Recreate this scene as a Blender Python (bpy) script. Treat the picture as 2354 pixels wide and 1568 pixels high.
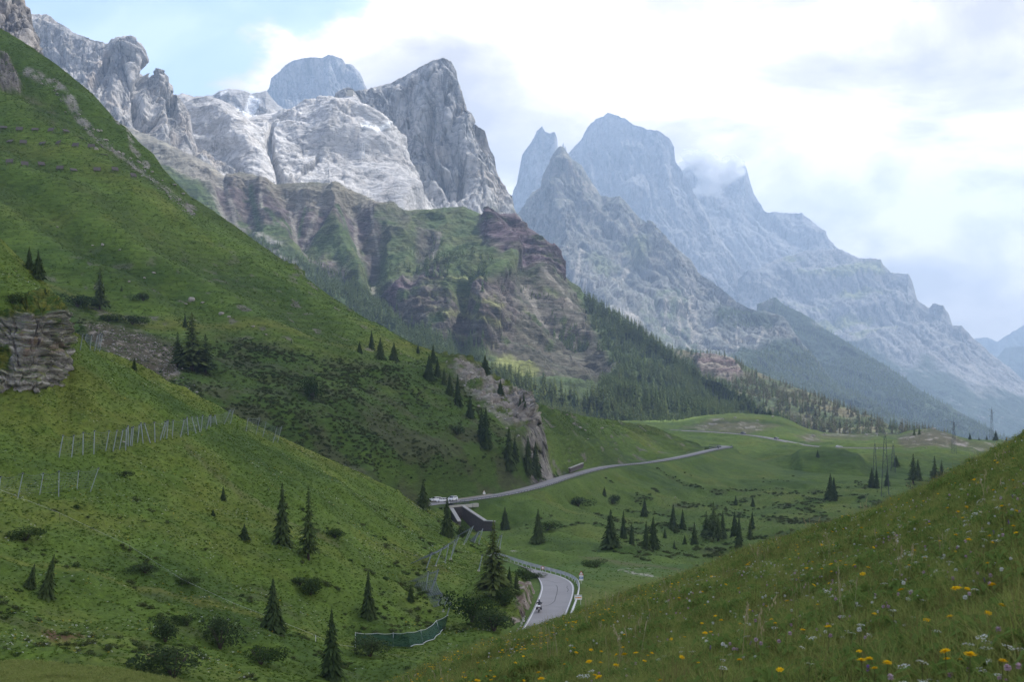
import bpy, bmesh, math, random
import numpy as np
from mathutils import Vector, Matrix

# ------------------------------------------------------------------ scene, camera, light
for o in list(bpy.data.objects):
    bpy.data.objects.remove(o)
scene = bpy.context.scene
COL = scene.collection
RNG = random.Random(7)
NR = np.random.RandomState(11)

F, CX, HV = 3269.0, 1177.0, 870.0      # focal length in measured px, principal column, horizon row
cam_d = bpy.data.cameras.new('camera')
cam = bpy.data.objects.new('camera', cam_d)
COL.objects.link(cam)
cam.location = (0, 0, 0)
cam.rotation_euler = (math.radians(90), 0, 0)
cam_d.sensor_width = 36.0
cam_d.lens = 50.0
cam_d.shift_y = 86.0 / 2354.0
cam_d.clip_start = 0.1
cam_d.clip_end = 60000.0
cam_d.dof.use_dof = True
cam_d.dof.focus_distance = 260.0
cam_d.dof.aperture_fstop = 10.0
scene.camera = cam

SUN_AZ, SUN_EL = 40.0, 55.0            # degrees to the right of the view direction, elevation
sd = Vector((math.sin(math.radians(SUN_AZ)) * math.cos(math.radians(SUN_EL)),
             math.cos(math.radians(SUN_AZ)) * math.cos(math.radians(SUN_EL)),
             math.sin(math.radians(SUN_EL))))

world = bpy.data.worlds.new('World')
scene.world = world
world.use_nodes = True
def NODE(nt, typ, **kw):
    n = nt.nodes.new(typ)
    for k, v in kw.items():
        setattr(n, k, v)
    return n
def build_world():
    nt = world.node_tree
    nt.nodes.clear()
    L = nt.links.new
    out = NODE(nt, 'ShaderNodeOutputWorld')
    sky = NODE(nt, 'ShaderNodeTexSky', sky_type='NISHITA')
    sky.sun_disc = False
    sky.sun_elevation = math.radians(SUN_EL)
    sky.sun_rotation = math.radians(SUN_AZ)
    sky.altitude = 2000.0
    sky.air_density = 1.0
    sky.dust_density = 1.0
    bg_sky = NODE(nt, 'ShaderNodeBackground')
    bg_sky.inputs['Strength'].default_value = 0.15
    L(sky.outputs['Color'], bg_sky.inputs['Color'])
    tc = NODE(nt, 'ShaderNodeTexCoord')
    mp = NODE(nt, 'ShaderNodeMapping')
    mp.inputs['Scale'].default_value = (1, 1, 1.7)
    mp.inputs['Location'].default_value = (0.31, 0.4, 0.12)
    L(tc.outputs['Generated'], mp.inputs['Vector'])
    n1 = NODE(nt, 'ShaderNodeTexNoise')
    n1.inputs['Scale'].default_value = 5.5
    n1.inputs['Detail'].default_value = 9
    n1.inputs['Roughness'].default_value = 0.58
    n1.inputs['Distortion'].default_value = 0.25
    L(mp.outputs['Vector'], n1.inputs['Vector'])
    # the sky opens to blue towards the upper left
    dot = NODE(nt, 'ShaderNodeVectorMath', operation='DOT_PRODUCT')
    dot.inputs[1].default_value = (-1.0, 0.0, 2.0)
    L(tc.outputs['Generated'], dot.inputs[0])
    mr = NODE(nt, 'ShaderNodeMapRange', interpolation_type='SMOOTHSTEP')
    mr.inputs['From Min'].default_value = 0.46
    mr.inputs['From Max'].default_value = 0.66
    mr.inputs['To Min'].default_value = 0.20
    mr.inputs['To Max'].default_value = -0.13
    L(dot.outputs['Value'], mr.inputs['Value'])
    add = NODE(nt, 'ShaderNodeMath', operation='ADD')
    L(n1.outputs['Fac'], add.inputs[0]); L(mr.outputs['Result'], add.inputs[1])
    mask = NODE(nt, 'ShaderNodeMapRange', interpolation_type='SMOOTHSTEP')
    mask.inputs['From Min'].default_value = 0.445
    mask.inputs['From Max'].default_value = 0.53
    mask.inputs['To Min'].default_value = 0.2
    mask.inputs['To Max'].default_value = 1.0
    L(add.outputs['Value'], mask.inputs['Value'])
    # grey undersides and bright tops inside the cloud mass
    mp2 = NODE(nt, 'ShaderNodeMapping')
    mp2.inputs['Scale'].default_value = (1, 1, 2.2)
    mp2.inputs['Location'].default_value = (1.2, 2.3, 0.55)
    L(tc.outputs['Generated'], mp2.inputs['Vector'])
    n2 = NODE(nt, 'ShaderNodeTexNoise')
    n2.inputs['Scale'].default_value = 6.0
    n2.inputs['Detail'].default_value = 10
    n2.inputs['Roughness'].default_value = 0.57
    n2.inputs['Distortion'].default_value = 0.35
    L(mp2.outputs['Vector'], n2.inputs['Vector'])
    cr = NODE(nt, 'ShaderNodeValToRGB')
    e = cr.color_ramp.elements
    e[0].position = 0.37; e[0].color = (0.42, 0.385, 0.365, 1)
    e[1].position = 0.57; e[1].color = (1.0, 0.905, 0.82, 1)
    m = cr.color_ramp.elements.new(0.47); m.color = (0.62, 0.565, 0.525, 1)
    L(n2.outputs['Fac'], cr.inputs['Fac'])
    bg_c = NODE(nt, 'ShaderNodeBackground')
    bg_c.inputs['Strength'].default_value = 1.25
    L(cr.outputs['Color'], bg_c.inputs['Color'])
    mix = NODE(nt, 'ShaderNodeMixShader')
    L(mask.outputs['Result'], mix.inputs['Fac'])
    L(bg_sky.outputs[0], mix.inputs[1]); L(bg_c.outputs[0], mix.inputs[2])
    L(mix.outputs[0], out.inputs['Surface'])
build_world()

sun_d = bpy.data.lights.new('sun', 'SUN')
sun_d.energy = 4.2
sun_d.angle = math.radians(0.55)
sun_d.color = (1.0, 0.955, 0.88)
sun = bpy.data.objects.new('sun', sun_d)
COL.objects.link(sun)
sun.location = (400, 200, 2500)
sun.rotation_euler = (-sd).to_track_quat('-Z', 'Y').to_euler()

scene.view_settings.view_transform = 'Standard'
scene.view_settings.look = 'None'
scene.view_settings.exposure = 1.0
scene.view_settings.gamma = 1.0
scene.view_settings.use_curve_mapping = False
scene.render.engine = 'CYCLES'
scene.cycles.use_denoising = True
scene.cycles.max_bounces = 6
scene.cycles.diffuse_bounces = 2
scene.cycles.glossy_bounces = 2
scene.cycles.transmission_bounces = 3
scene.cycles.volume_bounces = 0
scene.cycles.transparent_max_bounces = 32
scene.cycles.sample_clamp_indirect = 4.0

# ------------------------------------------------------------------ helpers: noise
_rs = np.random.RandomState(3)
PERM = np.concatenate([_rs.permutation(256)] * 3).astype(np.int32)
GRAD = _rs.normal(size=(256, 3)); GRAD /= np.linalg.norm(GRAD, axis=1)[:, None]
GRAD = GRAD.astype(np.float32)
def perlin(p):
    p = np.asarray(p, dtype=np.float64)
    sh = p.shape[:-1]
    p = p.reshape(-1, 3)
    fi = np.floor(p)
    f = (p - fi).astype(np.float32)
    i = fi.astype(np.int64) & 255
    w = f * f * f * (f * (f * 6 - 15) + 10)
    res = 0
    for dx in (0, 1):
        wx = w[:, 0] if dx else 1 - w[:, 0]
        a = PERM[(i[:, 0] + dx) & 255]
        for dy in (0, 1):
            wy = w[:, 1] if dy else 1 - w[:, 1]
            b = PERM[a + ((i[:, 1] + dy) & 255)]
            for dz in (0, 1):
                wz = w[:, 2] if dz else 1 - w[:, 2]
                g = GRAD[PERM[b + ((i[:, 2] + dz) & 255)]]
                dp = g[:, 0] * (f[:, 0] - dx) + g[:, 1] * (f[:, 1] - dy) + g[:, 2] * (f[:, 2] - dz)
                res = res + wx * wy * wz * dp
    return (res * 1.5).reshape(sh)
def fbm(p, octs=5, gain=0.5, lac=2.03):
    p = np.asarray(p, dtype=np.float64)
    a, s, t = 1.0, 0.0, 0.0
    for k in range(octs):
        s = s + a * perlin(p + 17.3 * k)
        t += a; a *= gain; p = p * lac
    return s / t * 1.6
def ridged(p, octs=5, gain=0.5, lac=2.07):
    p = np.asarray(p, dtype=np.float64)
    a, s, t = 1.0, 0.0, 0.0
    for k in range(octs):
        n = 1.0 - np.abs(perlin(p + 9.1 * k)) * 1.6
        s = s + a * n * n
        t += a; a *= gain; p = p * lac
    return s / t
def cells(x, y, seed=0):
    """jittered cell pattern: distance to the cell border (0 at the joint) and a random value per cell"""
    xi, yi = np.floor(x).astype(np.int64), np.floor(y).astype(np.int64)
    f1 = np.full(x.shape, 9.); f2 = np.full(x.shape, 9.); rv = np.zeros(x.shape)
    for dx in (-1, 0, 1):
        for dy in (-1, 0, 1):
            h = PERM[(PERM[(xi + dx + seed * 7) & 255] + yi + dy) & 255]
            jx = PERM[h + 1] / 255.; jy = PERM[h + 57] / 255.
            d = np.hypot(xi + dx + .15 + .7 * jx - x, yi + dy + .15 + .7 * jy - y)
            n = d < f1
            f2 = np.where(n, f1, np.minimum(f2, d)); rv = np.where(n, PERM[h + 111] / 255., rv); f1 = np.where(n, d, f1)
    return f2 - f1, rv
def beds(t, seed=0):
    """a random value per rock bed"""
    return PERM[(np.floor(t).astype(np.int64) + seed) & 255] / 255.
def sstep(a, b, x):
    t = np.clip((x - a) / (b - a), 0, 1)
    return t * t * (3 - 2 * t)
def lerp3(a, b, t):
    return a + (b - a) * t[..., None]

# ------------------------------------------------------------------ helpers: measured points and terrain sheets
def P(u, v, d):
    return np.array(((u - CX) * d / F, d, (HV - v) * d / F))
def PX(p):
    p = np.asarray(p)
    return CX + p[..., 0] * F / p[..., 1], HV - p[..., 2] * F / p[..., 1]

def seg_dist(u, v, pts):
    best = np.full(u.shape, 1e9)
    for (a, b), (c, e) in zip(pts[:-1], pts[1:]):
        du, dv = c - a, e - b
        l2 = du * du + dv * dv + 1e-9
        t = np.clip(((u - a) * du + (v - b) * dv) / l2, 0, 1)
        best = np.minimum(best, np.hypot(u - a - t * du, v - b - t * dv))
    return best
def poly(u, v, pts, soft=6.0):
    inside = np.zeros(u.shape, bool)
    n = len(pts)
    for k in range(n):
        a, b = pts[k]; c, e = pts[(k + 1) % n]
        cond = ((b > v) != (e > v))
        with np.errstate(divide='ignore', invalid='ignore'):
            xi = (c - a) * (v - b) / (e - b + 1e-12) + a
        inside ^= cond & (u < xi)
    d = seg_dist(u, v, list(pts) + [pts[0]])
    sd_ = np.where(inside, d, -d)
    return sstep(-soft, soft, sd_)
def stroke(u, v, pts, w, soft=None):
    soft = w if soft is None else soft
    return 1 - sstep(max(w - soft, 0), w, seg_dist(u, v, pts))

def mesh_from_arrays(name, verts, faces, cols=None, smooth=True):
    verts = np.asarray(verts, dtype=np.float32).reshape(-1, 3)
    faces = np.asarray(faces, dtype=np.int32)
    k = faces.shape[1]
    me = bpy.data.meshes.new(name)
    me.vertices.add(len(verts))
    me.vertices.foreach_set('co', verts.ravel())
    me.loops.add(faces.size)
    me.loops.foreach_set('vertex_index', faces.ravel())
    me.polygons.add(len(faces))
    me.polygons.foreach_set('loop_start', np.arange(0, faces.size, k, dtype=np.int32))
    me.polygons.foreach_set('loop_total', np.full(len(faces), k, dtype=np.int32))
    if smooth:
        me.polygons.foreach_set('use_smooth', np.ones(len(faces), dtype=bool))
    me.update(calc_edges=True)
    if cols is not None:
        a = me.color_attributes.new('Col', 'FLOAT_COLOR', 'POINT')
        c4 = np.ones((len(verts), 4), dtype=np.float32)
        c4[:, :3] = np.clip(np.asarray(cols).reshape(-1, 3), 0, 1)
        a.data.foreach_set('color', c4.ravel())
    return me

LAYERS = {}
DS = {}                                 # distance factors of the far ranges
class Layer: pass
def pchip_eval(Y, t):
    """Y: (K,C) values at knots 0..K-1, t: (R,) -> (R,C), monotone cubic."""
    K = Y.shape[0]
    d = np.diff(Y, axis=0)
    m = np.zeros_like(Y)
    m[0] = d[0]; m[-1] = d[-1]
    if K > 2:
        a, b = d[:-1], d[1:]
        ok = a * b > 0
        with np.errstate(divide='ignore', invalid='ignore'):
            h = 2 * a * b / (a + b)
        m[1:-1] = np.where(ok, h, 0)
    i = np.clip(np.floor(t).astype(int), 0, K - 2)
    s = (t - i)[:, None]
    y0, y1, m0, m1 = Y[i], Y[i + 1], m[i], m[i + 1]
    return (2*s**3-3*s**2+1)*y0 + (s**3-2*s**2+s)*m0 + (-2*s**3+3*s**2)*y1 + (s**3-s**2)*m1
def smooth1(a, k):
    if k <= 0: return a
    ker = np.hanning(2 * k + 3)[1:-1]; ker /= ker.sum()
    return np.convolve(np.pad(a, k, mode='edge'), ker, mode='valid')[:len(a)]

def loft(name, lines, u0, u1, nu, rows, disp=None, color=None, mat=None, back=(120, 60), nback=4,
         jag=0.0, jag_scale=0.03, smooth_u=0, post=None, kind='structure', seed=0.0, top_smooth=0, label=None, category=None, edge=0.08):
    us = np.linspace(u0, u1, nu)
    V, D = [], []
    for k, ln in enumerate(lines):
        a = np.array(ln, dtype=float)
        v = np.interp(us, a[:, 0], a[:, 1]); d = np.interp(us, a[:, 0], a[:, 2])
        d = smooth1(d, max(smooth_u, 2)) * DS.get(name, 1.0)
        v = smooth1(v, top_smooth if k == 0 else smooth_u)
        if k == 0 and jag:
            q = np.stack([us * jag_scale, np.full(nu, seed + 3.7), np.zeros(nu)], -1)
            v = v + jag * 1.5 * fbm(q, 6, 0.68)
        V.append(v); D.append(d)
    V = np.array(V); D = np.array(D)
    if isinstance(rows, int): rows = [rows] * (len(lines) - 1)
    t = np.concatenate([k + np.arange(r) / r for k, r in enumerate(rows)] + [[len(lines) - 1]])
    VV = pchip_eval(V, t); DD = pchip_eval(D, t)
    UU = np.broadcast_to(us, VV.shape)
    pos = np.stack([(UU - CX) * DD / F, DD, (HV - VV) * DD / F], -1)
    # far side of the ridge
    bk = []
    top = pos[0]
    for k in range(nback, 0, -1):
        f = k / nback
        dirn = np.stack([top[:, 0] / top[:, 1], np.ones(nu), np.zeros(nu)], -1)
        b = top + dirn * (back[0] * f)
        b[:, 2] -= back[1] * f ** 1.3
        bk.append(b)
    if nback:
        pos = np.concatenate([np.array(bk), pos], 0)
        UU = np.broadcast_to(us, pos.shape[:2])
        VV = np.concatenate([np.repeat(VV[:1], nback, 0), VV], 0)
    def normals(p):
        gu = np.gradient(p, axis=1); gv = np.gradient(p, axis=0)
        n = np.cross(gu, gv)
        n /= np.linalg.norm(n, axis=-1)[..., None] + 1e-12
        flip = np.where((n[nback:].reshape(-1, 3) * -p[nback:].reshape(-1, 3)).sum() < 0, -1.0, 1.0)
        return n * flip
    n = normals(pos)
    if disp is not None:
        dd = disp(UU, VV, pos, n)
        ramp = np.concatenate([np.full(nback, 0.0), np.clip(np.arange(pos.shape[0] - nback) / 16.0, 0, 1)])
        ramp = edge + (1 - edge) * ramp * ramp * (3 - 2 * ramp)
        dd = dd * ramp[:, None]
        pos = pos + (n * dd[..., None] if dd.ndim == 2 else dd)
    if post is not None:
        pos = post(pos, UU, VV)
    n = normals(pos)
    cols = color(UU, VV, pos, n) if color is not None else None
    R, C = pos.shape[:2]
    idx = np.arange(R * C).reshape(R, C)
    faces = np.stack([idx[:-1, :-1], idx[1:, :-1], idx[1:, 1:], idx[:-1, 1:]], -1).reshape(-1, 4)
    me = mesh_from_arrays(name, pos, faces, cols, smooth=mat in (M_GRASS, M_GRASS_FAR))
    me.materials.append(mat)
    o = bpy.data.objects.new(name, me)
    COL.objects.link(o)
    if label:
        o['label'] = label; o['category'] = category
    else:
        o['kind'] = kind
    Lr = Layer()
    Lr.pos = pos; Lr.n = n; Lr.obj = o; Lr.nback = nback
    Lr.pu, Lr.pv = PX(pos)
    LAYERS[name] = Lr
    return Lr
def on(layer, u, v):
    """point of a terrain sheet seen at measured (u, v)"""
    L_ = LAYERS[layer]
    b = L_.nback
    k = np.argmin((L_.pu[b:] - u) ** 2 + (L_.pv[b:] - v) ** 2)
    r, c = np.unravel_index(k, L_.pu[b:].shape)
    return Vector(L_.pos[r + b, c]), Vector(L_.n[r + b, c])
def zat(layer, x, y):
    L_ = LAYERS[layer]
    b = L_.nback
    p = L_.pos[b:].reshape(-1, 3)
    k = np.argmin((p[:, 0] - x) ** 2 + (p[:, 1] - y) ** 2)
    return p[k, 2]

# ------------------------------------------------------------------ helpers: materials
MATS = {}
def principled(name, col, rough=0.8, metal=0.0, spec=0.3, noise=0.0, nscale=5.0, bump=0.0, bscale=20.0, trans=0.0, coat=0.0):
    m = bpy.data.materials.new(name); m.use_nodes = True
    nt = m.node_tree; b = nt.nodes['Principled BSDF']; L = nt.links.new
    b.inputs['Base Color'].default_value = (*col, 1)
    b.inputs['Roughness'].default_value = rough
    b.inputs['Metallic'].default_value = metal
    b.inputs['Specular IOR Level'].default_value = spec
    b.inputs['Coat Weight'].default_value = coat
    tc = NODE(nt, 'ShaderNodeTexCoord')
    if noise > 0:
        n = NODE(nt, 'ShaderNodeTexNoise')
        n.inputs['Scale'].default_value = nscale; n.inputs['Detail'].default_value = 4
        L(tc.outputs['Object'], n.inputs['Vector'])
        r = NODE(nt, 'ShaderNodeMapRange')
        r.inputs['To Min'].default_value = 1 - noise; r.inputs['To Max'].default_value = 1 + noise
        L(n.outputs['Fac'], r.inputs['Value'])
        mx = NODE(nt, 'ShaderNodeVectorMath', operation='SCALE')
        mx.inputs[0].default_value = col
        L(r.outputs['Result'], mx.inputs['Scale'])
        L(mx.outputs['Vector'], b.inputs['Base Color'])
    if bump > 0:
        n = NODE(nt, 'ShaderNodeTexNoise')
        n.inputs['Scale'].default_value = bscale; n.inputs['Detail'].default_value = 5
        L(tc.outputs['Object'], n.inputs['Vector'])
        bp = NODE(nt, 'ShaderNodeBump'); bp.inputs['Strength'].default_value = bump
        L(n.outputs['Fac'], bp.inputs['Height']); L(bp.outputs['Normal'], b.inputs['Normal'])
    MATS[name] = m
    return m
def terrain_mat(name, s1, s2, var1=0.25, var2=0.3, bump=0.5, bdist=1.0, stretch=(1, 1, 1), rough=0.95, bs=None, crack=None):
    """albedo from the sheet's Col attribute, broken up by two noises (wavelengths s1, s2 metres), with relief"""
    m = bpy.data.materials.new(name); m.use_nodes = True
    nt = m.node_tree; b = nt.nodes['Principled BSDF']; L = nt.links.new
    b.inputs['Roughness'].default_value = rough
    b.inputs['Specular IOR Level'].default_value = 0.12
    at = NODE(nt, 'ShaderNodeAttribute'); at.attribute_name = 'Col'
    tc = NODE(nt, 'ShaderNodeTexCoord')
    mp = NODE(nt, 'ShaderNodeMapping'); mp.inputs['Scale'].default_value = stretch
    L(tc.outputs['Object'], mp.inputs['Vector'])
    prev = at.outputs['Color']
    for s, var in ((s1, var1), (s2, var2)):
        n = NODE(nt, 'ShaderNodeTexNoise')
        n.inputs['Scale'].default_value = 1.0 / s; n.inputs['Detail'].default_value = 6
        n.inputs['Roughness'].default_value = 0.62
        L(mp.outputs['Vector'], n.inputs['Vector'])
        r = NODE(nt, 'ShaderNodeMapRange')
        r.inputs['From Min'].default_value = 0.25; r.inputs['From Max'].default_value = 0.75
        r.inputs['To Min'].default_value = 1 - var; r.inputs['To Max'].default_value = 1 + var
        L(n.outputs['Fac'], r.inputs['Value'])
        mx = NODE(nt, 'ShaderNodeVectorMath', operation='SCALE')
        L(prev, mx.inputs[0]); L(r.outputs['Result'], mx.inputs['Scale'])
        prev = mx.outputs['Vector']
    for cs, cst, cw, ck in (crack or ()):
        mp2 = NODE(nt, 'ShaderNodeMapping'); mp2.inputs['Scale'].default_value = cst
        L(tc.outputs['Object'], mp2.inputs['Vector'])
        n = NODE(nt, 'ShaderNodeTexNoise')
        n.inputs['Scale'].default_value = 1.0 / cs; n.inputs['Detail'].default_value = 4; n.inputs['Roughness'].default_value = 0.6; n.inputs['Distortion'].default_value = 0.6
        L(mp2.outputs['Vector'], n.inputs['Vector'])
        a1 = NODE(nt, 'ShaderNodeMath', operation='SUBTRACT'); a1.inputs[1].default_value = .5; L(n.outputs['Fac'], a1.inputs[0])
        a2 = NODE(nt, 'ShaderNodeMath', operation='ABSOLUTE'); L(a1.outputs[0], a2.inputs[0])
        r = NODE(nt, 'ShaderNodeMapRange', interpolation_type='SMOOTHSTEP')
        r.inputs['From Min'].default_value = 0.0; r.inputs['From Max'].default_value = cw
        r.inputs['To Min'].default_value = ck; r.inputs['To Max'].default_value = 1.0
        L(a2.outputs[0], r.inputs['Value'])
        mx = NODE(nt, 'ShaderNodeVectorMath', operation='SCALE')
        L(prev, mx.inputs[0]); L(r.outputs['Result'], mx.inputs['Scale'])
        prev = mx.outputs['Vector']
    L(prev, b.inputs['Base Color'])
    n = NODE(nt, 'ShaderNodeTexNoise')
    n.inputs['Scale'].default_value = 1.0 / (bs or s2); n.inputs['Detail'].default_value = 8
    n.inputs['Roughness'].default_value = 0.65
    L(mp.outputs['Vector'], n.inputs['Vector'])
    bp = NODE(nt, 'ShaderNodeBump'); bp.inputs['Strength'].default_value = bump; bp.inputs['Distance'].default_value = bdist
    L(n.outputs['Fac'], bp.inputs['Height']); L(bp.outputs['Normal'], b.inputs['Normal'])
    MATS[name] = m
    return m
# ------------------------------------------------------------------ terrain materials
M_GRASS = terrain_mat('alpine_grass', 9.0, .7, 0.22, 0.38, bump=0.7, bdist=0.22, bs=.6)
M_GRASS_FAR = terrain_mat('alpine_grass_far', 22.0, 2.2, 0.20, 0.36, bump=0.9, bdist=.7, bs=2.2, stretch=(.55, .55, 1.9))
M_MEADOW = terrain_mat('meadow_soil', 2.0, 0.15, 0.25, 0.4, bump=0.8, bdist=0.04, bs=0.12)
M_ROCK_FAR = terrain_mat('dolomite_rock', 90.0, 14.0, 0.13, 0.30, bump=1.0, bdist=10.0, stretch=(1, 1, 0.5), bs=16.0, crack=((110.0, (1, 1, .22), .03, .5), (34.0, (1, 1, .3), .05, .6), (45.0, (.5, .5, 1.6), .03, .7)))
M_SLAB = terrain_mat('dolomite_slab', 110.0, 10.0, 0.10, 0.26, bump=0.9, bdist=7.0, stretch=(0.6, 1, 1.5), bs=12.0, crack=((130.0, (.6, 1, 1.5), .02, .62), (30.0, (.5, .6, 1.4), .04, .76), (70.0, (1, 1, .5), .015, .66)))
M_ROCK_MID = terrain_mat('red_strata_rock', 60.0, 6.0, 0.2, 0.32, bump=0.9, bdist=3.0, stretch=(0.6, 0.6, 2.6), bs=6.0, crack=((16.0, (.3, .3, 2.4), .05, .55), (40.0, (1, 1, .7), .025, .6)))
M_CRAG = terrain_mat('grey_crag_rock', 8.0, 0.9, 0.25, 0.4, bump=1.0, bdist=0.5, stretch=(0.6, 0.6, 2.6), bs=0.9)

C = lambda *a: np.array(a, dtype=float)
G_DEEP, G_MID, G_YEL, G_LIT = C(.048, .084, .013), C(.080, .124, .018), C(.135, .145, .026), C(.098, .150, .025)
HEATH, SOIL, SCREE = C(.058, .064, .028), C(.13, .085, .062), C(.30, .28, .245)
PALE, PALEB, WARM, SNOW = C(.43, .425, .42), C(.33, .335, .345), C(.42, .35, .28), C(.86, .88, .90)
RED, TAN, ROCKG = C(.078, .056, .069), C(.195, .175, .14), C(.25, .235, .215)

def grass_mix(pos, s=30.0, a=0.0, b=0.0):
    n1 = fbm(pos / s + 5.0, 4); n2 = fbm(pos / (s * 0.22) + 50.0, 3)
    c = lerp3(G_MID, G_DEEP, sstep(0.05, 0.6, n1 + 0.35 * n2 + a))
    c = lerp3(c, G_YEL, 0.48 * sstep(0.05, 0.55, -n1 + 0.45 * n2 + b))
    c = lerp3(c, G_LIT, 0.5 * sstep(0.1, 0.6, n2))
    return c

# ------------------------------------------------------------------ roads as world polylines (measured points turned into metres)
def smooth_poly(pts, n=8, it=2):
    pts = [np.array(p, float) for p in pts]
    for _ in range(it):
        q = [pts[0]]
        for a, b in zip(pts[:-1], pts[1:]):
            q += [a * .75 + b * .25, a * .25 + b * .75]
        q.append(pts[-1]); pts = q
    return np.array(pts)
ZR1 = -35.5
def r1pt(u, v):
    d = ZR1 * F / (HV - v)
    return P(u, v, d)
R1_IN = [r1pt(*q) for q in ((1165, 1500), (1190, 1464), (1209, 1432), (1226, 1400), (1239, 1370), (1245, 1350), (1238, 1330), (1225, 1317), (1200, 1303), (1165, 1290), (1130, 1280))]
R1_OUT = [r1pt(*q) for q in ((1270, 1492), (1291, 1440), (1309, 1397), (1320, 1365), (1320, 1343), (1300, 1329), (1262, 1318), (1222, 1308), (1185, 1297), (1145, 1283), (1110, 1274))]
R1_IN = smooth_poly(R1_IN); R1_OUT = smooth_poly(R1_OUT)
R1_C = (R1_IN + R1_OUT) / 2
R2_C = smooth_poly([P(*q) for q in ((930, 1168, 452), (985, 1160, 463), (1030, 1155, 472), (1085, 1148, 484), (1160, 1137, 503), (1240, 1118, 532), (1300, 1097, 575), (1350, 1083, 612), (1405, 1071, 655), (1470, 1066, 690), (1530, 1058, 722), (1585, 1047, 765), (1625, 1037, 810), (1655, 1031, 845), (1672, 1029, 868), (1668, 1026, 885), (1650, 1025, 892), (1632, 1026, 897))])
R3_C = smooth_poly([P(*q) for q in ((1400, 981, 1190), (1470, 985, 1150), (1560, 990, 1110), (1640, 994, 1085), (1700, 998, 1062), (1750, 1004, 1040), (1800, 1014, 1010), (1845, 1023, 985), (1900, 1029, 965), (1980, 1031, 970), (2050, 1031, 985))])
ROADS = [(R1_C, 3.2, 4.5), (R2_C, 3.4, 7.0), (R3_C, 3.4, 9.0)]
def near_poly(x, y, pl):
    best = np.full(x.shape, 1e9); bz = np.zeros(x.shape)
    for a, b in zip(pl[:-1], pl[1:]):
        dx, dy = b[0] - a[0], b[1] - a[1]
        l2 = dx * dx + dy * dy + 1e-9
        t = np.clip(((x - a[0]) * dx + (y - a[1]) * dy) / l2, 0, 1)
        d = np.hypot(x - a[0] - t * dx, y - a[1] - t * dy)
        k = d < best
        best = np.where(k, d, best); bz = np.where(k, a[2] + t * (b[2] - a[2]), bz)
    return best, bz
def carve(off=0.18, which=(0, 1, 2), extra=1.2, shoulder=None):
    def f(pos, U, V):
        pos = pos.copy()
        for k in which:
            pl, hw, sh = ROADS[k]
            sh = shoulder or sh
            mn, mx = pl.min(0) - 30, pl.max(0) + 30
            m = (pos[..., 0] > mn[0]) & (pos[..., 0] < mx[0]) & (pos[..., 1] > mn[1]) & (pos[..., 1] < mx[1])
            if not m.any(): continue
            d, z = near_poly(pos[..., 0][m], pos[..., 1][m], pl)
            w = 1 - sstep(hw + extra, hw + extra + sh, d)
            zz = pos[..., 2][m]
            pos[..., 2][m] = zz * (1 - w) + (z - off) * w
        return pos
    return f

DS.update(cloud_cap_peak=1.3, terraced_ridge=1.22, square_peak=1.3, needle_peak=1.3, great_peak=.74, pale_slab_mountain=.74, snow_shoulder=.74, pale_cliff=.95, blue_tower=1.2, rock_pyramid=1.12)
# ------------------------------------------------------------------ distant ranges
def rock_disp(big=60, mid=22, fine=7, L=320.0, vert=0.4, seed=0.0, crack=10.0, fade=0.0):
    def f(U, V, pos, n):
        q = pos * C(1, 1, vert) / L + seed
        warp = fbm(q * 1.7 + 31, 3)[..., None] * C(.25, .25, .1)
        d = .62 * big * (fbm(q + warp, 3, 0.45))
        d += .7 * mid * (ridged(q * C(3.0, 3.0, 1.2) + warp, 5, .5) - 0.55)
        d += .9 * fine * (ridged(q * C(13.0, 13., 8.) + 7, 3, 0.6) - .5)
        xs = (pos[..., 0] + .35 * pos[..., 1] + .12 * L * fbm(q * 2.2 + 5, 3)) / L
        zs = pos[..., 2] * vert * .7 / L + .05 * fbm(q * 4 + 9, 2)
        for k, (fr, am) in enumerate(((2.6, .55), (7.5, .28), (19., .13))):
            e, r = cells(xs * fr + seed, zs * fr + .35 * xs * fr, 3 + k)
            d += am * mid * (r - .5) * 1.6 - am * mid * .55 * (1 - sstep(0, .16, e))
        qc = pos * C(1, 1, vert * 0.35) / L * 7.0 + seed + 3
        d -= crack * sstep(0.80, 0.97, ridged(qc, 2, 0.4))
        return d
    return f
def rock_color(base=PALE, dark=PALEB, warm=0.35, L=260.0, seed=0.0, green=0.0, gz=-1e9):
    def f(U, V, pos, n):
        q = pos * C(1, 1, .45) / L + seed
        a = fbm(q * 1.3, 5); b = fbm(q * 5 + 9, 4)
        c = lerp3(base, dark, sstep(-.1, .5, a + .4 * b))
        c = lerp3(c, WARM, warm * sstep(.15, .6, fbm(q * C(3, 3, .7) + 40, 4)))
        if green > 0:
            up = sstep(.42, .68, n[..., 2] + .22 * fbm(q * 9, 3))
            c = lerp3(c, C(.085, .12, .045), green * up)
        return c
    return f

# the farthest blue ridges
loft('far_ridge', [[(2180, 800, 12500), (2242, 778, 12500), (2269, 776, 12500), (2292, 784, 12400), (2354, 746, 12600), (2440, 700, 12800)],
                   [(2180, 960, 11800), (2440, 960, 11800)]], 2180, 2440, 110, 60, rock_disp(180, 70, 20, 1200, .6, 5.0, 20), rock_color(C(.16, .18, .16), C(.10, .13, .12), .1), M_ROCK_FAR, back=(900, 500), jag=3)
loft('far_wooded_ridge', [[(2200, 880, 10500), (2285, 830, 10500), (2312, 800, 10500), (2354, 795, 10400), (2440, 780, 10300)],
                   [(2200, 1010, 9500), (2440, 1010, 9500)]], 2200, 2440, 100, 60, rock_disp(90, 40, 12, 900, .6, 8.0, 5), rock_color(C(.05, .075, .04), C(.04, .06, .035), 0), M_ROCK_FAR, back=(700, 400), jag=2)

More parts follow.
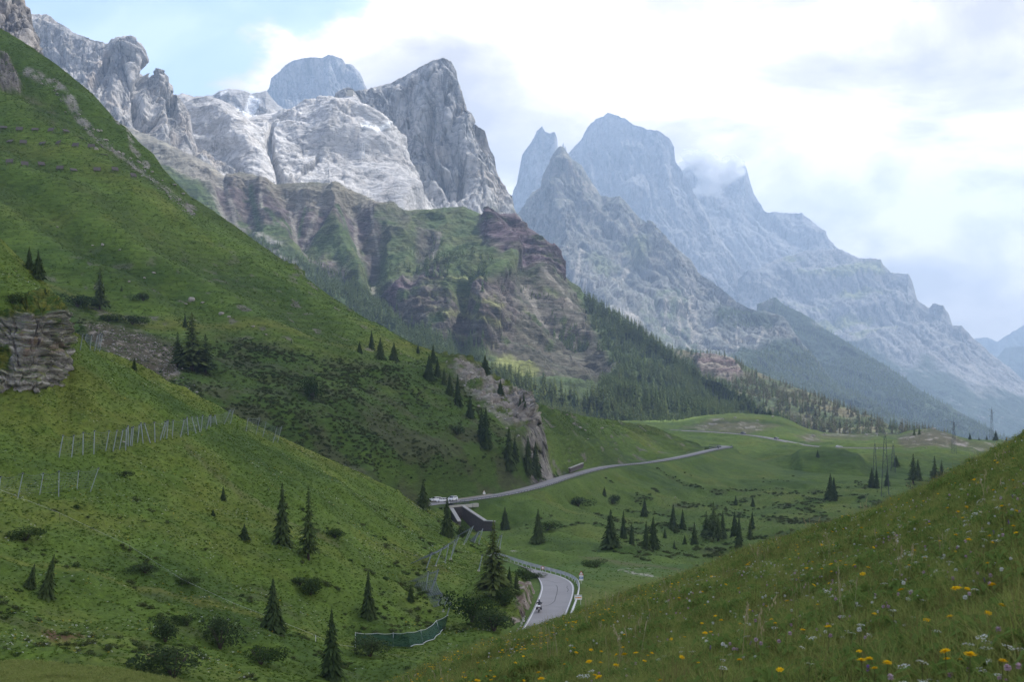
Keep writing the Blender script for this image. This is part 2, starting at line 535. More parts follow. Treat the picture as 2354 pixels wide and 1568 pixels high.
# fourth peak, the one with the cloud cap
loft('cloud_cap_peak', [[(1540, 420, 7300), (1567, 394, 7300), (1576, 386, 7300), (1600, 372, 7300), (1624, 380, 7300), (1640, 410, 7300), (1654, 428, 7300), (1677, 401, 7300), (1700, 384, 7300), (1714, 378, 7300), (1724, 411, 7300), (1734, 444, 7300), (1749, 468, 7250), (1759, 485, 7200), (1798, 488, 7200), (1844, 490, 7150), (1864, 505, 7100), (1888, 525, 7100), (1908, 552, 7050), (1921, 567, 7000), (1990, 600, 7000)],
                   [(1540, 560, 7000), (1700, 560, 6900), (1800, 580, 6850), (1990, 640, 6800)],
                   [(1540, 760, 6500), (1990, 760, 6500)]], 1540, 1990, 180, [60, 50], rock_disp(110, 45, 12, 520, .3, 2.0, 18), rock_color(C(.32, .317, .315), C(.24, .243, .25), seed=3., warm=.2), M_ROCK_FAR, back=(500, 500), jag=2.5, jag_scale=.08)

def p5_color(U, V, pos, n):
    c = rock_color(C(.28, .275, .265), C(.20, .20, .205), .3, seed=6.)(U, V, pos, n)
    q = pos / 300.
    w = 14 * fbm(q, 4)
    g = np.zeros(U.shape)
    for pl in ([(1790, 575), (1860, 600), (1930, 590), (2025, 600), (2040, 630), (1990, 650), (1900, 640), (1830, 640)],
               [(1800, 720), (1900, 700), (1960, 730), (2030, 740), (2080, 760), (1990, 790), (1920, 770), (1850, 740)],
               [(1900, 650), (1990, 660), (2060, 680), (2040, 700), (1940, 690)]):
        g = np.maximum(g, poly(U + w, V + w, pl, 8))
    bands = sstep(-.2, .35, np.sin((V + .18 * U + w * 1.5) / 9.0) + fbm(q * 6, 3))
    c = lerp3(c, C(.24, .26, .12), g * bands * .9)
    c = lerp3(c, SCREE * 1.15, stroke(U + w * .4, V, [(1868, 585), (1880, 610), (1895, 640), (1880, 660)], 10) * .8)
    c = lerp3(c, SCREE * 1.15, stroke(U + w * .4, V, [(1975, 630), (2010, 655), (2010, 690)], 9) * .7)
    c = lerp3(c, SCREE * 1.1, stroke(U + w * .4, V, [(2140, 755), (2170, 790), (2210, 830), (2240, 850)], 7) * .8)
    c = lerp3(c, SCREE * 1.1, stroke(U + w * .3, V, [(2130, 830), (2135, 870), (2132, 890)], 3.5) * .8)
    tl = np.interp(U, [1540, 1900, 2000, 2090, 2130, 2180, 2230, 2290, 2354, 2450], [760, 790, 812, 832, 815, 850, 890, 905, 905, 905])
    f = sstep(-10, 12, V - tl + w * 1.3)
    c = lerp3(c, C(.035, .06, .03), f * (1 - .5 * sstep(.3, .6, fbm(q * 4, 3))))
    return c
def p5_disp(U, V, pos, n):
    d = rock_disp(90, 36, 10, 420, .5, 4.0, 12)(U, V, pos, n)
    s = np.sin((V + .15 * U + 12 * fbm(pos / 260., 3)) / 13.0)
    d += 16 * s * sstep(540, 600, V) * (1 - sstep(760, 820, V))
    return d * (1 - .55 * sstep(800, 860, V))
loft('terraced_ridge', [[(1700, 640, 6500), (1781, 600, 6500), (1850, 575, 6500), (1928, 572, 6450), (1945, 584, 6400), (1968, 592, 6400), (2025, 594, 6350), (2031, 609, 6350), (2048, 626, 6300), (2088, 629, 6250), (2098, 646, 6250), (2108, 689, 6200), (2135, 706, 6150), (2145, 696, 6150), (2168, 702, 6100), (2182, 719, 6100), (2189, 749, 6050), (2209, 748, 6000), (2249, 786, 5950), (2285, 819, 5900), (2319, 843, 5850), (2354, 876, 5800), (2450, 940, 5700)],
                   [(1700, 730, 6150), (1900, 720, 6050), (2100, 780, 5850), (2250, 850, 5700), (2450, 960, 5500)],
                   [(1700, 860, 5600), (1900, 860, 5500), (2200, 900, 5300), (2450, 980, 5200)],
                   [(1700, 1040, 4600), (2450, 1060, 4500)]], 1700, 2450, 330, [60, 55, 50], p5_disp, p5_color, M_ROCK_FAR, back=(500, 420), jag=2.0, jag_scale=.07)

# third peak and the needle peak behind it
loft('square_peak', [[(1280, 400, 6600), (1310, 348, 6600), (1335, 321, 6600), (1351, 291, 6600), (1368, 272, 6600), (1386, 266, 6600), (1398, 257, 6600), (1418, 264, 6600), (1438, 269, 6580), (1458, 284, 6560), (1488, 296, 6530), (1518, 301, 6500), (1539, 317, 6480), (1550, 334, 6470), (1553, 368, 6450), (1573, 401, 6400), (1600, 450, 6350), (1650, 540, 6250), (1700, 610, 6150), (1760, 680, 6050), (1800, 720, 6000)],
                   [(1280, 470, 6350), (1450, 440, 6300), (1560, 480, 6250), (1650, 590, 6120), (1800, 740, 5950)],
                   [(1280, 620, 6050), (1450, 620, 5950), (1600, 660, 5900), (1800, 790, 5800)],
                   [(1280, 860, 5300), (1800, 900, 5300)]], 1280, 1800, 230, [60, 60, 40], rock_disp(110, 50, 13, 480, .28, 1.0, 22), rock_color(C(.32, .317, .315), C(.24, .243, .25), seed=1., warm=.3), M_ROCK_FAR, back=(500, 600), jag=2.0, jag_scale=.06)
loft('needle_peak', [[(1150, 520, 6300), (1183, 451, 6300), (1191, 408, 6300), (1201, 354, 6300), (1221, 328, 6300), (1234, 301, 6300), (1246, 289, 6300), (1253, 302, 6300), (1265, 307, 6300), (1270, 303, 6300), (1276, 302, 6300), (1281, 317, 6300), (1283, 345, 6300), (1291, 344, 6300), (1293, 330, 6300), (1295, 326, 6300), (1298, 340, 6300), (1300, 333, 6300), (1304, 350, 6300), (1330, 420, 6300), (1360, 480, 6300)],
                   [(1150, 560, 6200), (1250, 430, 6130), (1300, 440, 6130), (1360, 520, 6200)],
                   [(1150, 680, 5800), (1360, 680, 5800)]], 1150, 1360, 150, [60, 50], rock_disp(80, 35, 9, 380, .25, 9.0, 16), rock_color(C(.32, .317, .315), C(.24, .243, .25), seed=8., warm=.25), M_ROCK_FAR, back=(300, 500), jag=1.5, jag_scale=.1)

# far tower on the left of the great peak
loft('blue_tower', [[(560, 260, 5600), (600, 225, 5600), (612, 208, 5600), (618, 200, 5600), (621, 180, 5600), (635, 167, 5600), (655, 147, 5600), (678, 135, 5600), (709, 130, 5600), (739, 131, 5600), (755, 124, 5600), (772, 129, 5600), (787, 134, 5600), (795, 147, 5600), (808, 148, 5600), (827, 167, 5600), (838, 200, 5600), (850, 240, 5600)],
                   [(560, 300, 5350), (850, 280, 5350)], [(560, 360, 5100), (850, 360, 5100)]], 560, 850, 190, [70, 25], rock_disp(90, 45, 12, 420, .22, 12.0, 26), rock_color(C(.33, .33, .33), C(.25, .255, .265), seed=12., warm=.25), M_ROCK_FAR, back=(400, 500), jag=1.5, jag_scale=.08)
loft('snow_shoulder', [[(400, 222, 4900), (419, 214, 4900), (444, 222, 4900), (468, 222, 4900), (491, 218, 4900), (505, 209, 4900), (528, 203, 4900), (551, 205, 4900), (578, 214, 4900), (597, 211, 4900), (612, 207, 4900), (640, 240, 4900), (680, 270, 4900)],
                   [(400, 300, 4500), (680, 300, 4500)]], 400, 680, 130, 50, rock_disp(40, 22, 6, 220, .8, 14.0, 5),
     lambda U, V, pos, n: lerp3(rock_color(seed=2.)(U, V, pos, n), SNOW, np.maximum(poly(U + 5 * fbm(pos / 90., 3), V + 5 * fbm(pos / 70. + 4, 3), [(522, 232), (545, 226), (560, 232), (575, 216), (600, 226), (580, 238), (570, 245), (600, 258), (566, 266), (555, 244)], 2.5), poly(U, V, [(505, 214), (525, 206), (522, 212), (508, 220)], 2))), M_SLAB, back=(300, 200), jag=1.2)

# great peak
def cimon_color(U, V, pos, n):
    c = rock_color(C(.39, .388, .385), C(.30, .305, .315), .4, L=240., seed=21.)(U, V, pos, n)
    q = pos / 120.
    lower = sstep(380, 440, V + 18 * fbm(q, 3) - .25 * (U - 940))
    c = lerp3(c, PALE * 1.08, .75 * lower)
    c = lerp3(c, C(.16, .19, .09), .5 * sstep(430, 480, V) * sstep(.25, .5, fbm(q * 2, 4)) * sstep(1000, 1080, U))
    return c
def cimon_disp(U, V, pos, n):
    d = rock_disp(55, 26, 7, 300, .28, 22.0, 20)(U, V, pos, n)
    w = 8 * fbm(pos / 130., 3)
    d -= 28 * stroke(U + w, V, [(1000, 250), (985, 330), (1000, 400), (1040, 440)], 16)
    d += 14 * stroke(U + w, V, [(1052, 280), (1060, 330), (1085, 400), (1105, 470)], 34)
    d -= 16 * stroke(U + w, V, [(1045, 265), (1035, 300), (1050, 380), (1062, 440)], 12)
    d += 22 * stroke(U + w, V, [(930, 400), (990, 385), (1040, 400)], 26)
    return d
loft('great_peak', [[(770, 250, 4250), (800, 217, 4250), (842, 206, 4230), (897, 190, 4200), (930, 174, 4180), (964, 154, 4150), (994, 139, 4130), (1019, 132, 4120), (1036, 140, 4120), (1049, 164, 4120), (1054, 200, 4110), (1057, 231, 4110), (1067, 244, 4100), (1074, 281, 4090), (1094, 286, 4080), (1116, 301, 4070), (1126, 338, 4060), (1138, 361, 4050), (1141, 388, 4040), (1151, 418, 4030), (1164, 441, 4010), (1179, 450, 4000), (1183, 481, 3990), (1215, 520, 3980)],
                   [(770, 300, 4130), (900, 280, 4080), (1030, 270, 4040), (1100, 340, 4030), (1215, 530, 3950)],
                   [(770, 400, 4030), (900, 400, 3970), (1030, 400, 3930), (1120, 440, 3900), (1215, 550, 3880)],
                   [(770, 480, 3850), (930, 470, 3790), (1100, 500, 3700), (1215, 580, 3650)],
                   [(770, 640, 3200), (1215, 700, 3100)]], 770, 1215, 260, [55, 55, 40, 20], cimon_disp, cimon_color, M_ROCK_FAR, back=(350, 450), jag=1.6, jag_scale=.07)

# pale slabs
def slab_disp(U, V, pos, n):
    q = pos / 260. + 33
    d = 32 * fbm(q, 3, .4) + 7 * (ridged(q * C(2.2, 2.2, 3.2), 4) - .5)
    e, r = cells((pos[..., 0] + .3 * pos[..., 1]) / 90. + fbm(q, 2), (pos[..., 2] + .3 * pos[..., 0]) / 34., 5)
    d += 3 * (r - .5) - 2.5 * (1 - sstep(0, .12, e))
    t = pos[..., 2] * .8 + pos[..., 0] * .28 + 26 * fbm(pos / 170., 3)
    d += 3.5 * np.sin(t / 5.2) + 5.0 * np.sin(t / 17.0 + 1)
    d += 6 * fbm(q * 14, 4, .6)
    w = 8 * fbm(pos / 110., 3)
    d -= 34 * stroke(U + w, V + w, [(625, 285), (617, 330), (640, 372), (646, 420)], 12)
    d -= 26 * stroke(U + w, V + w, [(735, 345), (690, 375), (650, 405)], 9)
    d -= 22 * stroke(U + w, V + w, [(480, 300), (520, 290), (560, 260)], 9)
    d += 40 * stroke(U + w, V + w, [(760, 300), (830, 310), (870, 360), (900, 420), (930, 460)], 60)
    d += 30 * stroke(U + w, V + w, [(500, 250), (540, 310), (590, 370)], 60)
    return d
def slab_color(U, V, pos, n):
    c = rock_color(C(.56, .55, .54), C(.44, .435, .435), .15, L=200., seed=31.)(U, V, pos, n)
    t = pos[..., 2] * .8 + pos[..., 0] * .28 + 20 * fbm(pos / 120., 4)
    c = c * (1 - .13 * sstep(.3, .9, np.sin(t / 6.0)))[..., None]
    w = 5 * fbm(pos / 60., 3)
    c = lerp3(c, SNOW, poly(U + w * .7, V + w * .5, [(817, 325), (848, 324), (850, 330), (834, 336), (824, 331)], 2))
    c = lerp3(c, SNOW, .9 * stroke(U + w, V, [(636, 286), (628, 305), (622, 318)], 4))
    return c
loft('pale_slab_mountain', [[(380, 330, 3900), (421, 234, 3900), (444, 224, 3900), (470, 220, 3900), (500, 226, 3900), (540, 243, 3900), (560, 262, 3900), (572, 268, 3900), (600, 262, 3910), (640, 258, 3930), (662, 257, 3950), (720, 240, 4000), (787, 224, 4060), (815, 216, 4080), (842, 250, 4060), (870, 290, 4030), (893, 335, 3990), (925, 374, 3950), (934, 418, 3920), (980, 450, 3890), (1060, 500, 3850)],
                   [(380, 360, 3700), (560, 310, 3680), (700, 300, 3720), (830, 320, 3800), (930, 440, 3800), (1060, 520, 3780)],
                   [(380, 430, 3450), (600, 400, 3430), (760, 400, 3480), (900, 450, 3560), (1060, 540, 3620)],
                   [(380, 560, 2950), (1060, 640, 3100)]], 380, 1060, 330, [60, 60, 30], slab_disp, slab_color, M_SLAB, back=(400, 200), jag=1.0)

# pale cliffs at upper left
def cliff_disp(U, V, pos, n):
    d = rock_disp(44, 24, 6, 210, .4, 41.0, 14)(U, V, pos, n)
    w = 6 * fbm(pos / 90., 3)
    d -= 22 * stroke(U + w, V, [(250, 125), (240, 160), (215, 205)], 12)
    d += 16 * stroke(U + w, V, [(290, 120), (280, 180), (250, 240), (300, 300)], 30)
    d -= 30 * stroke(U + w, V, [(318, 160), (312, 230), (330, 300)], 12)
    d += 26 * stroke(U + w, V, [(365, 190), (370, 260), (380, 330)], 24)
    d -= 26 * stroke(U + w, V, [(398, 220), (396, 280), (400, 340)], 8)
    return d
def cliff_color(U, V, pos, n):
    c = rock_color(C(.40, .39, .38), C(.31, .31, .315), .4, L=150., seed=44.)(U, V, pos, n)
    w = 6 * fbm(pos / 60., 3)
    c = lerp3(c, C(.36, .30, .25), .6 * stroke(U + w, V, [(240, 120), (215, 170), (200, 210)], 14))
    return c
loft('pale_cliff', [[(40, 40, 3000), (72, 32, 3000), (110, 33, 3000), (129, 47, 2990), (147, 57, 2980), (167, 72, 2970), (187, 80, 2960), (204, 87, 2950), (234, 95, 2940), (249, 100, 2935), (256, 89, 2930), (267, 85, 2925), (294, 82, 2915), (309, 92, 2910), (315, 110, 2905), (317, 160, 2900), (329, 174, 2895), (341, 180, 2890), (348, 173, 2890), (368, 177, 2880), (388, 189, 2875), (396, 197, 2870), (398, 217, 2870), (406, 217, 2865), (421, 234, 2860), (438, 264, 2850), (443, 300, 2840), (449, 321, 2830), (454, 334, 2820), (481, 348, 2800), (501, 374, 2780), (515, 401, 2760), (560, 450, 2700)],
                   [(40, 120, 2860), (200, 180, 2800), (300, 210, 2760), (400, 300, 2740), (480, 390, 2720), (560, 470, 2650)],
                   [(40, 220, 2700), (200, 270, 2650), (300, 310, 2620), (400, 370, 2600), (500, 440, 2550), (560, 500, 2500)],
                   [(40, 420, 2300), (560, 640, 2200)]], 40, 560, 280, [55, 50, 25], cliff_disp, cliff_color, M_ROCK_FAR, back=(250, 300), jag=2.2, jag_scale=.09)
loft('dark_tower', [[(-80, -90, 1500), (30, -60, 1500), (50, -20, 1500), (57, -2, 1495), (60, 13, 1490), (70, 18, 1485), (73, 40, 1480), (78, 67, 1470), (82, 100, 1460), (100, 124, 1440), (125, 160, 1420)],
                   [(-80, 30, 1440), (60, 60, 1420), (125, 190, 1390)], [(-80, 260, 1200), (125, 300, 1200)]], -80, 125, 140, [60, 40],
     rock_disp(26, 14, 4, 110, .35, 51.0, 9), rock_color(C(.27, .255, .245), C(.18, .175, .175), .35, L=90., seed=52.), M_ROCK_FAR, back=(120, 150), jag=2.2, jag_scale=.1)

# front rock pyramid running down to the wooded spur
def spur_color(U, V, pos, n):
    c = rock_color(C(.25, .245, .24), C(.17, .172, .178), .35, L=240., seed=61., green=.25)(U, V, pos, n)
    q = pos / 150.
    w = 12 * fbm(q, 4)
    for pl, k in (([(1490, 690), (1570, 670), (1640, 810), (1660, 850), (1480, 830), (1440, 760)], .55),
                  ([(1560, 780), (1640, 800), (1700, 860), (1600, 860)], .7)):
        c = lerp3(c, C(.13, .19, .075), k * poly(U + w, V + w, pl, 10) * sstep(-.3, .35, fbm(q * 5, 3)))
    for pts, wd in (([(1580, 650), (1590, 720), (1612, 780), (1632, 830)], 12), ([(1450, 720), (1480, 745), (1500, 775), (1520, 800)], 15), ([(1560, 700), (1570, 750), (1590, 790)], 4), ([(1530, 700), (1535, 740)], 4),
                    ([(1690, 755), (1700, 800), (1710, 845)], 4.5), ([(1760, 770), (1740, 790), (1730, 815)], 4), ([(1345, 560), (1320, 640), (1300, 680)], 8), ([(1460, 555), (1450, 600), (1430, 640)], 9)):
        c = lerp3(c, SCREE * 1.25, .85 * stroke(U + w * .5, V, pts, wd, wd * .5))
    c = lerp3(c, C(.17, .20, .10), .7 * poly(U + w, V + w, [(1340, 590), (1380, 560), (1420, 610), (1390, 640)], 12))
    c = lerp3(c, C(.17, .20, .10), .6 * poly(U + w, V + w, [(1430, 560), (1490, 570), (1480, 620), (1440, 600)], 12))
    f = sstep(-12, 14, V + 1.2 * w - np.interp(U, [1180, 1400, 1500, 1640, 1700, 1760, 1820, 1900, 2100], [900, 820, 835, 850, 800, 790, 790, 850, 980]))
    f = np.maximum(f, .85 * poly(U + w, V + w, [(1640, 700), (1720, 705), (1800, 735), (1760, 760), (1700, 750), (1650, 750)], 10))
    c = lerp3(c, C(.035, .062, .028), f * .92)
    return c
def spur_disp(U, V, pos, n):
    d = rock_disp(70, 34, 9, 300, .42, 62.0, 14)(U, V, pos, n)
    return d * (1 - .5 * sstep(760, 860, V))
loft('rock_pyramid', [[(1170, 520, 4700), (1204, 475, 4700), (1224, 442, 4700), (1243, 431, 4700), (1248, 401, 4700), (1261, 374, 4700), (1271, 354, 4700), (1285, 336, 4700), (1293, 337, 4700), (1301, 346, 4690), (1315, 364, 4680), (1338, 378, 4660), (1355, 408, 4640), (1381, 448, 4600), (1405, 453, 4560), (1428, 451, 4520), (1452, 478, 4480), (1468, 501, 4450), (1488, 511, 4420), (1530, 548, 4350), (1567, 582, 4280), (1587, 596, 4240), (1604, 626, 4200), (1630, 642, 4150), (1664, 666, 4080), (1694, 692, 4010), (1727, 709, 3930), (1767, 719, 3850), (1801, 726, 3780), (1821, 756, 3720), (1845, 790, 3650), (1868, 816, 3580), (1901, 856, 3480), (1918, 880, 3420), (1968, 903, 3280), (2011, 930, 3150), (2045, 950, 3050), (2092, 980, 2920), (2160, 1010, 2800)],
                   [(1170, 580, 4450), (1300, 480, 4400), (1450, 590, 4250), (1600, 700, 4000), (1750, 780, 3650), (1900, 890, 3300), (2160, 1020, 2700)],
                   [(1170, 690, 4000), (1300, 640, 3950), (1450, 710, 3800), (1600, 790, 3550), (1750, 850, 3250), (1900, 920, 2950), (2160, 1040, 2550)],
                   [(1170, 860, 3100), (1450, 860, 3000), (1750, 930, 2700), (2160, 1080, 2200)]], 1170, 2160, 380, [60, 60, 40], spur_disp, spur_color, M_ROCK_FAR, back=(350, 300), jag=2.0, jag_scale=.06)
loft('dark_wooded_slope', [[(1740, 700, 5300), (1781, 682, 5250), (1801, 699, 5200), (1844, 719, 5100), (1901, 759, 4950), (1935, 779, 4850), (1985, 809, 4700), (2050, 850, 4500), (2120, 900, 4250), (2200, 945, 4050), (2300, 1000, 3850), (2420, 1050, 3700)],
                   [(1740, 800, 4900), (1985, 870, 4350), (2200, 990, 3800), (2420, 1080, 3500)],
                   [(1740, 1040, 3700), (2420, 1120, 3300)]], 1740, 2420, 230, [45, 45], rock_disp(45, 20, 8, 300, .6, 71.0, 4),
     lambda U, V, pos, n: lerp3(lerp3(np.broadcast_to(C(.034, .058, .030), pos.shape), C(.22, .22, .21), .75 * sstep(.42, .62, fbm(pos / 170. + 7, 4)) * (1 - sstep(800, 880, V))), C(.065, .095, .045), .8 * sstep(-.2, .4, fbm(pos / 120., 3)) * poly(U, V, [(2060, 890), (2120, 900), (2260, 970), (2330, 1010), (2180, 1020), (2090, 960)], 20)),  # lighter green band low on the wood stands in for sunlight
     M_ROCK_FAR, back=(300, 200), jag=1.5)

# ------------------------------------------------------------------ red layered mountain in the middle distance
E_RIDGE = [(250, 270, 2350), (294, 294, 2340), (334, 307, 2330), (368, 321, 2320), (401, 338, 2310), (451, 361, 2300), (485, 378, 2290), (515, 404, 2280), (551, 394, 2280), (585, 401, 2270), (635, 423, 2260), (685, 419, 2260), (729, 418, 2250), (787, 427, 2240), (837, 448, 2230), (870, 466, 2220), (920, 485, 2210), (987, 481, 2200), (1020, 478, 2190), (1064, 475, 2180), (1081, 481, 2170), (1107, 493, 2160), (1124, 498, 2140), (1147, 493, 2120), (1184, 491, 2100), (1194, 501, 2095), (1208, 521, 2090), (1225, 530, 2085), (1255, 552, 2075), (1275, 570, 2070), (1287, 590, 2065), (1289, 625, 2055), (1310, 645, 2045), (1335, 660, 2030), (1350, 690, 2010), (1380, 712, 1985), (1420, 740, 1950), (1460, 768, 1910), (1500, 792, 1870), (1540, 818, 1820), (1570, 834, 1780), (1600, 850, 1740), (1625, 872, 1700), (1655, 878, 1660), (1690, 906, 1610), (1715, 914, 1580), (1745, 940, 1540), (1790, 964, 1480), (1860, 1000, 1420)]
E_GULLY = [([(640, 425), (664, 454), (691, 531), (720, 570)], 16, 30), ([(776, 473), (735, 500), (691, 531)], 14, 26), ([(815, 470), (815, 492), (838, 550), (855, 589), (857, 640), (944, 734)], 16, 34),
           ([(872, 540), (866, 562), (855, 589)], 10, 20), ([(560, 405), (570, 470), (585, 520)], 12, 20), ([(1064, 690), (1056, 760), (1062, 830), (1080, 860)], 14, 36), ([(1195, 590), (1200, 640), (1240, 700), (1320, 790), (1380, 850)], 14, 24),
           ([(975, 560), (960, 610), (950, 640)], 14, 18), ([(500, 410), (520, 470), (560, 520)], 10, 16)]
def e_disp(U, V, pos, n):
    q = pos / 170. + 80
    w = 7 * fbm(q * 1.6, 4)
    d = 20 * fbm(q, 3, .4) + 13 * (ridged(q * C(2.6, 2.6, 1.2), 5, .5) - .5) + 3.5 * (ridged(q * 11, 3, .55) - .5)
    for pts, wd, amp in E_GULLY:
        d -= .7 * amp * stroke(U + w, V + w, pts, wd * 2.4)
    d += 22 * stroke(U + w, V + w, [(1130, 520), (1170, 600), (1100, 700), (1120, 760)], 40)
    d += 18 * stroke(U + w, V + w, [(770, 430), (765, 520), (800, 590), (830, 640)], 34)
    # bedding steps on the crags
    t = pos[..., 2] + .26 * pos[..., 0] + 9 * fbm(pos / 80., 3)
    crag = np.maximum.reduce([poly(U + w, V + w, [(1105, 495), (1184, 485), (1300, 590), (1295, 640), (1230, 640), (1170, 620), (1110, 560)], 14),
                              poly(U + w, V + w, [(870, 635), (1010, 620), (1060, 660), (1060, 800), (940, 730), (890, 690)], 14) * .9,
                              poly(U + w, V + w, [(1060, 620), (1180, 640), (1180, 790), (1060, 800)], 14),
                              poly(U + w, V + w, [(1180, 700), (1300, 700), (1400, 830), (1380, 870), (1260, 860), (1180, 800)], 20) * .8,
                              poly(U + w, V + w, [(330, 315), (510, 385), (620, 420), (600, 450), (480, 430), (360, 360)], 14) * .8])
    saw = (t / 9.0) % 1.0
    saw2 = (t / 3.7 + .3) % 1.0
    e, r = cells((pos[..., 0] + .4 * pos[..., 1]) / 26. + .3 * fbm(q * 3, 2), t / 5.5, 2)
    d += crag * (6.5 * (r - .5) - 2.5 * (1 - sstep(0, .14, e)) + 4.0 * (beds(t / 3.6) - .5))
    d += .35 * crag * (9 * sstep(0, .25, saw) * (1 - sstep(.55, 1, saw)) + 3.5 * sstep(0, .3, saw2) * (1 - sstep(.6, 1, saw2)) - 3)
    return d
def e_color(U, V, pos, n):
    q = pos / 90.
    w = 9 * fbm(q, 4); w2 = 6 * fbm(q * 2.4 + 8, 3)
    fine = fbm(q * 6, 3)
    c = lerp3(np.broadcast_to(C(.062, .095, .032), pos.shape), C(.085, .105, .04), sstep(-.3, .4, fbm(q * 2, 3)))
    # strata hues
    t = pos[..., 2] + .26 * pos[..., 0] + 9 * fbm(pos / 80., 3)
    red = lerp3(RED, C(.122, .100, .106), sstep(.1, .5, np.sin(t / 1.9 + 1.2 * fbm(pos / 40., 3)) * .6 + .5 * fine))
    red = lerp3(red, RED * .55, .7 * sstep(.78, .95, np.sin(t / 3.3 + .8 * fbm(pos / 60., 2))))
    red = lerp3(red, C(.16, .14, .125), .45 * sstep(.75, 1., np.sin(t / 7.1 + 1)))
    bd = beds(t / 2.7, 9) * .5 + beds(t / 7.3, 31) * .5; red = red * (.5 + 1.15 * bd)[..., None]
    rm = np.zeros(U.shape)
    for pl, k in (([(430, 370), (640, 430), (700, 440), (880, 480), (830, 560), (760, 520), (690, 535), (640, 520), (560, 500), (470, 440)], .85),
                  ([(1105, 495), (1150, 485), (1190, 480), (1310, 590), (1300, 650), (1200, 620), (1140, 600), (1100, 540)], 1.),
                  ([(870, 640), (1010, 620), (1030, 650), (960, 660), (900, 680)], 1.),
                  ([(880, 660), (1000, 670), (1060, 700), (1190, 640), (1190, 800), (1090, 810), (1000, 770), (930, 730)], .75),
                  ([(1180, 620), (1280, 640), (1330, 720), (1420, 850), (1370, 890), (1260, 870), (1150, 810)], .62),
                  ([(690, 560), (770, 580), (815, 650), (740, 620)], .8), ([(820, 500), (890, 510), (860, 590), (830, 560)], .7), ([(960, 520), (1010, 540), (990, 610), (950, 590)], .6), ([(860, 500), (960, 490), (940, 530), (880, 560)], .4)):
        rm = np.maximum(rm, k * poly(U + w, V + w2, pl, 10))
    c = lerp3(c, red, rm * sstep(-.45, .15, fbm(q * 3 + 5, 3) + .28 + .35 * (bd - .5)))
    tan = poly(U + w, V + w2, [(400, 330), (640, 415), (780, 415), (880, 455), (930, 490), (860, 500), (780, 480), (640, 450), (480, 410)], 12)
    c = lerp3(c, lerp3(TAN, C(.20, .185, .15), sstep(-.2, .3, fine)), .85 * tan)
    ul = poly(U + w, V + w2, [(240, 250), (380, 310), (520, 395), (520, 440), (440, 420), (350, 350), (250, 300)], 10)
    c = lerp3(c, lerp3(C(.20, .19, .17), C(.27, .255, .22), sstep(-.2, .5, np.sin(t / 4.0))), .9 * ul)
    # grassy strips
    for pts, wd in (([(575, 430), (590, 480), (600, 530)], 9), ([(640, 520), (600, 470)], 7), ([(700, 470), (690, 510)], 6), ([(770, 500), (820, 560), (850, 600)], 9), ([(470, 430), (540, 500), (600, 540)], 10)):
        c = lerp3(c, C(.06, .10, .035), .85 * stroke(U + w * .5, V, pts, wd))
    # ledges with bright turf
    led = poly(U + w, V + w2, [(960, 690), (1060, 640), (1150, 690), (1150, 790), (1060, 770)], 10)
    c = lerp3(c, C(.20, .215, .085), .75 * led * sstep(.45, .95, np.sin(t / 4.2)))
    # scree chutes
    for pts, wd in (([(600, 420), (596, 450), (606, 480)], 5), ([(690, 440), (680, 470), (676, 505), (690, 535)], 8), ([(755, 425), (740, 455), (712, 510), (692, 535)], 6), ([(660, 430), (668, 470), (688, 525)], 4), ([(805, 470), (820, 500), (818, 530), (826, 560)], 6), ([(848, 490), (858, 520), (868, 555)], 3.5), ([(855, 600), (862, 640)], 6),
                    ([(700, 540), (760, 510)], 3), ([(1010, 540), (1000, 580), (990, 610)], 6), ([(1200, 650), (1260, 720), (1330, 800)], 5), ([(1060, 780), (1064, 820), (1100, 850)], 8), ([(440, 400), (520, 470), (620, 560)], 8), ([(860, 690), (920, 720), (950, 735)], 5), ([(1240, 640), (1300, 720)], 4), ([(520, 440), (560, 500)], 5)):
        c = lerp3(c, SCREE * .8, .7 * stroke(U + w * .45, V + w2 * .3, pts, wd, wd * .6))
    c = lerp3(c, C(.19, .21, .07), .9 * poly(U + w * .6, V + w2 * .6, [(1150, 805), (1180, 800), (1240, 850), (1210, 870), (1130, 850)], 8))
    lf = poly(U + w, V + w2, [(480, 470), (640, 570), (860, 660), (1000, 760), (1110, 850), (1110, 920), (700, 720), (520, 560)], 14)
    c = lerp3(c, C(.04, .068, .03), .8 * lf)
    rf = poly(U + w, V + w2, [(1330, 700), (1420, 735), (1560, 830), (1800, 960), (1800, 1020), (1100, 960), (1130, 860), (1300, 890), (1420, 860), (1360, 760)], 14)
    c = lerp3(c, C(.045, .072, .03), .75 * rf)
    c = lerp3(c, C(.24, .235, .22), .8 * poly(U + w, V + w2, [(560, 520), (640, 560), (705, 625), (680, 640), (600, 570)], 10) * sstep(-.1, .3, fbm(q * 5, 3)))
    return c
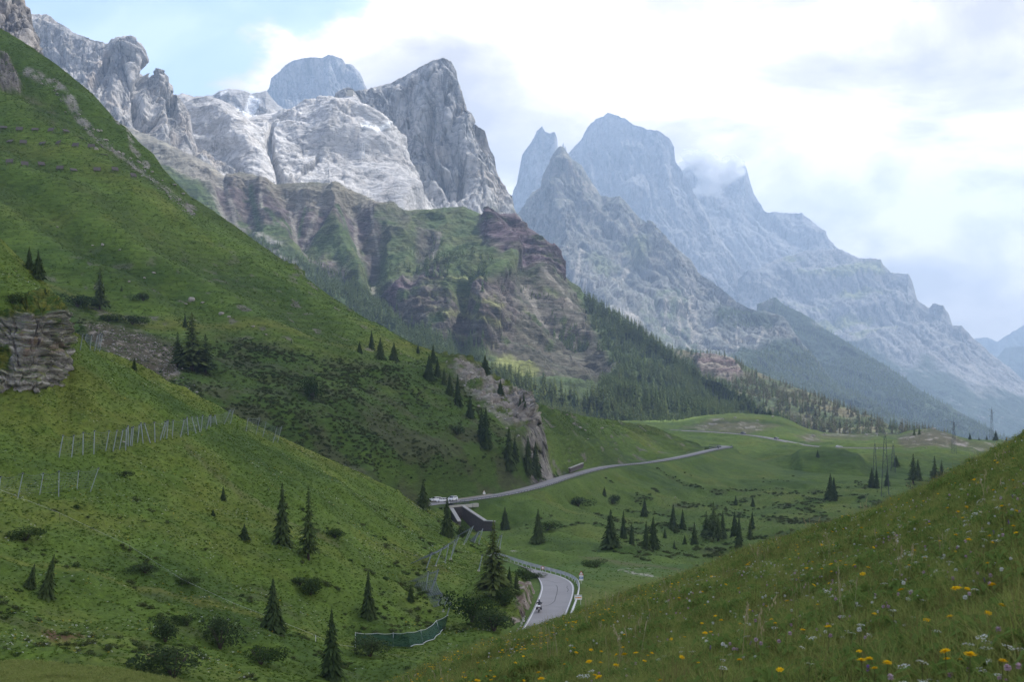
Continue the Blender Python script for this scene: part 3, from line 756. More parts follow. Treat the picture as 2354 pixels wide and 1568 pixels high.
loft('red_strata_mountain', [E_RIDGE,
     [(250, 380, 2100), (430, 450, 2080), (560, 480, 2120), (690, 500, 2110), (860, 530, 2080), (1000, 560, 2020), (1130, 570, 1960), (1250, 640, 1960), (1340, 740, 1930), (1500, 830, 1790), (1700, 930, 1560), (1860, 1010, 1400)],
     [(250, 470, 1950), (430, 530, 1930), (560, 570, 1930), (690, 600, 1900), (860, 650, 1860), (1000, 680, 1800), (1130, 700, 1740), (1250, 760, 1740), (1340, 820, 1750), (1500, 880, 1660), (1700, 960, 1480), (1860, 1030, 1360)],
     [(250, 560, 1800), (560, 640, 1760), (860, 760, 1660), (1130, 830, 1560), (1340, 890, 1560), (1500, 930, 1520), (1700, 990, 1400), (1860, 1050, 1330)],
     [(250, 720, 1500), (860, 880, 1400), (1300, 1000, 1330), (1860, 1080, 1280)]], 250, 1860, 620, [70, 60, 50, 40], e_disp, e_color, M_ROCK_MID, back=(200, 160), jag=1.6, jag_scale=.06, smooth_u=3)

# wooded hill right of it, with a small banded cliff
def f_disp(U, V, pos, n):
    q = pos / 130. + 90
    d = 18 * fbm(q, 4) + 4 * fbm(q * 6, 3)
    cl = poly(U, V, [(1595, 820), (1680, 822), (1710, 865), (1680, 885), (1605, 860)], 8)
    saw = (pos[..., 2] / 6.0 + .4 * fbm(q * 3, 2)) % 1
    return d + cl * (8 * sstep(0, .3, saw) * (1 - sstep(.6, 1, saw)) + 6)
def f_color(U, V, pos, n):
    q = pos / 70.
    c = lerp3(np.broadcast_to(C(.06, .085, .035), pos.shape), C(.13, .12, .07), sstep(-.1, .5, fbm(q, 4)))
    cl = poly(U + 6 * fbm(q * 2, 3), V + 6 * fbm(q * 2 + 4, 3), [(1595, 820), (1680, 822), (1710, 865), (1680, 885), (1605, 860)], 6)
    c = lerp3(c, lerp3(C(.17, .125, .12), C(.27, .24, .20), sstep(-.2, .5, np.sin(pos[..., 2] / 2.2 + 2 * fbm(q, 2)))), cl)
    c = lerp3(c, C(.20, .185, .14), .6 * stroke(U + 8 * fbm(q, 3), V, [(1850, 960), (1900, 985), (1950, 1000)], 9))
    return c
loft('wooded_hill', [[(1440, 800, 2300), (1500, 800, 2250), (1560, 803, 2200), (1600, 812, 2150), (1680, 822, 2080), (1730, 850, 2020), (1800, 880, 1960), (1900, 918, 1880), (2000, 962, 1800), (2080, 996, 1730), (2180, 1020, 1680)],
                     [(1440, 880, 1950), (1700, 920, 1830), (2000, 990, 1650), (2180, 1040, 1580)],
                     [(1440, 1060, 1400), (2180, 1080, 1400)]], 1440, 2180, 240, [45, 40], f_disp, f_color, M_ROCK_MID, back=(200, 120), jag=1.2)
# ------------------------------------------------------------------ far side of the valley (hills with the upper road)
def v1_disp(U, V, pos, n):
    q = pos / 60. + 100
    d = 3.6 * fbm(q, 4) + .8 * fbm(q * 8, 3) + 7 * stroke(U, V, [(1845, 1072), (1900, 1062), (1965, 1072)], 34) + 4 * stroke(U, V, [(2060, 1060), (2150, 1050), (2230, 1056)], 30)
    rk = np.maximum(poly(U, V, [(1560, 975), (1700, 955), (1800, 965), (1850, 1000), (1700, 995), (1580, 990)], 10), poly(U, V, [(2070, 1000), (2140, 985), (2200, 1005), (2250, 1040), (2150, 1045), (2080, 1030)], 10))
    return d + rk * 2.0 * (ridged(q * 3, 4) - .4)
def v1_color(U, V, pos, n):
    c = grass_mix(pos, 60.)
    q = pos / 25.
    rk = np.zeros(U.shape)
    for pl, k in (([(1570, 985), (1640, 965), (1730, 968), (1800, 980), (1720, 995)], .9), ([(2060, 1010), (2100, 995), (2150, 985), (2190, 1000), (2240, 1030), (2180, 1042), (2080, 1035)], 1.), ([(1860, 1000), (1930, 996), (2060, 1000), (1990, 1008), (1900, 1008)], .8), ([(1830, 1003), (1870, 1000), (1890, 1015), (1850, 1015)], .9), ([(2180, 1020), (2354, 1025), (2354, 1045), (2200, 1045)], .7)):
        rk = np.maximum(rk, k * poly(U + 10 * fbm(q, 3), V + 5 * fbm(q + 5, 3), pl, 7))
    nn = fbm(q * 1.8 + 9, 4)
    c = lerp3(c, C(.105, .09, .06), rk * .8)
    c = lerp3(c, C(.30, .27, .24), rk * sstep(.22, .5, nn))
    c = lerp3(c, G_DEEP * .8, .8 * poly(U + 8 * fbm(q, 3), V + 4 * fbm(q + 3, 3), [(1835, 1072), (1880, 1062), (1950, 1064), (2000, 1078), (1930, 1086), (1860, 1084)], 6))
    c = lerp3(c, G_DEEP, .6 * sstep(1030, 1045, V) * sstep(.0, .4, fbm(pos / 40. + 3, 3)))
    return c
loft('far_hill', [[(1380, 972, 1420), (1430, 968, 1400), (1500, 967, 1380), (1560, 964, 1360), (1620, 955, 1330), (1680, 950, 1310), (1740, 952, 1300), (1790, 957, 1290), (1820, 968, 1285), (1850, 984, 1280), (1900, 995, 1280), (1960, 999, 1290), (2020, 996, 1300), (2060, 1000, 1290), (2090, 990, 1270), (2140, 985, 1260), (2180, 996, 1260), (2220, 1008, 1270), (2260, 1012, 1280), (2300, 1010, 1290), (2354, 1022, 1290), (2450, 1040, 1290)],
                  [(1380, 980, 1200), (1470, 984, 1165), (1560, 989, 1125), (1640, 992, 1100), (1700, 996, 1080), (1750, 1002, 1060), (1800, 1011, 1035), (1845, 1019, 1010), (1900, 1025, 1000), (2050, 1025, 1010), (2150, 1022, 1030), (2450, 1050, 1050)],
                  [(1380, 1000, 1080), (1500, 1004, 1040), (1640, 1010, 1000), (1750, 1022, 960), (1830, 1036, 930), (1900, 1042, 920), (2050, 1045, 920), (2450, 1070, 940)],
                  [(1380, 1050, 880), (1640, 1055, 870), (1750, 1052, 890), (1830, 1060, 850), (1900, 1058, 845), (1960, 1066, 840), (2100, 1080, 830), (2450, 1095, 830)],
                  [(1380, 1110, 760), (1830, 1100, 780), (1960, 1105, 770), (2450, 1130, 760)]], 1380, 2450, 360, [26, 26, 30, 24], v1_disp, v1_color, M_GRASS_FAR, back=(100, 40), smooth_u=6, top_smooth=3, jag=1.2, jag_scale=.05, post=carve(which=(1, 2)))

# ------------------------------------------------------------------ big green slope with the snow barriers
L2_RIDGE = [(-200, -70, 860), (-100, 0, 830), (0, 65, 800), (33, 82, 792), (67, 104, 784), (104, 130, 776), (134, 150, 770), (167, 177, 762), (200, 204, 756), (221, 224, 752), (247, 254, 746), (267, 277, 742), (294, 297, 738), (317, 324, 734), (354, 354, 728), (374, 384, 724), (401, 414, 720), (434, 448, 714), (485, 481, 708), (535, 515, 702), (590, 555, 694), (640, 590, 688), (660, 606, 684), (700, 640, 678), (760, 680, 668), (830, 725, 656), (900, 767, 646), (950, 795, 638), (985, 806, 632), (1010, 818, 628), (1060, 832, 622), (1110, 852, 618), (1150, 878, 616), (1190, 905, 620), (1230, 925, 628), (1290, 945, 660), (1350, 958, 720), (1420, 967, 800), (1480, 985, 850), (1560, 1006, 880), (1620, 1022, 895)]
def l2_disp(U, V, pos, n):
    q = pos / 60. + 120
    w = 9 * fbm(pos / 50., 3)
    d = 3.2 * fbm(q, 4) + .5 * fbm(q * 9, 3)
    # shallow furrows running down the open slope
    t = (U * .62 - V) / 44. + .8 * fbm(q * .7, 3)
    op = 1 - sstep(-40, 40, V - np.interp(U, [-200, 200, 500, 800, 960], [640, 690, 740, 790, 800]))
    d += op * 2.6 * np.sin(t * 2.1) + op * .16 * np.sin(pos[..., 2] / .42 + 3 * fbm(pos / 16., 3))
    # rock bands
    rk = np.maximum(poly(U + w, V + w, [(1015, 825), (1110, 850), (1160, 885), (1210, 915), (1225, 960), (1180, 1000), (1130, 950), (1060, 880)], 10) * .7,
                    poly(U + w, V + w, [(1165, 905), (1215, 915), (1240, 990), (1300, 1070), (1290, 1095), (1230, 1080), (1190, 1010), (1160, 950)], 8))
    rk = np.maximum(rk, poly(U + w * .6, V + w * .6, [(-10, 120), (20, 135), (50, 190), (45, 215), (-10, 215)], 8))
    e, r = cells((pos[..., 0] + .5 * pos[..., 1]) / 6. + .4 * fbm(pos / 9., 2), pos[..., 2] / 5. + .05 * pos[..., 0], 6)
    d += rk * (2.6 * (r - .5) - 1.6 * (1 - sstep(0, .16, e)) + 4.0 * (ridged(pos * C(1, 1, .5) / 9. + 7, 4) - .45) + 2.2 * sstep(.2, .5, (pos[..., 2] / 3.1) % 1) + 3.0)
    t2 = seg_dist(U + w, V + w, [(130, 190), (230, 310), (330, 390), (400, 470), (450, 490)])
    d += (1 - sstep(5, 16, t2)) * 1.6 * (ridged(pos / 7., 3) - .2)
    d += (1 - sstep(4, 16, seg_dist(U + w, V + w, [(640, 575), (665, 610), (690, 640)]))) * 4 * ridged(pos / 8., 3)
    d -= 2.5 * stroke(U + w, V + w, [(0, 390), (60, 430), (130, 480), (170, 520)], 22)
    # shrub hollow: bumpy
    d += sstep(0, 60, V - np.interp(U, [-200, 200, 500, 800, 960], [640, 690, 740, 790, 800])) * 1.3 * fbm(pos / 14., 3)
    return d
def l2_color(U, V, pos, n):
    c = grass_mix(pos, 70.)
    w = 10 * fbm(pos / 45., 4); w2 = 5 * fbm(pos / 18. + 3, 3)
    t = (U * .62 - V) / 44. + .8 * fbm(pos / 86. + 171, 3)
    c = c * (1 + .17 * np.sin(t * 2.1 + .9) + .13 * np.sin(pos[..., 2] / .42 + 3 * fbm(pos / 16., 3)) * sstep(-.3, .4, fbm(pos / 30. + 8, 3)))[..., None]
    top = poly(U + w, V + w, [(0, 60), (120, 140), (330, 330), (430, 440), (330, 390), (220, 300), (110, 190), (0, 110)], 10)
    c = lerp3(c, G_DEEP * 1.25, .6 * top)
    rim = np.maximum(0, 1 - np.abs(V - np.interp(U, [-200, 120, 240, 330, 560, 680, 800, 960, 1200], [600, 660, 720, 745, 745, 765, 792, 800, 820]) + w) / 16.)
    c = lerp3(c, G_YEL * 1.15, .75 * rim)
    # hollow of dwarf shrubs and heath
    hol = sstep(0, 34, V + w - np.interp(U, [-200, 120, 240, 330, 560, 680, 800, 960, 1060, 1200, 1700], [640, 690, 740, 765, 760, 785, 812, 820, 850, 1000, 1200]))
    hn = fbm(pos / 16. + 9, 4)
    c = lerp3(c, lerp3(G_DEEP * .95, HEATH, sstep(-.2, .3, hn)), .85 * hol)
    c = lerp3(c, G_MID, .5 * hol * sstep(.15, .5, fbm(pos / 26. + 19, 3)))
    # bare stony patch
    st = poly(U + w, V + w2, [(190, 745), (240, 742), (330, 770), (400, 800), (420, 850), (380, 880), (470, 920), (400, 900), (300, 850), (220, 800)], 12)
    c = lerp3(c, C(.088, .070, .048), .85 * st)
    c = lerp3(c, C(.27, .235, .19), st * sstep(.33, .5, fbm(pos / 3.4 + 2, 3)))
    # rock and scree
    sc = poly(U + w, V + w2, [(1015, 825), (1060, 845), (1110, 862), (1160, 890), (1215, 920), (1205, 960), (1180, 1000), (1140, 960), (1070, 890)], 9)
    c = lerp3(c, lerp3(C(.22, .195, .165), C(.32, .29, .25), sstep(-.1, .3, fbm(pos / 3.5, 3))), sc * sstep(-.35, .15, fbm(pos / 14. + 4, 4)))
    cl = np.maximum(poly(U + w2, V + w2, [(1165, 905), (1215, 915), (1240, 990), (1262, 1030), (1310, 1080), (1290, 1095), (1230, 1090), (1190, 1010), (1160, 950)], 6), .9 * poly(U + w2, V + w2, [(1160, 1095), (1210, 1085), (1240, 1105), (1190, 1125)], 8))
    cl = np.maximum(cl, poly(U + w2, V + w2, [(-10, 120), (20, 135), (50, 190), (45, 215), (-10, 215)], 6))
    e, r = cells((pos[..., 0] + .5 * pos[..., 1]) / 6. + .4 * fbm(pos / 9., 2), pos[..., 2] / 5. + .05 * pos[..., 0], 6)
    rkc = lerp3(C(.15, .138, .122), C(.29, .265, .23), sstep(-.3, .5, fbm(pos * C(1, 1, 2) / 4., 4) + r - .5)) * (.35 + .65 * sstep(0, .14, e))[..., None]
    c = lerp3(c, rkc, cl * sstep(-.6, -.1, fbm(pos / 9. + 14, 3)))
    for pts, wd in (([(60, 165), (130, 195), (180, 255), (230, 310), (290, 360), (330, 390)], 7), ([(330, 390), (400, 455), (440, 490)], 9), ([(290, 300), (310, 340), (345, 370)], 4), ([(255, 265), (280, 300)], 3), ([(640, 575), (665, 610), (690, 640)], 8)):
        m = stroke(U + w * .7, V + w * .4, pts, wd * 1.5, wd) * sstep(-.1, .25, fbm(pos / 6. + 8, 3) + .12)
        c = lerp3(c, C(.28, .26, .23), .85 * m)
    c = lerp3(c, C(.13, .115, .075), .7 * poly(U + w, V + w, [(60, 210), (130, 240), (120, 290), (70, 260)], 14) * sstep(-.2, .3, hn))
    c = lerp3(c, C(.17, .15, .13), .7 * sstep(.42, .55, fbm(pos / 8. + 77, 3)) * (1 - hol) * sstep(500, 700, V))
    return c
loft('barrier_slope', [L2_RIDGE,
     [(-200, 380, 640), (0, 400, 620), (300, 480, 610), (450, 570, 615), (650, 690, 600), (830, 780, 590), (960, 830, 590), (1100, 890, 588), (1190, 940, 590), (1260, 975, 610), (1350, 985, 680), (1480, 1000, 800), (1620, 1030, 880)],
     [(-200, 660, 520), (0, 640, 520), (200, 700, 520), (450, 760, 520), (650, 790, 530), (830, 835, 540), (960, 880, 545), (1100, 950, 550), (1190, 1000, 556), (1260, 1020, 580), (1350, 1015, 655), (1480, 1022, 770), (1620, 1034, 870)],
     [(-200, 860, 440), (200, 860, 440), (450, 890, 440), (650, 930, 450), (830, 970, 470), (960, 1010, 490), (1100, 1040, 510), (1190, 1060, 530), (1260, 1070, 560), (1350, 1055, 635), (1480, 1050, 730), (1620, 1036, 860)],
     [(-200, 1200, 360), (650, 1170, 390), (830, 1160, 420), (960, 1150, 450), (1040, 1150, 476), (1160, 1132, 508), (1240, 1113, 537), (1300, 1093, 580), (1350, 1079, 617), (1405, 1067, 660), (1470, 1062, 696), (1530, 1055, 728), (1585, 1044, 772), (1625, 1035, 835)],
     [(-200, 1250, 350), (650, 1250, 365), (960, 1200, 430), (1040, 1166, 462), (1160, 1146, 494), (1240, 1127, 522), (1300, 1105, 565), (1350, 1090, 602), (1405, 1077, 645), (1470, 1072, 682), (1530, 1064, 714), (1585, 1052, 757), (1625, 1042, 820)]],
     -200, 1620, 560, [95, 85, 65, 55, 10], l2_disp, l2_color, M_GRASS_FAR, back=(90, 60), smooth_u=4, jag=1.2, jag_scale=.05, post=carve(off=.28, which=(1,)))

# ------------------------------------------------------------------ valley floor under the bridge
def v2_disp(U, V, pos, n):
    q = pos / 40. + 140
    amp = sstep(1050, 1130, V) * (1 - .75 * sstep(1280, 1320, V))
    ch = stroke(U, V, [(1049, 1168), (1056, 1195), (1080, 1232)], 22, 16)
    d = -4.5 * ch + amp * (1 - ch) * (3.0 * fbm(q, 4) + 1.2 * fbm(pos / 12. + 4, 3)) + .35 * fbm(q * 9, 3)
    return d
def v2_color(U, V, pos, n):
    c = grass_mix(pos, 45.)
    w = 9 * fbm(pos / 22., 4)
    sh = sstep(.1, .5, fbm(pos / 20. + 33, 4)) * poly(U, V, [(1350, 1130), (1500, 1085), (1700, 1120), (1900, 1110), (2150, 1120), (2100, 1230), (1800, 1260), (1650, 1290), (1400, 1290), (1180, 1240)], 30)
    c = lerp3(c, lerp3(G_DEEP, HEATH, sstep(-.2, .4, fbm(pos / 9., 3))), .85 * sh)
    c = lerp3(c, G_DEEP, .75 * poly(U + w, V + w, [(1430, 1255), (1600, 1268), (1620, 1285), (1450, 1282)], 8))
    flat = poly(U + w, V + w * .5, [(1150, 1285), (1400, 1288), (1640, 1296), (1700, 1300), (1500, 1350), (1350, 1450), (1100, 1450)], 14)
    c = lerp3(c, lerp3(C(.064, .122, .024), C(.088, .132, .030), sstep(-.2, .3, fbm(pos / 7., 3))), .7 * flat)
    c = lerp3(c, G_YEL, .55 * poly(U + w, V + w, [(1330, 1370), (1420, 1340), (1600, 1330), (1500, 1400), (1330, 1420)], 20))
    for pts, wd in (([(1500, 1308), (1420, 1312), (1520, 1330)], 1), ([(1160, 1268), (1200, 1278)], 3.0), ([(1440, 1319), (1500, 1325)], 3.0)):
        c = lerp3(c, C(.36, .33, .29), .7 * stroke(U + w * .3, V, pts, wd))
    c = lerp3(c, C(.15, .11, .07), .5 * stroke(U + w * .3, V, [(1330, 1288), (1400, 1296), (1520, 1306), (1640, 1320)], 2.2))
    return c
loft('valley_floor', [[(930, 1172, 448), (985, 1165, 459), (1030, 1160, 467), (1085, 1153, 479), (1160, 1142, 498), (1240, 1123, 527), (1300, 1102, 569), (1350, 1088, 606), (1405, 1075, 649), (1470, 1070, 685), (1530, 1062, 717), (1585, 1051, 759), (1625, 1041, 805), (1660, 1036, 845), (1690, 1038, 860), (1730, 1055, 830), (1800, 1078, 790), (1900, 1090, 740), (2000, 1098, 725), (2100, 1105, 715), (2450, 1120, 700)],
                      [(930, 1182, 436), (1085, 1162, 468), (1240, 1135, 512), (1405, 1085, 630), (1530, 1074, 690), (1660, 1050, 800), (1800, 1095, 740), (2000, 1112, 700), (2450, 1130, 680)],
                      [(930, 1225, 425), (1100, 1212, 450), (1250, 1195, 462), (1400, 1160, 560), (1550, 1140, 620), (1700, 1130, 680), (1800, 1140, 632), (1900, 1145, 632), (2000, 1150, 630), (2100, 1150, 620), (2450, 1160, 600)],
                      [(930, 1290, 335), (1100, 1266, 355), (1250, 1256, 366), (1400, 1264, 372), (1550, 1266, 386), (1650, 1252, 420), (1750, 1225, 465), (1850, 1205, 500), (2000, 1200, 490), (2450, 1200, 470)],
                      [(930, 1335, 262), (1100, 1318, 276), (1200, 1312, 284), (1350, 1316, 284), (1500, 1325, 280), (1600, 1320, 290), (1700, 1295, 325), (1800, 1270, 350), (2000, 1260, 360), (2450, 1260, 360)],
                      [(930, 1440, 204), (1200, 1436, 205), (1330, 1420, 212), (1600, 1400, 220), (2000, 1390, 225), (2450, 1390, 225)],
                      [(930, 1560, 168), (2450, 1560, 168)]], 930, 2450, 560, [10, 40, 40, 34, 50, 14], v2_disp, v2_color, M_GRASS, back=(10, 3), nback=2, smooth_u=5, post=carve(which=(0, 1)))

# ------------------------------------------------------------------ near slope on the left
B_RIDGE = [(-220, 440, 250), (-100, 500, 246), (0, 547, 242), (60, 606, 240), (110, 655, 238), (138, 690, 237), (150, 715, 237), (157, 745, 238), (165, 772, 242), (200, 790, 254), (250, 813, 266), (350, 861, 270), (450, 909, 272), (550, 959, 276), (640, 1001, 282), (740, 1048, 290), (840, 1093, 300), (930, 1142, 312), (1010, 1183, 322), (1060, 1211, 326), (1100, 1228, 322), (1150, 1275, 300), (1190, 1298, 284), (1215, 1312, 270), (1235, 1333, 256), (1243, 1348, 249)]
B_TERR = [(-220, 1215, 150), (0, 1255, 152), (130, 1290, 154), (300, 1327, 157), (450, 1357, 161), (600, 1402, 164), (720, 1452, 167), (800, 1486, 169), (900, 1495, 172), (1000, 1470, 182), (1100, 1440, 190), (1165, 1440, 192), (1200, 1440, 200), (1243, 1440, 203)]
def b_crag(U, V, pos):
    w = 5 * fbm(pos / 9., 3)
    return np.maximum.reduce([poly(U + w, V + w, [(-40, 745), (30, 735), (75, 720), (100, 722), (157, 712), (157, 775), (150, 800), (140, 800), (130, 830), (92, 800), (85, 875), (40, 865), (25, 850), (-40, 870)], 4),
                              .8 * poly(U + w, V + w, [(-30, 830), (20, 850), (25, 870), (-30, 860)], 4), .7 * poly(U + w, V + w, [(40, 660), (80, 680), (75, 705), (50, 700)], 4), .6 * poly(U + w, V + w, [(-10, 640), (15, 650), (10, 690), (-10, 690)], 4)])
def b_bank(U, V, pos):
    w = 5 * fbm(pos / 5., 3)
    return np.maximum(poly(U + w, V + w, [(1185, 1340), (1218, 1335), (1240, 1348), (1243, 1365), (1222, 1400), (1205, 1432), (1190, 1430), (1195, 1390)], 5), 0)
def b_disp(U, V, pos, n):
    q = pos / 26. + 160
    d = 1.7 * fbm(q, 4) + .30 * fbm(pos / 2.6, 4) + .5 * fbm(pos / 7. + 9, 3)
    d += b_bank(U, V, pos) * (1.5 * (ridged(pos / 3., 4) - .3))
    d += 1.2 * stroke(U, V, [(620, 1170), (480, 1100), (380, 1050)], 30) * .4
    return d
def b_color(U, V, pos, n):
    c = grass_mix(pos, 28.)
    w = 9 * fbm(pos / 12., 4)
    hs = sstep(.1, .5, fbm(pos / 11. + 7, 4))
    low = sstep(1250, 1400, V)
    c = lerp3(c, G_DEEP * .9, .55 * hs * low)
    c = lerp3(c, HEATH, .5 * sstep(.25, .6, fbm(pos / 8. + 31, 4)) * sstep(1150, 1350, V))
    c = lerp3(c, G_YEL * 1.05, .6 * stroke(U + w * .3, V + w * .3, [(0, 1262), (130, 1297), (300, 1334), (450, 1364), (600, 1409), (720, 1458)], 9))
    c = lerp3(c, G_YEL * 1.1, .5 * (1 - sstep(0, 12, V - np.interp(U, [a[0] for a in B_RIDGE], [a[1] for a in B_RIDGE]))))
    c = lerp3(c, C(.11, .11, .045), .5 * stroke(U + w, V + w, [(430, 1030), (470, 1070), (560, 1130), (640, 1170), (780, 1260)], 12))
    for pl in ([(135, 1540 - 100), (190, 1430), (200, 1450), (150, 1462)], [(330, 1500), (410, 1500), (415, 1520), (340, 1515)], [(100, 1440), (130, 1430), (160, 1455), (120, 1460)]):
        c = lerp3(c, C(.12, .062, .038), .9 * poly(U + w * .5, V + w * .4, pl, 5))
    bk = b_bank(U, V, pos)
    c = lerp3(c, lerp3(C(.16, .125, .10), C(.30, .265, .225), sstep(-.1, .4, fbm(pos / 1.6, 3))), bk * sstep(-.25, .1, fbm(pos / 3. + 8, 3)))
    return c
loft('near_slope', [B_RIDGE,
     [(-220, 640, 216), (0, 690, 214), (60, 712, 214), (110, 728, 216), (157, 752, 226), (200, 800, 247), (350, 880, 255), (550, 985, 258), (740, 1080, 268), (930, 1180, 284), (1060, 1240, 296), (1150, 1290, 280), (1215, 1322, 262), (1243, 1352, 247)],
     [(-220, 860, 206), (0, 870, 206), (60, 868, 207), (110, 845, 213), (157, 830, 222), (250, 880, 226), (350, 930, 228), (550, 1030, 232), (740, 1120, 242), (930, 1220, 256), (1060, 1280, 258), (1120, 1305, 244), (1170, 1322, 236), (1215, 1343, 239), (1243, 1362, 242)],
     [(-220, 1060, 180), (0, 1080, 182), (200, 1110, 188), (400, 1150, 194), (600, 1200, 200), (800, 1260, 210), (930, 1310, 220), (1060, 1350, 222), (1120, 1365, 214), (1170, 1378, 210), (1205, 1390, 212), (1228, 1397, 218), (1243, 1400, 219)],
     [(a[0], a[1] - 26 if a[0] < 850 else a[1] - 14, a[2] + (9 if a[0] < 850 else 6)) for a in B_TERR],
     B_TERR,
     [(-220, 1420, 126), (0, 1430, 128), (300, 1470, 132), (600, 1520, 138), (800, 1560, 146), (1000, 1550, 160), (1243, 1520, 180)],
     [(-220, 1700, 96), (300, 1700, 100), (800, 1700, 118), (1243, 1640, 150)]], -220, 1243, 620, [70, 40, 70, 60, 16, 60, 24], b_disp, b_color, M_GRASS, back=(16, 9), nback=4, smooth_u=3, jag=1.4, jag_scale=.08, post=carve(off=.32, which=(0,), extra=.15, shoulder=.9))


# banded crag standing out of the near slope
def nc_disp(U, V, pos, n):
    t = pos[..., 2] + .10 * pos[..., 0] + .6 * fbm(pos / 5., 3)
    k = pos[..., 0] * 0
    saw = (t / 1.15) % 1; saw2 = (t / .42 + .4) % 1; saw3 = (t / .17) % 1
    d = .75 * sstep(0, .12, saw) * (1 - sstep(.55, 1., saw)) + .34 * sstep(0, .2, saw2) * (1 - sstep(.6, 1, saw2)) + .10 * saw3
    d = d * (.6 + .6 * fbm(pos / 3. + 9, 3))
    blk = fbm(pos * C(1, 1, .25) / 3.2 + 3, 3)
    e, r = cells((pos[..., 0] + .4 * pos[..., 1]) / 2.6 + .3 * fbm(pos / 4., 2), t / 1.3, 4)
    d += .9 * blk + .2 * fbm(pos / .8, 3) + 1.1 * (r - .5) - .45 * (1 - sstep(0, .12, e)) + .5 * (beds(t / .55) - .5)
    w = 3 * fbm(pos / 2.5, 2)
    d -= 1.8 * stroke(U + 2 * w, V, [(100, 715), (105, 770), (110, 805), (118, 850)], 5, 4)
    d -= .7 * stroke(U + 2 * w, V, [(38, 740), (34, 790), (44, 850)], 4, 4)
    d -= .6 * stroke(U + 2 * w, V, [(138, 735), (136, 760), (142, 800)], 4, 4)
    d -= 1.2 * stroke(U + w, V, [(80, 730), (84, 800)], 3, 3)
    return d
def nc_color(U, V, pos, n):
    w = 5 * fbm(pos / 4., 3)
    t = pos[..., 2] + .10 * pos[..., 0] + .6 * fbm(pos / 5., 3)
    rock = lerp3(C(.17, .16, .148), C(.38, .355, .325), sstep(-.5, .8, np.sin(t * 5.5) * .55 + 1.1 * fbm(pos * C(1, 1, 2.5) / 1.6, 4)))
    rock = rock * (.72 + .6 * beds(t / .38, 5))[..., None]
    rock = lerp3(rock, C(.26, .165, .11), .6 * poly(U + w, V + w, [(50, 765), (88, 772), (88, 830), (45, 822)], 8) * sstep(-.2, .3, fbm(pos / 1.5 + 4, 3)))
    rock = lerp3(rock, C(.26, .17, .11), .5 * poly(U + w, V + w, [(108, 793), (142, 793), (140, 812), (112, 814)], 5))
    g = sstep(.40, .62, n[..., 2] + .25 * fbm(pos / 1.3, 3))
    top = 1 - sstep(0, 16, V - np.interp(U, [-90, 0, 60, 100, 110, 157], [728, 738, 722, 716, 716, 706]) - 10 * fbm(pos / 2.2 + 6, 3))
    g = np.maximum(g * .8, top)
    g = np.maximum(g, poly(U + w, V + w, [(-10, 790), (22, 795), (30, 815), (18, 850), (-10, 860)], 6))
    g = np.maximum(g, .9 * poly(U + w, V + w, [(112, 732), (135, 735), (128, 752), (112, 750)], 5))
    return lerp3(rock, lerp3(G_DEEP, G_YEL, sstep(-.3, .4, fbm(pos / 1.2 + 2, 3))), g)
loft('near_crag', [[(-90, 700, 220), (0, 712, 219.5), (40, 690, 219), (75, 672, 220), (110, 664, 222), (135, 684, 224), (150, 705, 226), (158, 735, 228), (170, 790, 236)],
                   [(-90, 728, 211.5), (0, 738, 211), (60, 722, 211), (100, 716, 212.5), (110, 716, 213.5), (140, 712, 217.5), (150, 716, 220), (158, 745, 224), (170, 800, 234)],
                   [(-90, 790, 208.5), (0, 795, 208), (60, 790, 208), (100, 778, 210), (110, 770, 211.5), (140, 762, 215.5), (150, 765, 218.5), (158, 780, 223), (170, 810, 233)],
                   [(-90, 868, 205.5), (0, 865, 204.5), (25, 858, 205), (45, 868, 205), (85, 884, 205.5), (96, 850, 208), (110, 838, 210), (130, 838, 212), (140, 808, 215), (150, 805, 218), (158, 800, 222), (170, 825, 231)],
                   [(-90, 930, 206.5), (85, 930, 207.5), (130, 890, 214), (170, 850, 231)]], -90, 170, 270, [30, 60, 70, 16], nc_disp, nc_color, M_CRAG, back=(6, 5), nback=3, edge=.5, jag=.8, jag_scale=.1)

# grassy knoll at the lower left
loft('near_knoll', [[(-150, 1516, 74), (0, 1523, 74), (80, 1522, 74), (160, 1530, 72), (260, 1538, 70), (340, 1552, 68), (430, 1572, 66), (560, 1620, 62)],
                    [(-150, 1600, 60), (160, 1610, 58), (560, 1680, 52)], [(-150, 1800, 46), (560, 1850, 42)]], -150, 560, 150, [24, 24],
     lambda U, V, pos, n: .35 * fbm(pos / 6., 4) + .1 * fbm(pos / 1.2, 3), lambda U, V, pos, n: lerp3(grass_mix(pos, 8.), G_YEL * 1.1, np.full(U.shape, .55)), M_GRASS, back=(8, 5), nback=3, smooth_u=6)

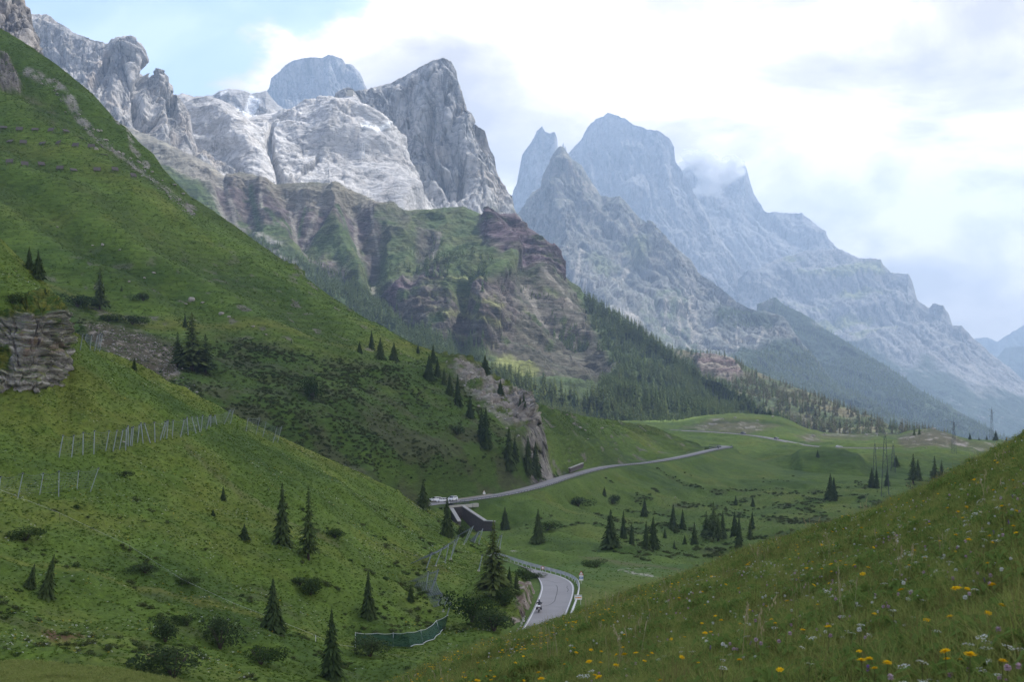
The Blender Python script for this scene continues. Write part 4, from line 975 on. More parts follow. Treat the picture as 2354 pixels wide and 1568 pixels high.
# ------------------------------------------------------------------ flower meadow the camera stands on
A_SIL = [(400, 1730), (700, 1632), (900, 1566), (1000, 1522), (1100, 1482), (1200, 1450), (1280, 1424), (1330, 1402), (1400, 1374), (1500, 1338), (1600, 1303), (1700, 1266), (1800, 1235), (1900, 1204), (2000, 1168), (2100, 1124), (2200, 1079), (2300, 1028), (2354, 1000), (2450, 955), (2700, 850)]
def build_meadow():
    nx, ny = 420, 380
    us = np.linspace(380, 2700, nx)
    yy = 1.6 * (72 / 1.6) ** np.linspace(0, 1, ny)
    U, Y = np.meshgrid(us, yy)
    a = np.array(A_SIL, float)
    s = (HV - smooth1(np.interp(us, a[:, 0], a[:, 1]), 10)) / F
    S = np.broadcast_to(s, U.shape)
    # eye height 1.15 m above the turf here; the turf rounds off towards its brow, then drops away
    Dm = 40.0
    z = Y * S - 1.15 * np.clip(1 - Y / Dm, 0, 1) ** 2 - .012 * np.clip(Y - Dm, 0, 99) ** 2
    X = (U - CX) * Y / F
    p = np.stack([X, Y, z], -1)
    fade = np.clip(Y / 12., .15, 1)
    p[..., 2] += fade * (.22 * fbm(p / 4.5 + 3, 3) + .05 * fbm(p / .8, 3)) * np.clip(1 - (Y - 30) / 40., .3, 1) - .10 - .2 * np.clip(Y / 20., 0, 1)
    c = lerp3(grass_mix(p, 5.), C(.10, .125, .03), np.full(U.shape, .5))
    idx = np.arange(nx * ny).reshape(ny, nx)
    faces = np.stack([idx[:-1, :-1], idx[:-1, 1:], idx[1:, 1:], idx[1:, :-1]], -1).reshape(-1, 4)
    me = mesh_from_arrays('meadow', p, faces, c)
    me.materials.append(M_MEADOW)
    o = bpy.data.objects.new('meadow', me); COL.objects.link(o); o['kind'] = 'structure'
    L_ = Layer(); L_.pos = p; L_.nback = 0; L_.obj = o
    gu = np.gradient(p, axis=1); gv = np.gradient(p, axis=0)
    n = np.cross(gu, gv); n /= np.linalg.norm(n, axis=-1)[..., None]
    L_.n = n * np.sign(n[..., 2:3]); L_.pu, L_.pv = PX(p); L_.U = U; L_.Y = Y
    LAYERS['meadow'] = L_
build_meadow()

# base ground far below everything, out to the horizon
def build_base():
    xs = np.concatenate([np.linspace(-8900, -2000, 12), np.linspace(-1500, 1500, 12), np.linspace(2000, 8900, 12)])
    ys = np.concatenate([np.linspace(-2400, 200, 8), np.linspace(400, 3000, 10), np.linspace(4000, 13500, 12)])
    X, Y = np.meshgrid(xs, ys)
    z = np.interp(Y, [-3000, 0, 150, 400, 900, 1500, 3000, 13500], [-60, -60, -70, -90, -110, -130, -300, -600]) + 10 * fbm(np.stack([X / 900, Y / 900, 0 * X], -1), 3)
    p = np.stack([X, Y, z], -1)
    c = np.broadcast_to(C(.05, .08, .03), p.shape)
    R, Cn = X.shape; idx = np.arange(R * Cn).reshape(R, Cn)
    faces = np.stack([idx[:-1, :-1], idx[:-1, 1:], idx[1:, 1:], idx[1:, :-1]], -1).reshape(-1, 4)
    me = mesh_from_arrays('ground', p, faces, c); me.materials.append(M_GRASS_FAR)
    o = bpy.data.objects.new('ground', me); COL.objects.link(o); o['kind'] = 'structure'
build_base()

# ------------------------------------------------------------------ haze, and unseen clouds added overhead to shade the near ground
def build_haze():
    m = bpy.data.materials.new('haze_air'); m.use_nodes = True
    nt = m.node_tree; nt.nodes.clear()
    out = NODE(nt, 'ShaderNodeOutputMaterial')
    pv = NODE(nt, 'ShaderNodeVolumePrincipled')
    pv.inputs['Color'].default_value = (0.49, 0.69, 1.0, 1)
    pv.inputs['Density'].default_value = HAZE
    pv.inputs['Anisotropy'].default_value = 0.25
    nt.links.new(pv.outputs['Volume'], out.inputs['Volume'])
    x0, x1, y0, y1, z0, z1 = -9000, 9000, -2500, 13800, -760, 1760
    v = [(x, y, z) for z in (z0, z1) for y in (y0, y1) for x in (x0, x1)]
    f = [(0, 2, 3, 1), (4, 5, 7, 6), (0, 1, 5, 4), (2, 6, 7, 3), (0, 4, 6, 2), (1, 3, 7, 5)]
    me = bpy.data.meshes.new('haze'); me.from_pydata(v, [], f); me.materials.append(m)
    o = bpy.data.objects.new('haze', me); COL.objects.link(o); o['kind'] = 'stuff'
HAZE = 1.2e-4
build_haze()

def build_cloud(name, cx, cy, z, rx, ry, rz, seed):
    """a flat-bottomed cumulus bank, billowy on top, added out of view to cast shade"""
    bm = bmesh.new()
    bmesh.ops.create_icosphere(bm, subdivisions=5, radius=1.0)
    co = np.array([v.co[:] for v in bm.verts])
    k = 1 + .30 * fbm(co * 1.6 + seed, 4) + .12 * ridged(co * 5 + seed, 3)
    co = co * k[:, None]
    co[:, 2] = np.where(co[:, 2] < 0, co[:, 2] * .25, co[:, 2])
    for v, c in zip(bm.verts, co):
        v.co = (c[0] * rx, c[1] * ry, c[2] * rz)
    for f in bm.faces: f.smooth = True
    me = bpy.data.meshes.new(name); bm.to_mesh(me); bm.free()
    me.materials.append(MATS['shade_cloud_vapour'])
    o = bpy.data.objects.new(name, me); o.location = (cx, cy, z); COL.objects.link(o); o['kind'] = 'structure'
def cloud_mat():
    m = bpy.data.materials.new('shade_cloud_vapour'); m.use_nodes = True
    nt = m.node_tree; nt.nodes.clear(); L = nt.links.new
    out = NODE(nt, 'ShaderNodeOutputMaterial')
    d = NODE(nt, 'ShaderNodeBsdfDiffuse'); d.inputs['Color'].default_value = (.97, .97, .97, 1)
    t = NODE(nt, 'ShaderNodeBsdfTranslucent'); t.inputs['Color'].default_value = (.97, .97, .98, 1)
    mx = NODE(nt, 'ShaderNodeMixShader'); mx.inputs['Fac'].default_value = .75
    tr = NODE(nt, 'ShaderNodeBsdfTransparent'); m2 = NODE(nt, 'ShaderNodeMixShader'); m2.inputs['Fac'].default_value = .50
    L(d.outputs[0], mx.inputs[1]); L(t.outputs[0], mx.inputs[2]); L(tr.outputs[0], m2.inputs[1]); L(mx.outputs[0], m2.inputs[2]); L(m2.outputs[0], out.inputs['Surface'])
    MATS['shade_cloud_vapour'] = m
cloud_mat()
CLH = 2150.0
def shade_from(x, y, z=0.0):
    """where a cloud at height CLH must stand to shade ground point (x, y, z)"""
    t = (CLH - z) / sd.z
    return x + sd.x * t, y + sd.y * t
for gx, gy, rx, ry, s in ((-150, 300, 900, 620, 1.0), (500, 350, 700, 560, 2.0), (250, 900, 850, 400, 3.0)):
    cx_, cy_ = shade_from(gx, gy)
    build_cloud('cloud', cx_, cy_, CLH, rx, ry, 260, s * 9.1)
# ------------------------------------------------------------------ mesh builder
class MB:
    def __init__(s): s.v = []; s.f = []
    def add(s, verts, faces):
        o = len(s.v); s.v += [tuple(p) for p in verts]; s.f += [tuple(i + o for i in f) for f in faces]; return s
    def box(s, c, h, R=None):
        """centre c, half sizes h, optional rotation matrix"""
        R = R or Matrix.Identity(3)
        vs = [Vector(c) + R @ Vector((sx * h[0], sy * h[1], sz * h[2])) for sz in (-1, 1) for sy in (-1, 1) for sx in (-1, 1)]
        return s.add(vs, [(0, 2, 3, 1), (4, 5, 7, 6), (0, 1, 5, 4), (2, 6, 7, 3), (0, 4, 6, 2), (1, 3, 7, 5)])
    def tube(s, pts, r, n=6, cap=True):
        pts = [Vector(p) for p in pts]
        rs = r if isinstance(r, (list, tuple)) else [r] * len(pts)
        rings = []
        for i, p in enumerate(pts):
            t = (pts[min(i + 1, len(pts) - 1)] - pts[max(i - 1, 0)]).normalized()
            a = t.cross(Vector((0, 0, 1)) if abs(t.z) < .9 else Vector((1, 0, 0))).normalized()
            b = t.cross(a)
            rings.append([p + (a * math.cos(2 * math.pi * k / n) + b * math.sin(2 * math.pi * k / n)) * rs[i] for k in range(n)])
        vs = [q for rg in rings for q in rg]
        fs = [(i * n + k, i * n + (k + 1) % n, (i + 1) * n + (k + 1) % n, (i + 1) * n + k) for i in range(len(pts) - 1) for k in range(n)]
        if cap: fs += [tuple(range(n - 1, -1, -1)), tuple(range((len(pts) - 1) * n, len(pts) * n))]
        return s.add(vs, fs)
    def prism(s, poly2, y0, y1, axes='xz', off=(0, 0, 0)):
        """extrude an outline along the remaining axis"""
        n = len(poly2); vs = []
        for y in (y0, y1):
            for a, b in poly2:
                p = {'xz': (a, y, b), 'yz': (y, a, b), 'xy': (a, b, y)}[axes]
                vs.append((p[0] + off[0], p[1] + off[1], p[2] + off[2]))
        fs = [tuple(range(n)), tuple(range(2 * n - 1, n - 1, -1))] + [(i, n + i, n + (i + 1) % n, (i + 1) % n) for i in range(n)]
        return s.add(vs, fs)
    def disc(s, c, r, thick, axis, n=16):
        c = Vector(c); ax = Vector(axis).normalized()
        return s.tube([c - ax * thick / 2, c + ax * thick / 2], r, n)
    def mesh(s, name, mat, smooth=False):
        me = bpy.data.meshes.new(name); me.from_pydata(s.v, [], s.f)
        if mat is not None: me.materials.append(mat)
        bm = bmesh.new(); bm.from_mesh(me); bmesh.ops.recalc_face_normals(bm, faces=bm.faces); bm.to_mesh(me); bm.free()
        if smooth: me.polygons.foreach_set('use_smooth', [True] * len(me.polygons))
        me.update()
        return me
    def build(s, name, mat, parent=None, smooth=False, bevel=0.0):
        o = bpy.data.objects.new(name, s.mesh(name, mat, smooth)); COL.objects.link(o)
        if parent is not None: o.parent = parent
        if bevel > 0:
            m = o.modifiers.new('bevel', 'BEVEL'); m.width = bevel; m.segments = 2; m.limit_method = 'ANGLE'
        return o
def tag(o, label, cat, group=None):
    o['label'] = label; o['category'] = cat
    if group: o['group'] = group
    return o
def thing(name, label, cat, loc=(0, 0, 0), rz=0.0, group=None, scale=1.0):
    o = bpy.data.objects.new(name, None); COL.objects.link(o)
    o.location = loc; o.rotation_euler = (0, 0, rz); o.scale = (scale,) * 3
    o.empty_display_size = .2
    return tag(o, label, cat, group)
def child(name, me, parent, loc=(0, 0, 0)):
    o = bpy.data.objects.new(name, me); COL.objects.link(o); o.parent = parent; o.location = loc
    return o
def copy_tree(o, parent=None):
    c = o.copy(); COL.objects.link(c); c.parent = parent
    for ch in o.children: copy_tree(ch, c)
    return c

# ------------------------------------------------------------------ object materials
ASPHALT = principled('pale_asphalt', (.27, .258, .25), .9, noise=.16, nscale=.35, bump=.15, bscale=6)
PAINT_W = principled('road_paint', (.62, .61, .58), .8, noise=.2, nscale=1.5)
PAINT_OLD = principled('worn_road_paint', (.40, .39, .37), .85, noise=.3, nscale=.8)
RAIL_D = principled('weathered_guard_rail', (.17, .175, .18), .6, metal=.2, noise=.2)
GALV = principled('galvanised_steel', (.60, .61, .62), .5, metal=.1, noise=.15, nscale=2)
GALV_P = principled('galvanised_post', (.30, .34, .36), .6, metal=.2, noise=.12, nscale=2)
GALV_D = principled('weathered_steel', (.12, .13, .14), .6, metal=.35, noise=.15)
NET = principled('steel_net', (.17, .20, .22), .6, metal=.3)
CONC = principled('pale_concrete', (.42, .40, .35), .9, noise=.18, nscale=.8, bump=.2, bscale=4)
STONE_D = principled('dark_porphyry_masonry', (.085, .072, .066), .9, noise=.5, nscale=1.6, bump=.6, bscale=3)
COPING = principled('coping_stone', (.36, .345, .31), .9, noise=.15, nscale=1)
WOOD = principled('weathered_timber', (.115, .10, .09), .9, noise=.3, nscale=3, bump=.3, bscale=12)
WOOD_L = principled('timber_leg', (.15, .115, .085), .9, noise=.25, nscale=3)
BOULD = principled('pale_boulder_rock', (.36, .33, .29), .95, noise=.25, nscale=.9, bump=.7, bscale=2.5)
WHITE = principled('white_car_paint', (.72, .73, .74), .3, spec=.5, coat=.6)
NAVY = principled('dark_blue_car_paint', (.018, .022, .05), .3, spec=.5, coat=.6)
BLACKP = principled('black_car_paint', (.012, .012, .013), .3, spec=.5, coat=.6)
GLASS_D = principled('dark_window_glass', (.02, .025, .03), .08, spec=.6)
TYRE = principled('tyre_rubber', (.018, .018, .018), .85)
ALLOY = principled('alloy_rim', (.45, .46, .48), .35, metal=.8)
LAMP_R = principled('red_lamp_lens', (.35, .02, .02), .2)
LAMP_W = principled('clear_lamp_lens', (.7, .72, .74), .12)
BLK_PL = principled('black_plastic', (.022, .022, .024), .55)
PLATE = principled('white_panel', (.78, .78, .76), .5)
LEATHER = principled('rider_leather', (.025, .026, .03), .6)
HELMET = principled('helmet_shell', (.10, .11, .14), .25, coat=.5)
SKIN = principled('skin', (.45, .28, .2), .6)
SIGN_R = principled('sign_red', (.42, .03, .03), .5)
SIGN_B = principled('sign_blue', (.02, .10, .36), .5)
SIGN_O = principled('sign_orange', (.68, .25, .02), .5)
SIGN_K = principled('sign_black', (.02, .02, .02), .6)
SIGN_G = principled('sign_back_grey', (.42, .43, .43), .5, metal=.3)
GREEN_N = principled('green_debris_net', (.010, .06, .04), .8, noise=.4, nscale=2)
_nt = GREEN_N.node_tree                      # open weave: half of it is holes
_tr = NODE(_nt, 'ShaderNodeBsdfTransparent'); _mx = NODE(_nt, 'ShaderNodeMixShader'); _mx.inputs['Fac'].default_value = .5
_nt.links.new(_tr.outputs[0], _mx.inputs[1]); _nt.links.new(_nt.nodes['Principled BSDF'].outputs[0], _mx.inputs[2])
_nt.links.new(_mx.outputs[0], _nt.nodes['Material Output'].inputs['Surface'])
ROPE = principled('pale_rope', (.45, .47, .46), .8)
PYLON = principled('pylon_steel', (.075, .09, .09), .6, metal=.3)
INSUL = principled('white_insulator', (.55, .57, .57), .3)
BARK = principled('conifer_bark', (.075, .058, .046), .95, noise=.3, nscale=6)
FIELDST = principled('field_stone', (.30, .285, .26), .95, noise=.3, nscale=1.5, bump=.5, bscale=4)

# ------------------------------------------------------------------ roads
def ribbon(left, right, name, mat, kind='structure', parent=None, dz=0.0):
    n = len(left)
    vs = [tuple(p + np.array((0, 0, dz))) for p in left] + [tuple(p + np.array((0, 0, dz))) for p in right]
    fs = [(i, n + i, n + i + 1, i + 1) for i in range(n - 1)]
    mb = MB().add(vs, fs)
    o = mb.build(name, mat, parent)
    if kind and parent is None: o['kind'] = kind
    return o
def offset(pl, d):
    pl = np.asarray(pl)
    t = np.gradient(pl[:, :2], axis=0); t /= np.linalg.norm(t, axis=1)[:, None] + 1e-9
    nrm = np.stack([-t[:, 1], t[:, 0]], -1)
    out = pl.copy(); out[:, :2] += nrm * d
    return out
def resample(pl, step):
    pl = np.asarray(pl); s = np.concatenate([[0], np.cumsum(np.linalg.norm(np.diff(pl, axis=0), axis=1))])
    q = np.arange(0, s[-1], step)
    return np.stack([np.interp(q, s, pl[:, k]) for k in range(3)], -1)
road1 = ribbon(R1_IN, R1_OUT, 'road', ASPHALT)
ribbon(R1_IN * .965 + R1_OUT * .035, R1_IN * .93 + R1_OUT * .07, 'edge_line', PAINT_W, parent=road1, dz=.006)
ribbon(R1_IN * .05 + R1_OUT * .95, R1_IN * .02 + R1_OUT * .98, 'edge_line', PAINT_W, parent=road1, dz=.006)
# tar seams poured into the cracks of the lower road
TAR = principled('tar_seam', (.035, .035, .037), .7)
def seam(pts):
    c = np.array([r1pt(*p) for p in pts]); c = smooth_poly(c)
    c[:, 0] += .18 * np.array([perlin(np.array([i * .9, 3.3, 1.])) for i in range(len(c))])
    ribbon(offset(c, .05), offset(c, -.05), 'tar_seam', TAR, parent=road1, dz=.009)
seam(((1230, 1397), (1270, 1392), (1280, 1368), (1281, 1350), (1278, 1346)))
seam(((1237, 1334), (1262, 1336), (1278, 1341), (1292, 1341)))
seam(((1305, 1348), (1302, 1352), (1307, 1356), (1303, 1362)))
road2 = ribbon(offset(R2_C, 3.2), offset(R2_C, -3.2), 'road', ASPHALT, dz=.02)
ribbon(offset(R2_C, 2.95), offset(R2_C, 2.85), 'edge_line', PAINT_OLD, parent=road2, dz=.03)
ribbon(offset(R2_C, -2.85), offset(R2_C, -2.95), 'edge_line', PAINT_OLD, parent=road2, dz=.03)
road3 = ribbon(offset(R3_C, 3.2), offset(R3_C, -3.2), 'road', ASPHALT, dz=.03)
ribbon(offset(R3_C, -2.85), offset(R3_C, -2.95), 'edge_line', PAINT_OLD, parent=road3, dz=.04)
# gravel lay-by beside the bridge
LAYBY = principled('gravel_layby', (.25, .22, .175), .95, noise=.25, nscale=.6)
lay = resample(R2_C[8:26], 3.0)
lay = lay[:14]
lw = offset(lay, 3.25); lf = offset(lay, 7.5)
ribbon(lf, lw, 'layby', LAYBY, dz=.012)

def guard_rail(line, label, step, h=.75, double=False, group='guard rails along the mountain road', mat=None):
    mat = mat or RAIL_D
    pts = resample(line, step)
    base = Vector(pts[0])
    t = thing('guard_rail', label, 'guard rail', base, 0, group)
    rel = [Vector(p) - base for p in pts]
    pm = MB().box((0, 0, h / 2 - .15), (.06, .06, h / 2 + .15)).mesh('post', mat)
    for p in rel: child('post', pm, t, p)
    for k, hh in enumerate((h - .12, h * .45) if double else (h - .12,)):
        mb = MB()
        n = len(rel); vs = []
        ln = offset(np.array([tuple(p) for p in rel]), 0.0)
        a = offset(ln, .07); 
        prof = [(-.02, -.15), (.05, -.08), (-.02, 0), (.05, .08), (-.02, .15)]
        m = len(prof)
        for i in range(n):
            tn = (a[i] - ln[i]); tn = tn / (np.linalg.norm(tn) + 1e-9)
            for q, z in prof:
                vs.append((ln[i][0] - tn[0] * (.09 + q), ln[i][1] - tn[1] * (.09 + q), ln[i][2] + hh + z))
        fs = [(i * m + j, i * m + j + 1, (i + 1) * m + j + 1, (i + 1) * m + j) for i in range(n - 1) for j in range(m - 1)]
        mb.add(vs, fs)
        mb.build('rail', mat, t)
    return t
out1 = offset(R1_OUT, -.75)
if np.linalg.norm(out1[10] - R1_C[10]) < np.linalg.norm(R1_OUT[10] - R1_C[10]): out1 = offset(R1_OUT, .75)
guard_rail(out1[3:], 'double steel guard rail round the outside of the lower road bend', 2.0, double=True, mat=GALV)
lowside = offset(R2_C, -3.6)
if lowside[20, 1] > R2_C[20, 1]: lowside = offset(R2_C, 3.6)
guard_rail(lowside[10:62], 'long steel guard rail on the valley edge of the road past the bridge', 2.6)
low3 = offset(R3_C, -3.7)
if low3[20, 1] > R3_C[20, 1]: low3 = offset(R3_C, 3.7)
guard_rail(low3, 'thin guard rail along the upper road below the far rocky hill', 5.0)
upside = offset(R2_C, 3.7)
if upside[20, 1] < R2_C[20, 1]: upside = offset(R2_C, -3.7)
guard_rail(upside[52:], 'guard rail round the tight hairpin below the far hill', 3.0)

# ------------------------------------------------------------------ bridge over the stream
def build_bridge():
    def g(u, v, dd=0.0):
        p, _ = on('valley_floor', u, v)
        return P(u, v, p.y + dd)
    A = P(1034, 1162, 461.0); B = P(1076, 1159.5, 466.5)
    base = Vector(A); t = thing('road_bridge', 'small road bridge with pale deck edge and dark stone wing wall', 'bridge', base)
    ax = Vector(B) - base; ln = ax.length; ax.normalize(); nx = Vector((ax.y, -ax.x, 0)).normalized()   # towards the viewer
    R = Matrix((ax, nx, Vector((0, 0, 1)))).transposed()
    r = lambda p: Vector(p) - base
    MB().box(ax * (ln / 2) + nx * .25 + Vector((0, 0, -.55)), (ln / 2 + 2.0, .38, .55), R).build('deck_edge', CONC, t, bevel=.05)
    MB().box(ax * (ln + 2.7) + nx * .3 + Vector((0, 0, -.45)), (1.3, .6, .62), R).build('end_block', COPING, t, bevel=.1)
    par = MB()
    for k in range(13):
        q = ax * (ln * k / 12) + nx * .35
        MB().box(q + Vector((0, 0, .55)), (.05, .05, .55), R).build('railing_post', GALV_D, t)
    MB().box(ax * (ln / 2) + nx * .35 + Vector((0, 0, 1.06)), (ln / 2, .05, .05), R).build('hand_rail', GALV_D, t)
    MB().box(ax * (ln / 2) + nx * .35 + Vector((0, 0, .6)), (ln / 2, .04, .04), R).build('hand_rail', GALV_D, t)
    # abutment in the opening, wing wall, copings
    c0 = P(1038, 1168, 460.0); c1 = P(1063, 1165, 459.5); c2 = P(1114, 1199, 447); c3 = P(1133, 1200, 443)
    zb = P(1090, 1213, 452)[2] - 2.5
    def wall(name, a, b, th, mat, zb0=None):
        a, b = Vector(a), Vector(b); z0 = zb0 if zb0 is not None else zb
        d = (b - a); d.z = 0; d.normalize(); n = Vector((d.y, -d.x, 0)) * th
        vs = [a, b, Vector((b.x, b.y, z0)), Vector((a.x, a.y, z0))]
        vs = [r(p) for p in vs] + [r(p) - n for p in vs]
        MB().add(vs, [(0, 1, 2, 3), (7, 6, 5, 4), (0, 4, 5, 1), (1, 5, 6, 2), (2, 6, 7, 3), (3, 7, 4, 0)]).build(name, mat, t)
    wall('abutment', c0, c1, .8, STONE_D)
    wall('wing_wall', c1 + np.array((0.02, -.02, -.15)), c2, .8, STONE_D)
    wall('wing_wall', c2 + np.array((0.02, -.02, -.01)), c3, .8, STONE_D)
    def coping(a, b):
        a, b = r(a), r(b)
        d = (b - a); L_ = d.length; d.normalize(); n = Vector((d.y, -d.x, 0)).normalized(); up = n.cross(d) * -1
        Rm = Matrix((d, n, up)).transposed()
        MB().box((a + b) / 2 + Vector((0, 0, .14)) - n * .3, (L_ / 2 + .1, .62, .15), Rm).build('coping', COPING, t, bevel=.04)
    coping(c1, c2); coping(c2 + np.array((.12, 0, 0)), c3)
    e0 = P(1036, 1170, 457.5); e1 = P(1054, 1200, 447)
    wall('wing_wall', e0, e1, .7, STONE_D); coping(e0, e1)
build_bridge()
# dark retaining wall under the cliff
def build_retaining():
    a, b = P(1309, 1088, 590), P(1339, 1076, 618)
    base = Vector(a); d = Vector(b) - base; L_ = d.length; d.normalize()
    n = Vector((d.y, -d.x, 0)).normalized(); R = Matrix((d, n, n.cross(d) * -1)).transposed()
    t = thing('retaining_wall', 'low dark stone retaining wall at the foot of the grey cliff', 'wall', base)
    nst = 7
    for row in range(3):
        for k in range(nst):
            w = L_ / nst
            MB().box(d * (w * (k + .5 + .25 * (row % 2))) + Vector((0, 0, .35 + .62 * row)) + n * RNG.uniform(-.05, .05), (w / 2 - .03, .4, .30), R).build('stone', STONE_D, t)
    MB().box(d * (L_ / 2 + .3) + Vector((0, 0, 2.05)), (L_ / 2 + .3, .5, .12), R).build('coping', COPING, t)
build_retaining()

# ------------------------------------------------------------------ vehicles
def wheel(t, x, y, r, w):
    o = MB().disc((0, 0, 0), r, w, (0, 1, 0), 18).build('wheel', TYRE, t, bevel=.02); o.location = (x, y, r)
    MB().disc((0, math.copysign(w / 2 + .005, y), 0), r * .62, .02, (0, 1, 0), 14).build('rim', ALLOY, o)
def make_car(label, paint, loc, rz, kind='estate', group=None):
    """front towards +X"""
    t = thing('car', label, 'car', loc, rz, group)
    if kind == 'suv':
        L_, W, H, r = 4.6, 1.86, 1.68, .36
        low = [(-2.28, .34), (-2.30, .62), (-2.26, .98), (-2.15, 1.05), (1.05, 1.06), (1.95, .98), (2.22, .82), (2.30, .58), (2.26, .32)]
        cab = [(-2.16, 1.04), (-1.98, 1.48), (-1.75, 1.62), (-.2, 1.67), (.35, 1.60), (1.12, 1.05)]
    else:
        L_, W, H, r = 4.5, 1.78, 1.47, .32
        low = [(-2.20, .30), (-2.25, .55), (-2.22, .88), (-2.1, .95), (1.0, .95), (1.9, .86), (2.16, .74), (2.24, .52), (2.2, .28)]
        cab = [(-2.12, .94), (-1.85, 1.32), (-1.55, 1.42), (-.3, 1.47), (.2, 1.41), (1.1, .95)]
    b = MB()
    n = len(low); secs = [(-W / 2, .93), (-W / 2 + .06, 1.0), (W / 2 - .06, 1.0), (W / 2, .93)]
    vs = []
    for y, k in secs:
        cx, cz = 0, .65
        vs += [(cx + (x - cx) * (1 if k == 1 else .985), y, cz + (z - cz) * k) for x, z in low]
    fs = [tuple(range(n)), tuple(range(3 * n + n - 1, 3 * n - 1, -1))]
    for s_ in range(3):
        fs += [(s_ * n + i, s_ * n + (i + 1) % n, (s_ + 1) * n + (i + 1) % n, (s_ + 1) * n + i) for i in range(n)]
    b.add(vs, fs); b.build('body', paint, t, bevel=.03)
    m = len(cab); hw = W / 2 - .07; vs = []
    zt = max(z for _, z in cab); zl = min(z for _, z in cab)
    for sgn in (-1, 1):
        for x, z in cab:
            vs.append((x, sgn * (hw - .20 * (z - zl) / (zt - zl)), z))
    fs = [tuple(range(m)), tuple(range(2 * m - 1, m - 1, -1))] + [(i, m + i, m + (i + 1) % m, (i + 1) % m) for i in range(m)]
    MB().add(vs, fs).build('cabin', paint, t, bevel=.03)
    # windows, proud by a few millimetres
    def yy(z, s): return s * (hw - .20 * (z - zl) / (zt - zl) + .006)
    for s_ in (-1, 1):
        for xa, xb in ((-1.72, -.95), (-.87, -.02), (.06, .78)):
            z0, z1 = zl + .06, zt - .12
            top_b = min(xb, cab[-1][0] - (z1 - zl) / (zt - zl) * (cab[-1][0] - cab[-2][0]) - .12) if xb > .5 else xb
            q = [(xa, yy(z0, s_), z0), (xb, yy(z0, s_), z0), (top_b, yy(z1, s_), z1), (xa + (.12 if xa < -1.5 else 0), yy(z1, s_), z1)]
            q2 = [(x, y - s_ * .03, z) for x, y, z in q]
            MB().add(q + q2, [(0, 1, 2, 3), (7, 6, 5, 4), (0, 4, 5, 1), (1, 5, 6, 2), (2, 6, 7, 3), (3, 7, 4, 0)]).build('side_window', GLASS_D, t)
    def slant(name, a, c2, ins):
        (xa, za), (xb, zb) = a, c2
        dx, dz = xb - xa, zb - za; l = math.hypot(dx, dz); nx, nz = (-dz / l, dx / l)
        if nx * xa < 0: nx, nz = -nx, -nz
        q = []
        for f, sc in ((.08, .86), (.92, .90)):
            x, z = xa + dx * f + nx * .008, za + dz * f + nz * .008
            for s_ in (-1, 1): q.append((x, s_ * (hw - .20 * (z - zl) / (zt - zl)) * sc, z))
        q = [q[0], q[1], q[3], q[2]]
        q2 = [(x - nx * .03, y, z - nz * .03) for x, y, z in q]
        MB().add(q + q2, [(0, 1, 2, 3), (7, 6, 5, 4), (0, 4, 5, 1), (1, 5, 6, 2), (2, 6, 7, 3), (3, 7, 4, 0)]).build(name, GLASS_D, t)
    slant('windscreen', cab[-1], cab[-2], .1); slant('rear_window', cab[0], cab[1], .1)
    for x in (1.42, -1.38):
        for s_ in (-1, 1): wheel(t, x, s_ * (W / 2 - .10), r, .22)
    for s_ in (-1, 1):
        MB().box((2.13, s_ * (W / 2 - .30), .72), (.10, .19, .07)).build('headlight', LAMP_W, t, bevel=.02)
        MB().box((-2.22, s_ * (W / 2 - .20), .86), (.05, .12, .10)).build('tail_light', LAMP_R, t, bevel=.02)
        MB().box((.88, s_ * (W / 2 + .08), zl + .08), (.07, .10, .07)).build('wing_mirror', paint, t, bevel=.02)
    MB().box((2.27, 0, .40), (.03, .62, .09)).build('grille', BLK_PL, t)
    MB().box((-2.27, 0, .62), (.02, .26, .06)).build('number_plate', PLATE, t)
    if kind == 'suv':
        for s_ in (-1, 1): MB().tube([(-1.7, s_ * .62, 1.66), (-1.6, s_ * .62, 1.72), (.1, s_ * .62, 1.74), (.25, s_ * .62, 1.66)], .02, 6).build('roof_rail', BLK_PL, t)
    return t
def road_dir(pl, k): d = pl[k + 1] - pl[k]; return math.atan2(d[1], d[0])
def at_road(pl, u):
    pu, _ = PX(pl); k = int(np.argmin(np.abs(pu - u) + 0 * pl[:, 0])); return min(k, len(pl) - 2)
def road_z(pl, p, dz):
    d, z = near_poly(np.array([p[0]]), np.array([p[1]]), pl); return z[0] + dz
k = at_road(R2_C[:40], 1040)
q = offset(R2_C, 5.3 if offset(R2_C, 5.3)[k, 1] > R2_C[k, 1] else -5.3)[k]
make_car('white estate car parked nose out in the lay-by beside the small bridge, under a tall roofline', WHITE, (*(P(1040, 1145, q[1])[:2]), road_z(R2_C, q, .02)), road_dir(R2_C, k) + math.pi + .12, 'suv')['label'] = 'white off-roader parked in the lay-by, standing clear beside the small bridge'
k2 = at_road(R2_C[:40], 1010)
q2 = offset(R2_C, 5.0 if offset(R2_C, 5.0)[k2, 1] > R2_C[k2, 1] else -5.0)[k2]
make_car('white estate car parked behind the guard rail next to the dark spruce by the bridge', WHITE, (*(P(1015, 1148, q2[1])[:2]), road_z(R2_C, q2, .02)), road_dir(R2_C, k2) + math.pi - .5, 'estate')
k3 = at_road(R2_C[:40], 1001)
q3 = offset(R2_C, 9.0 if offset(R2_C, 9.0)[k3, 1] > R2_C[k3, 1] else -9.0)[k3]
make_car('white car half hidden behind the parked estate car near the bridge', WHITE, (*(P(1001, 1148, q3[1])[:2]), road_z(R2_C, q3, .3)), road_dir(R2_C, k3) + math.pi - .3, 'estate')
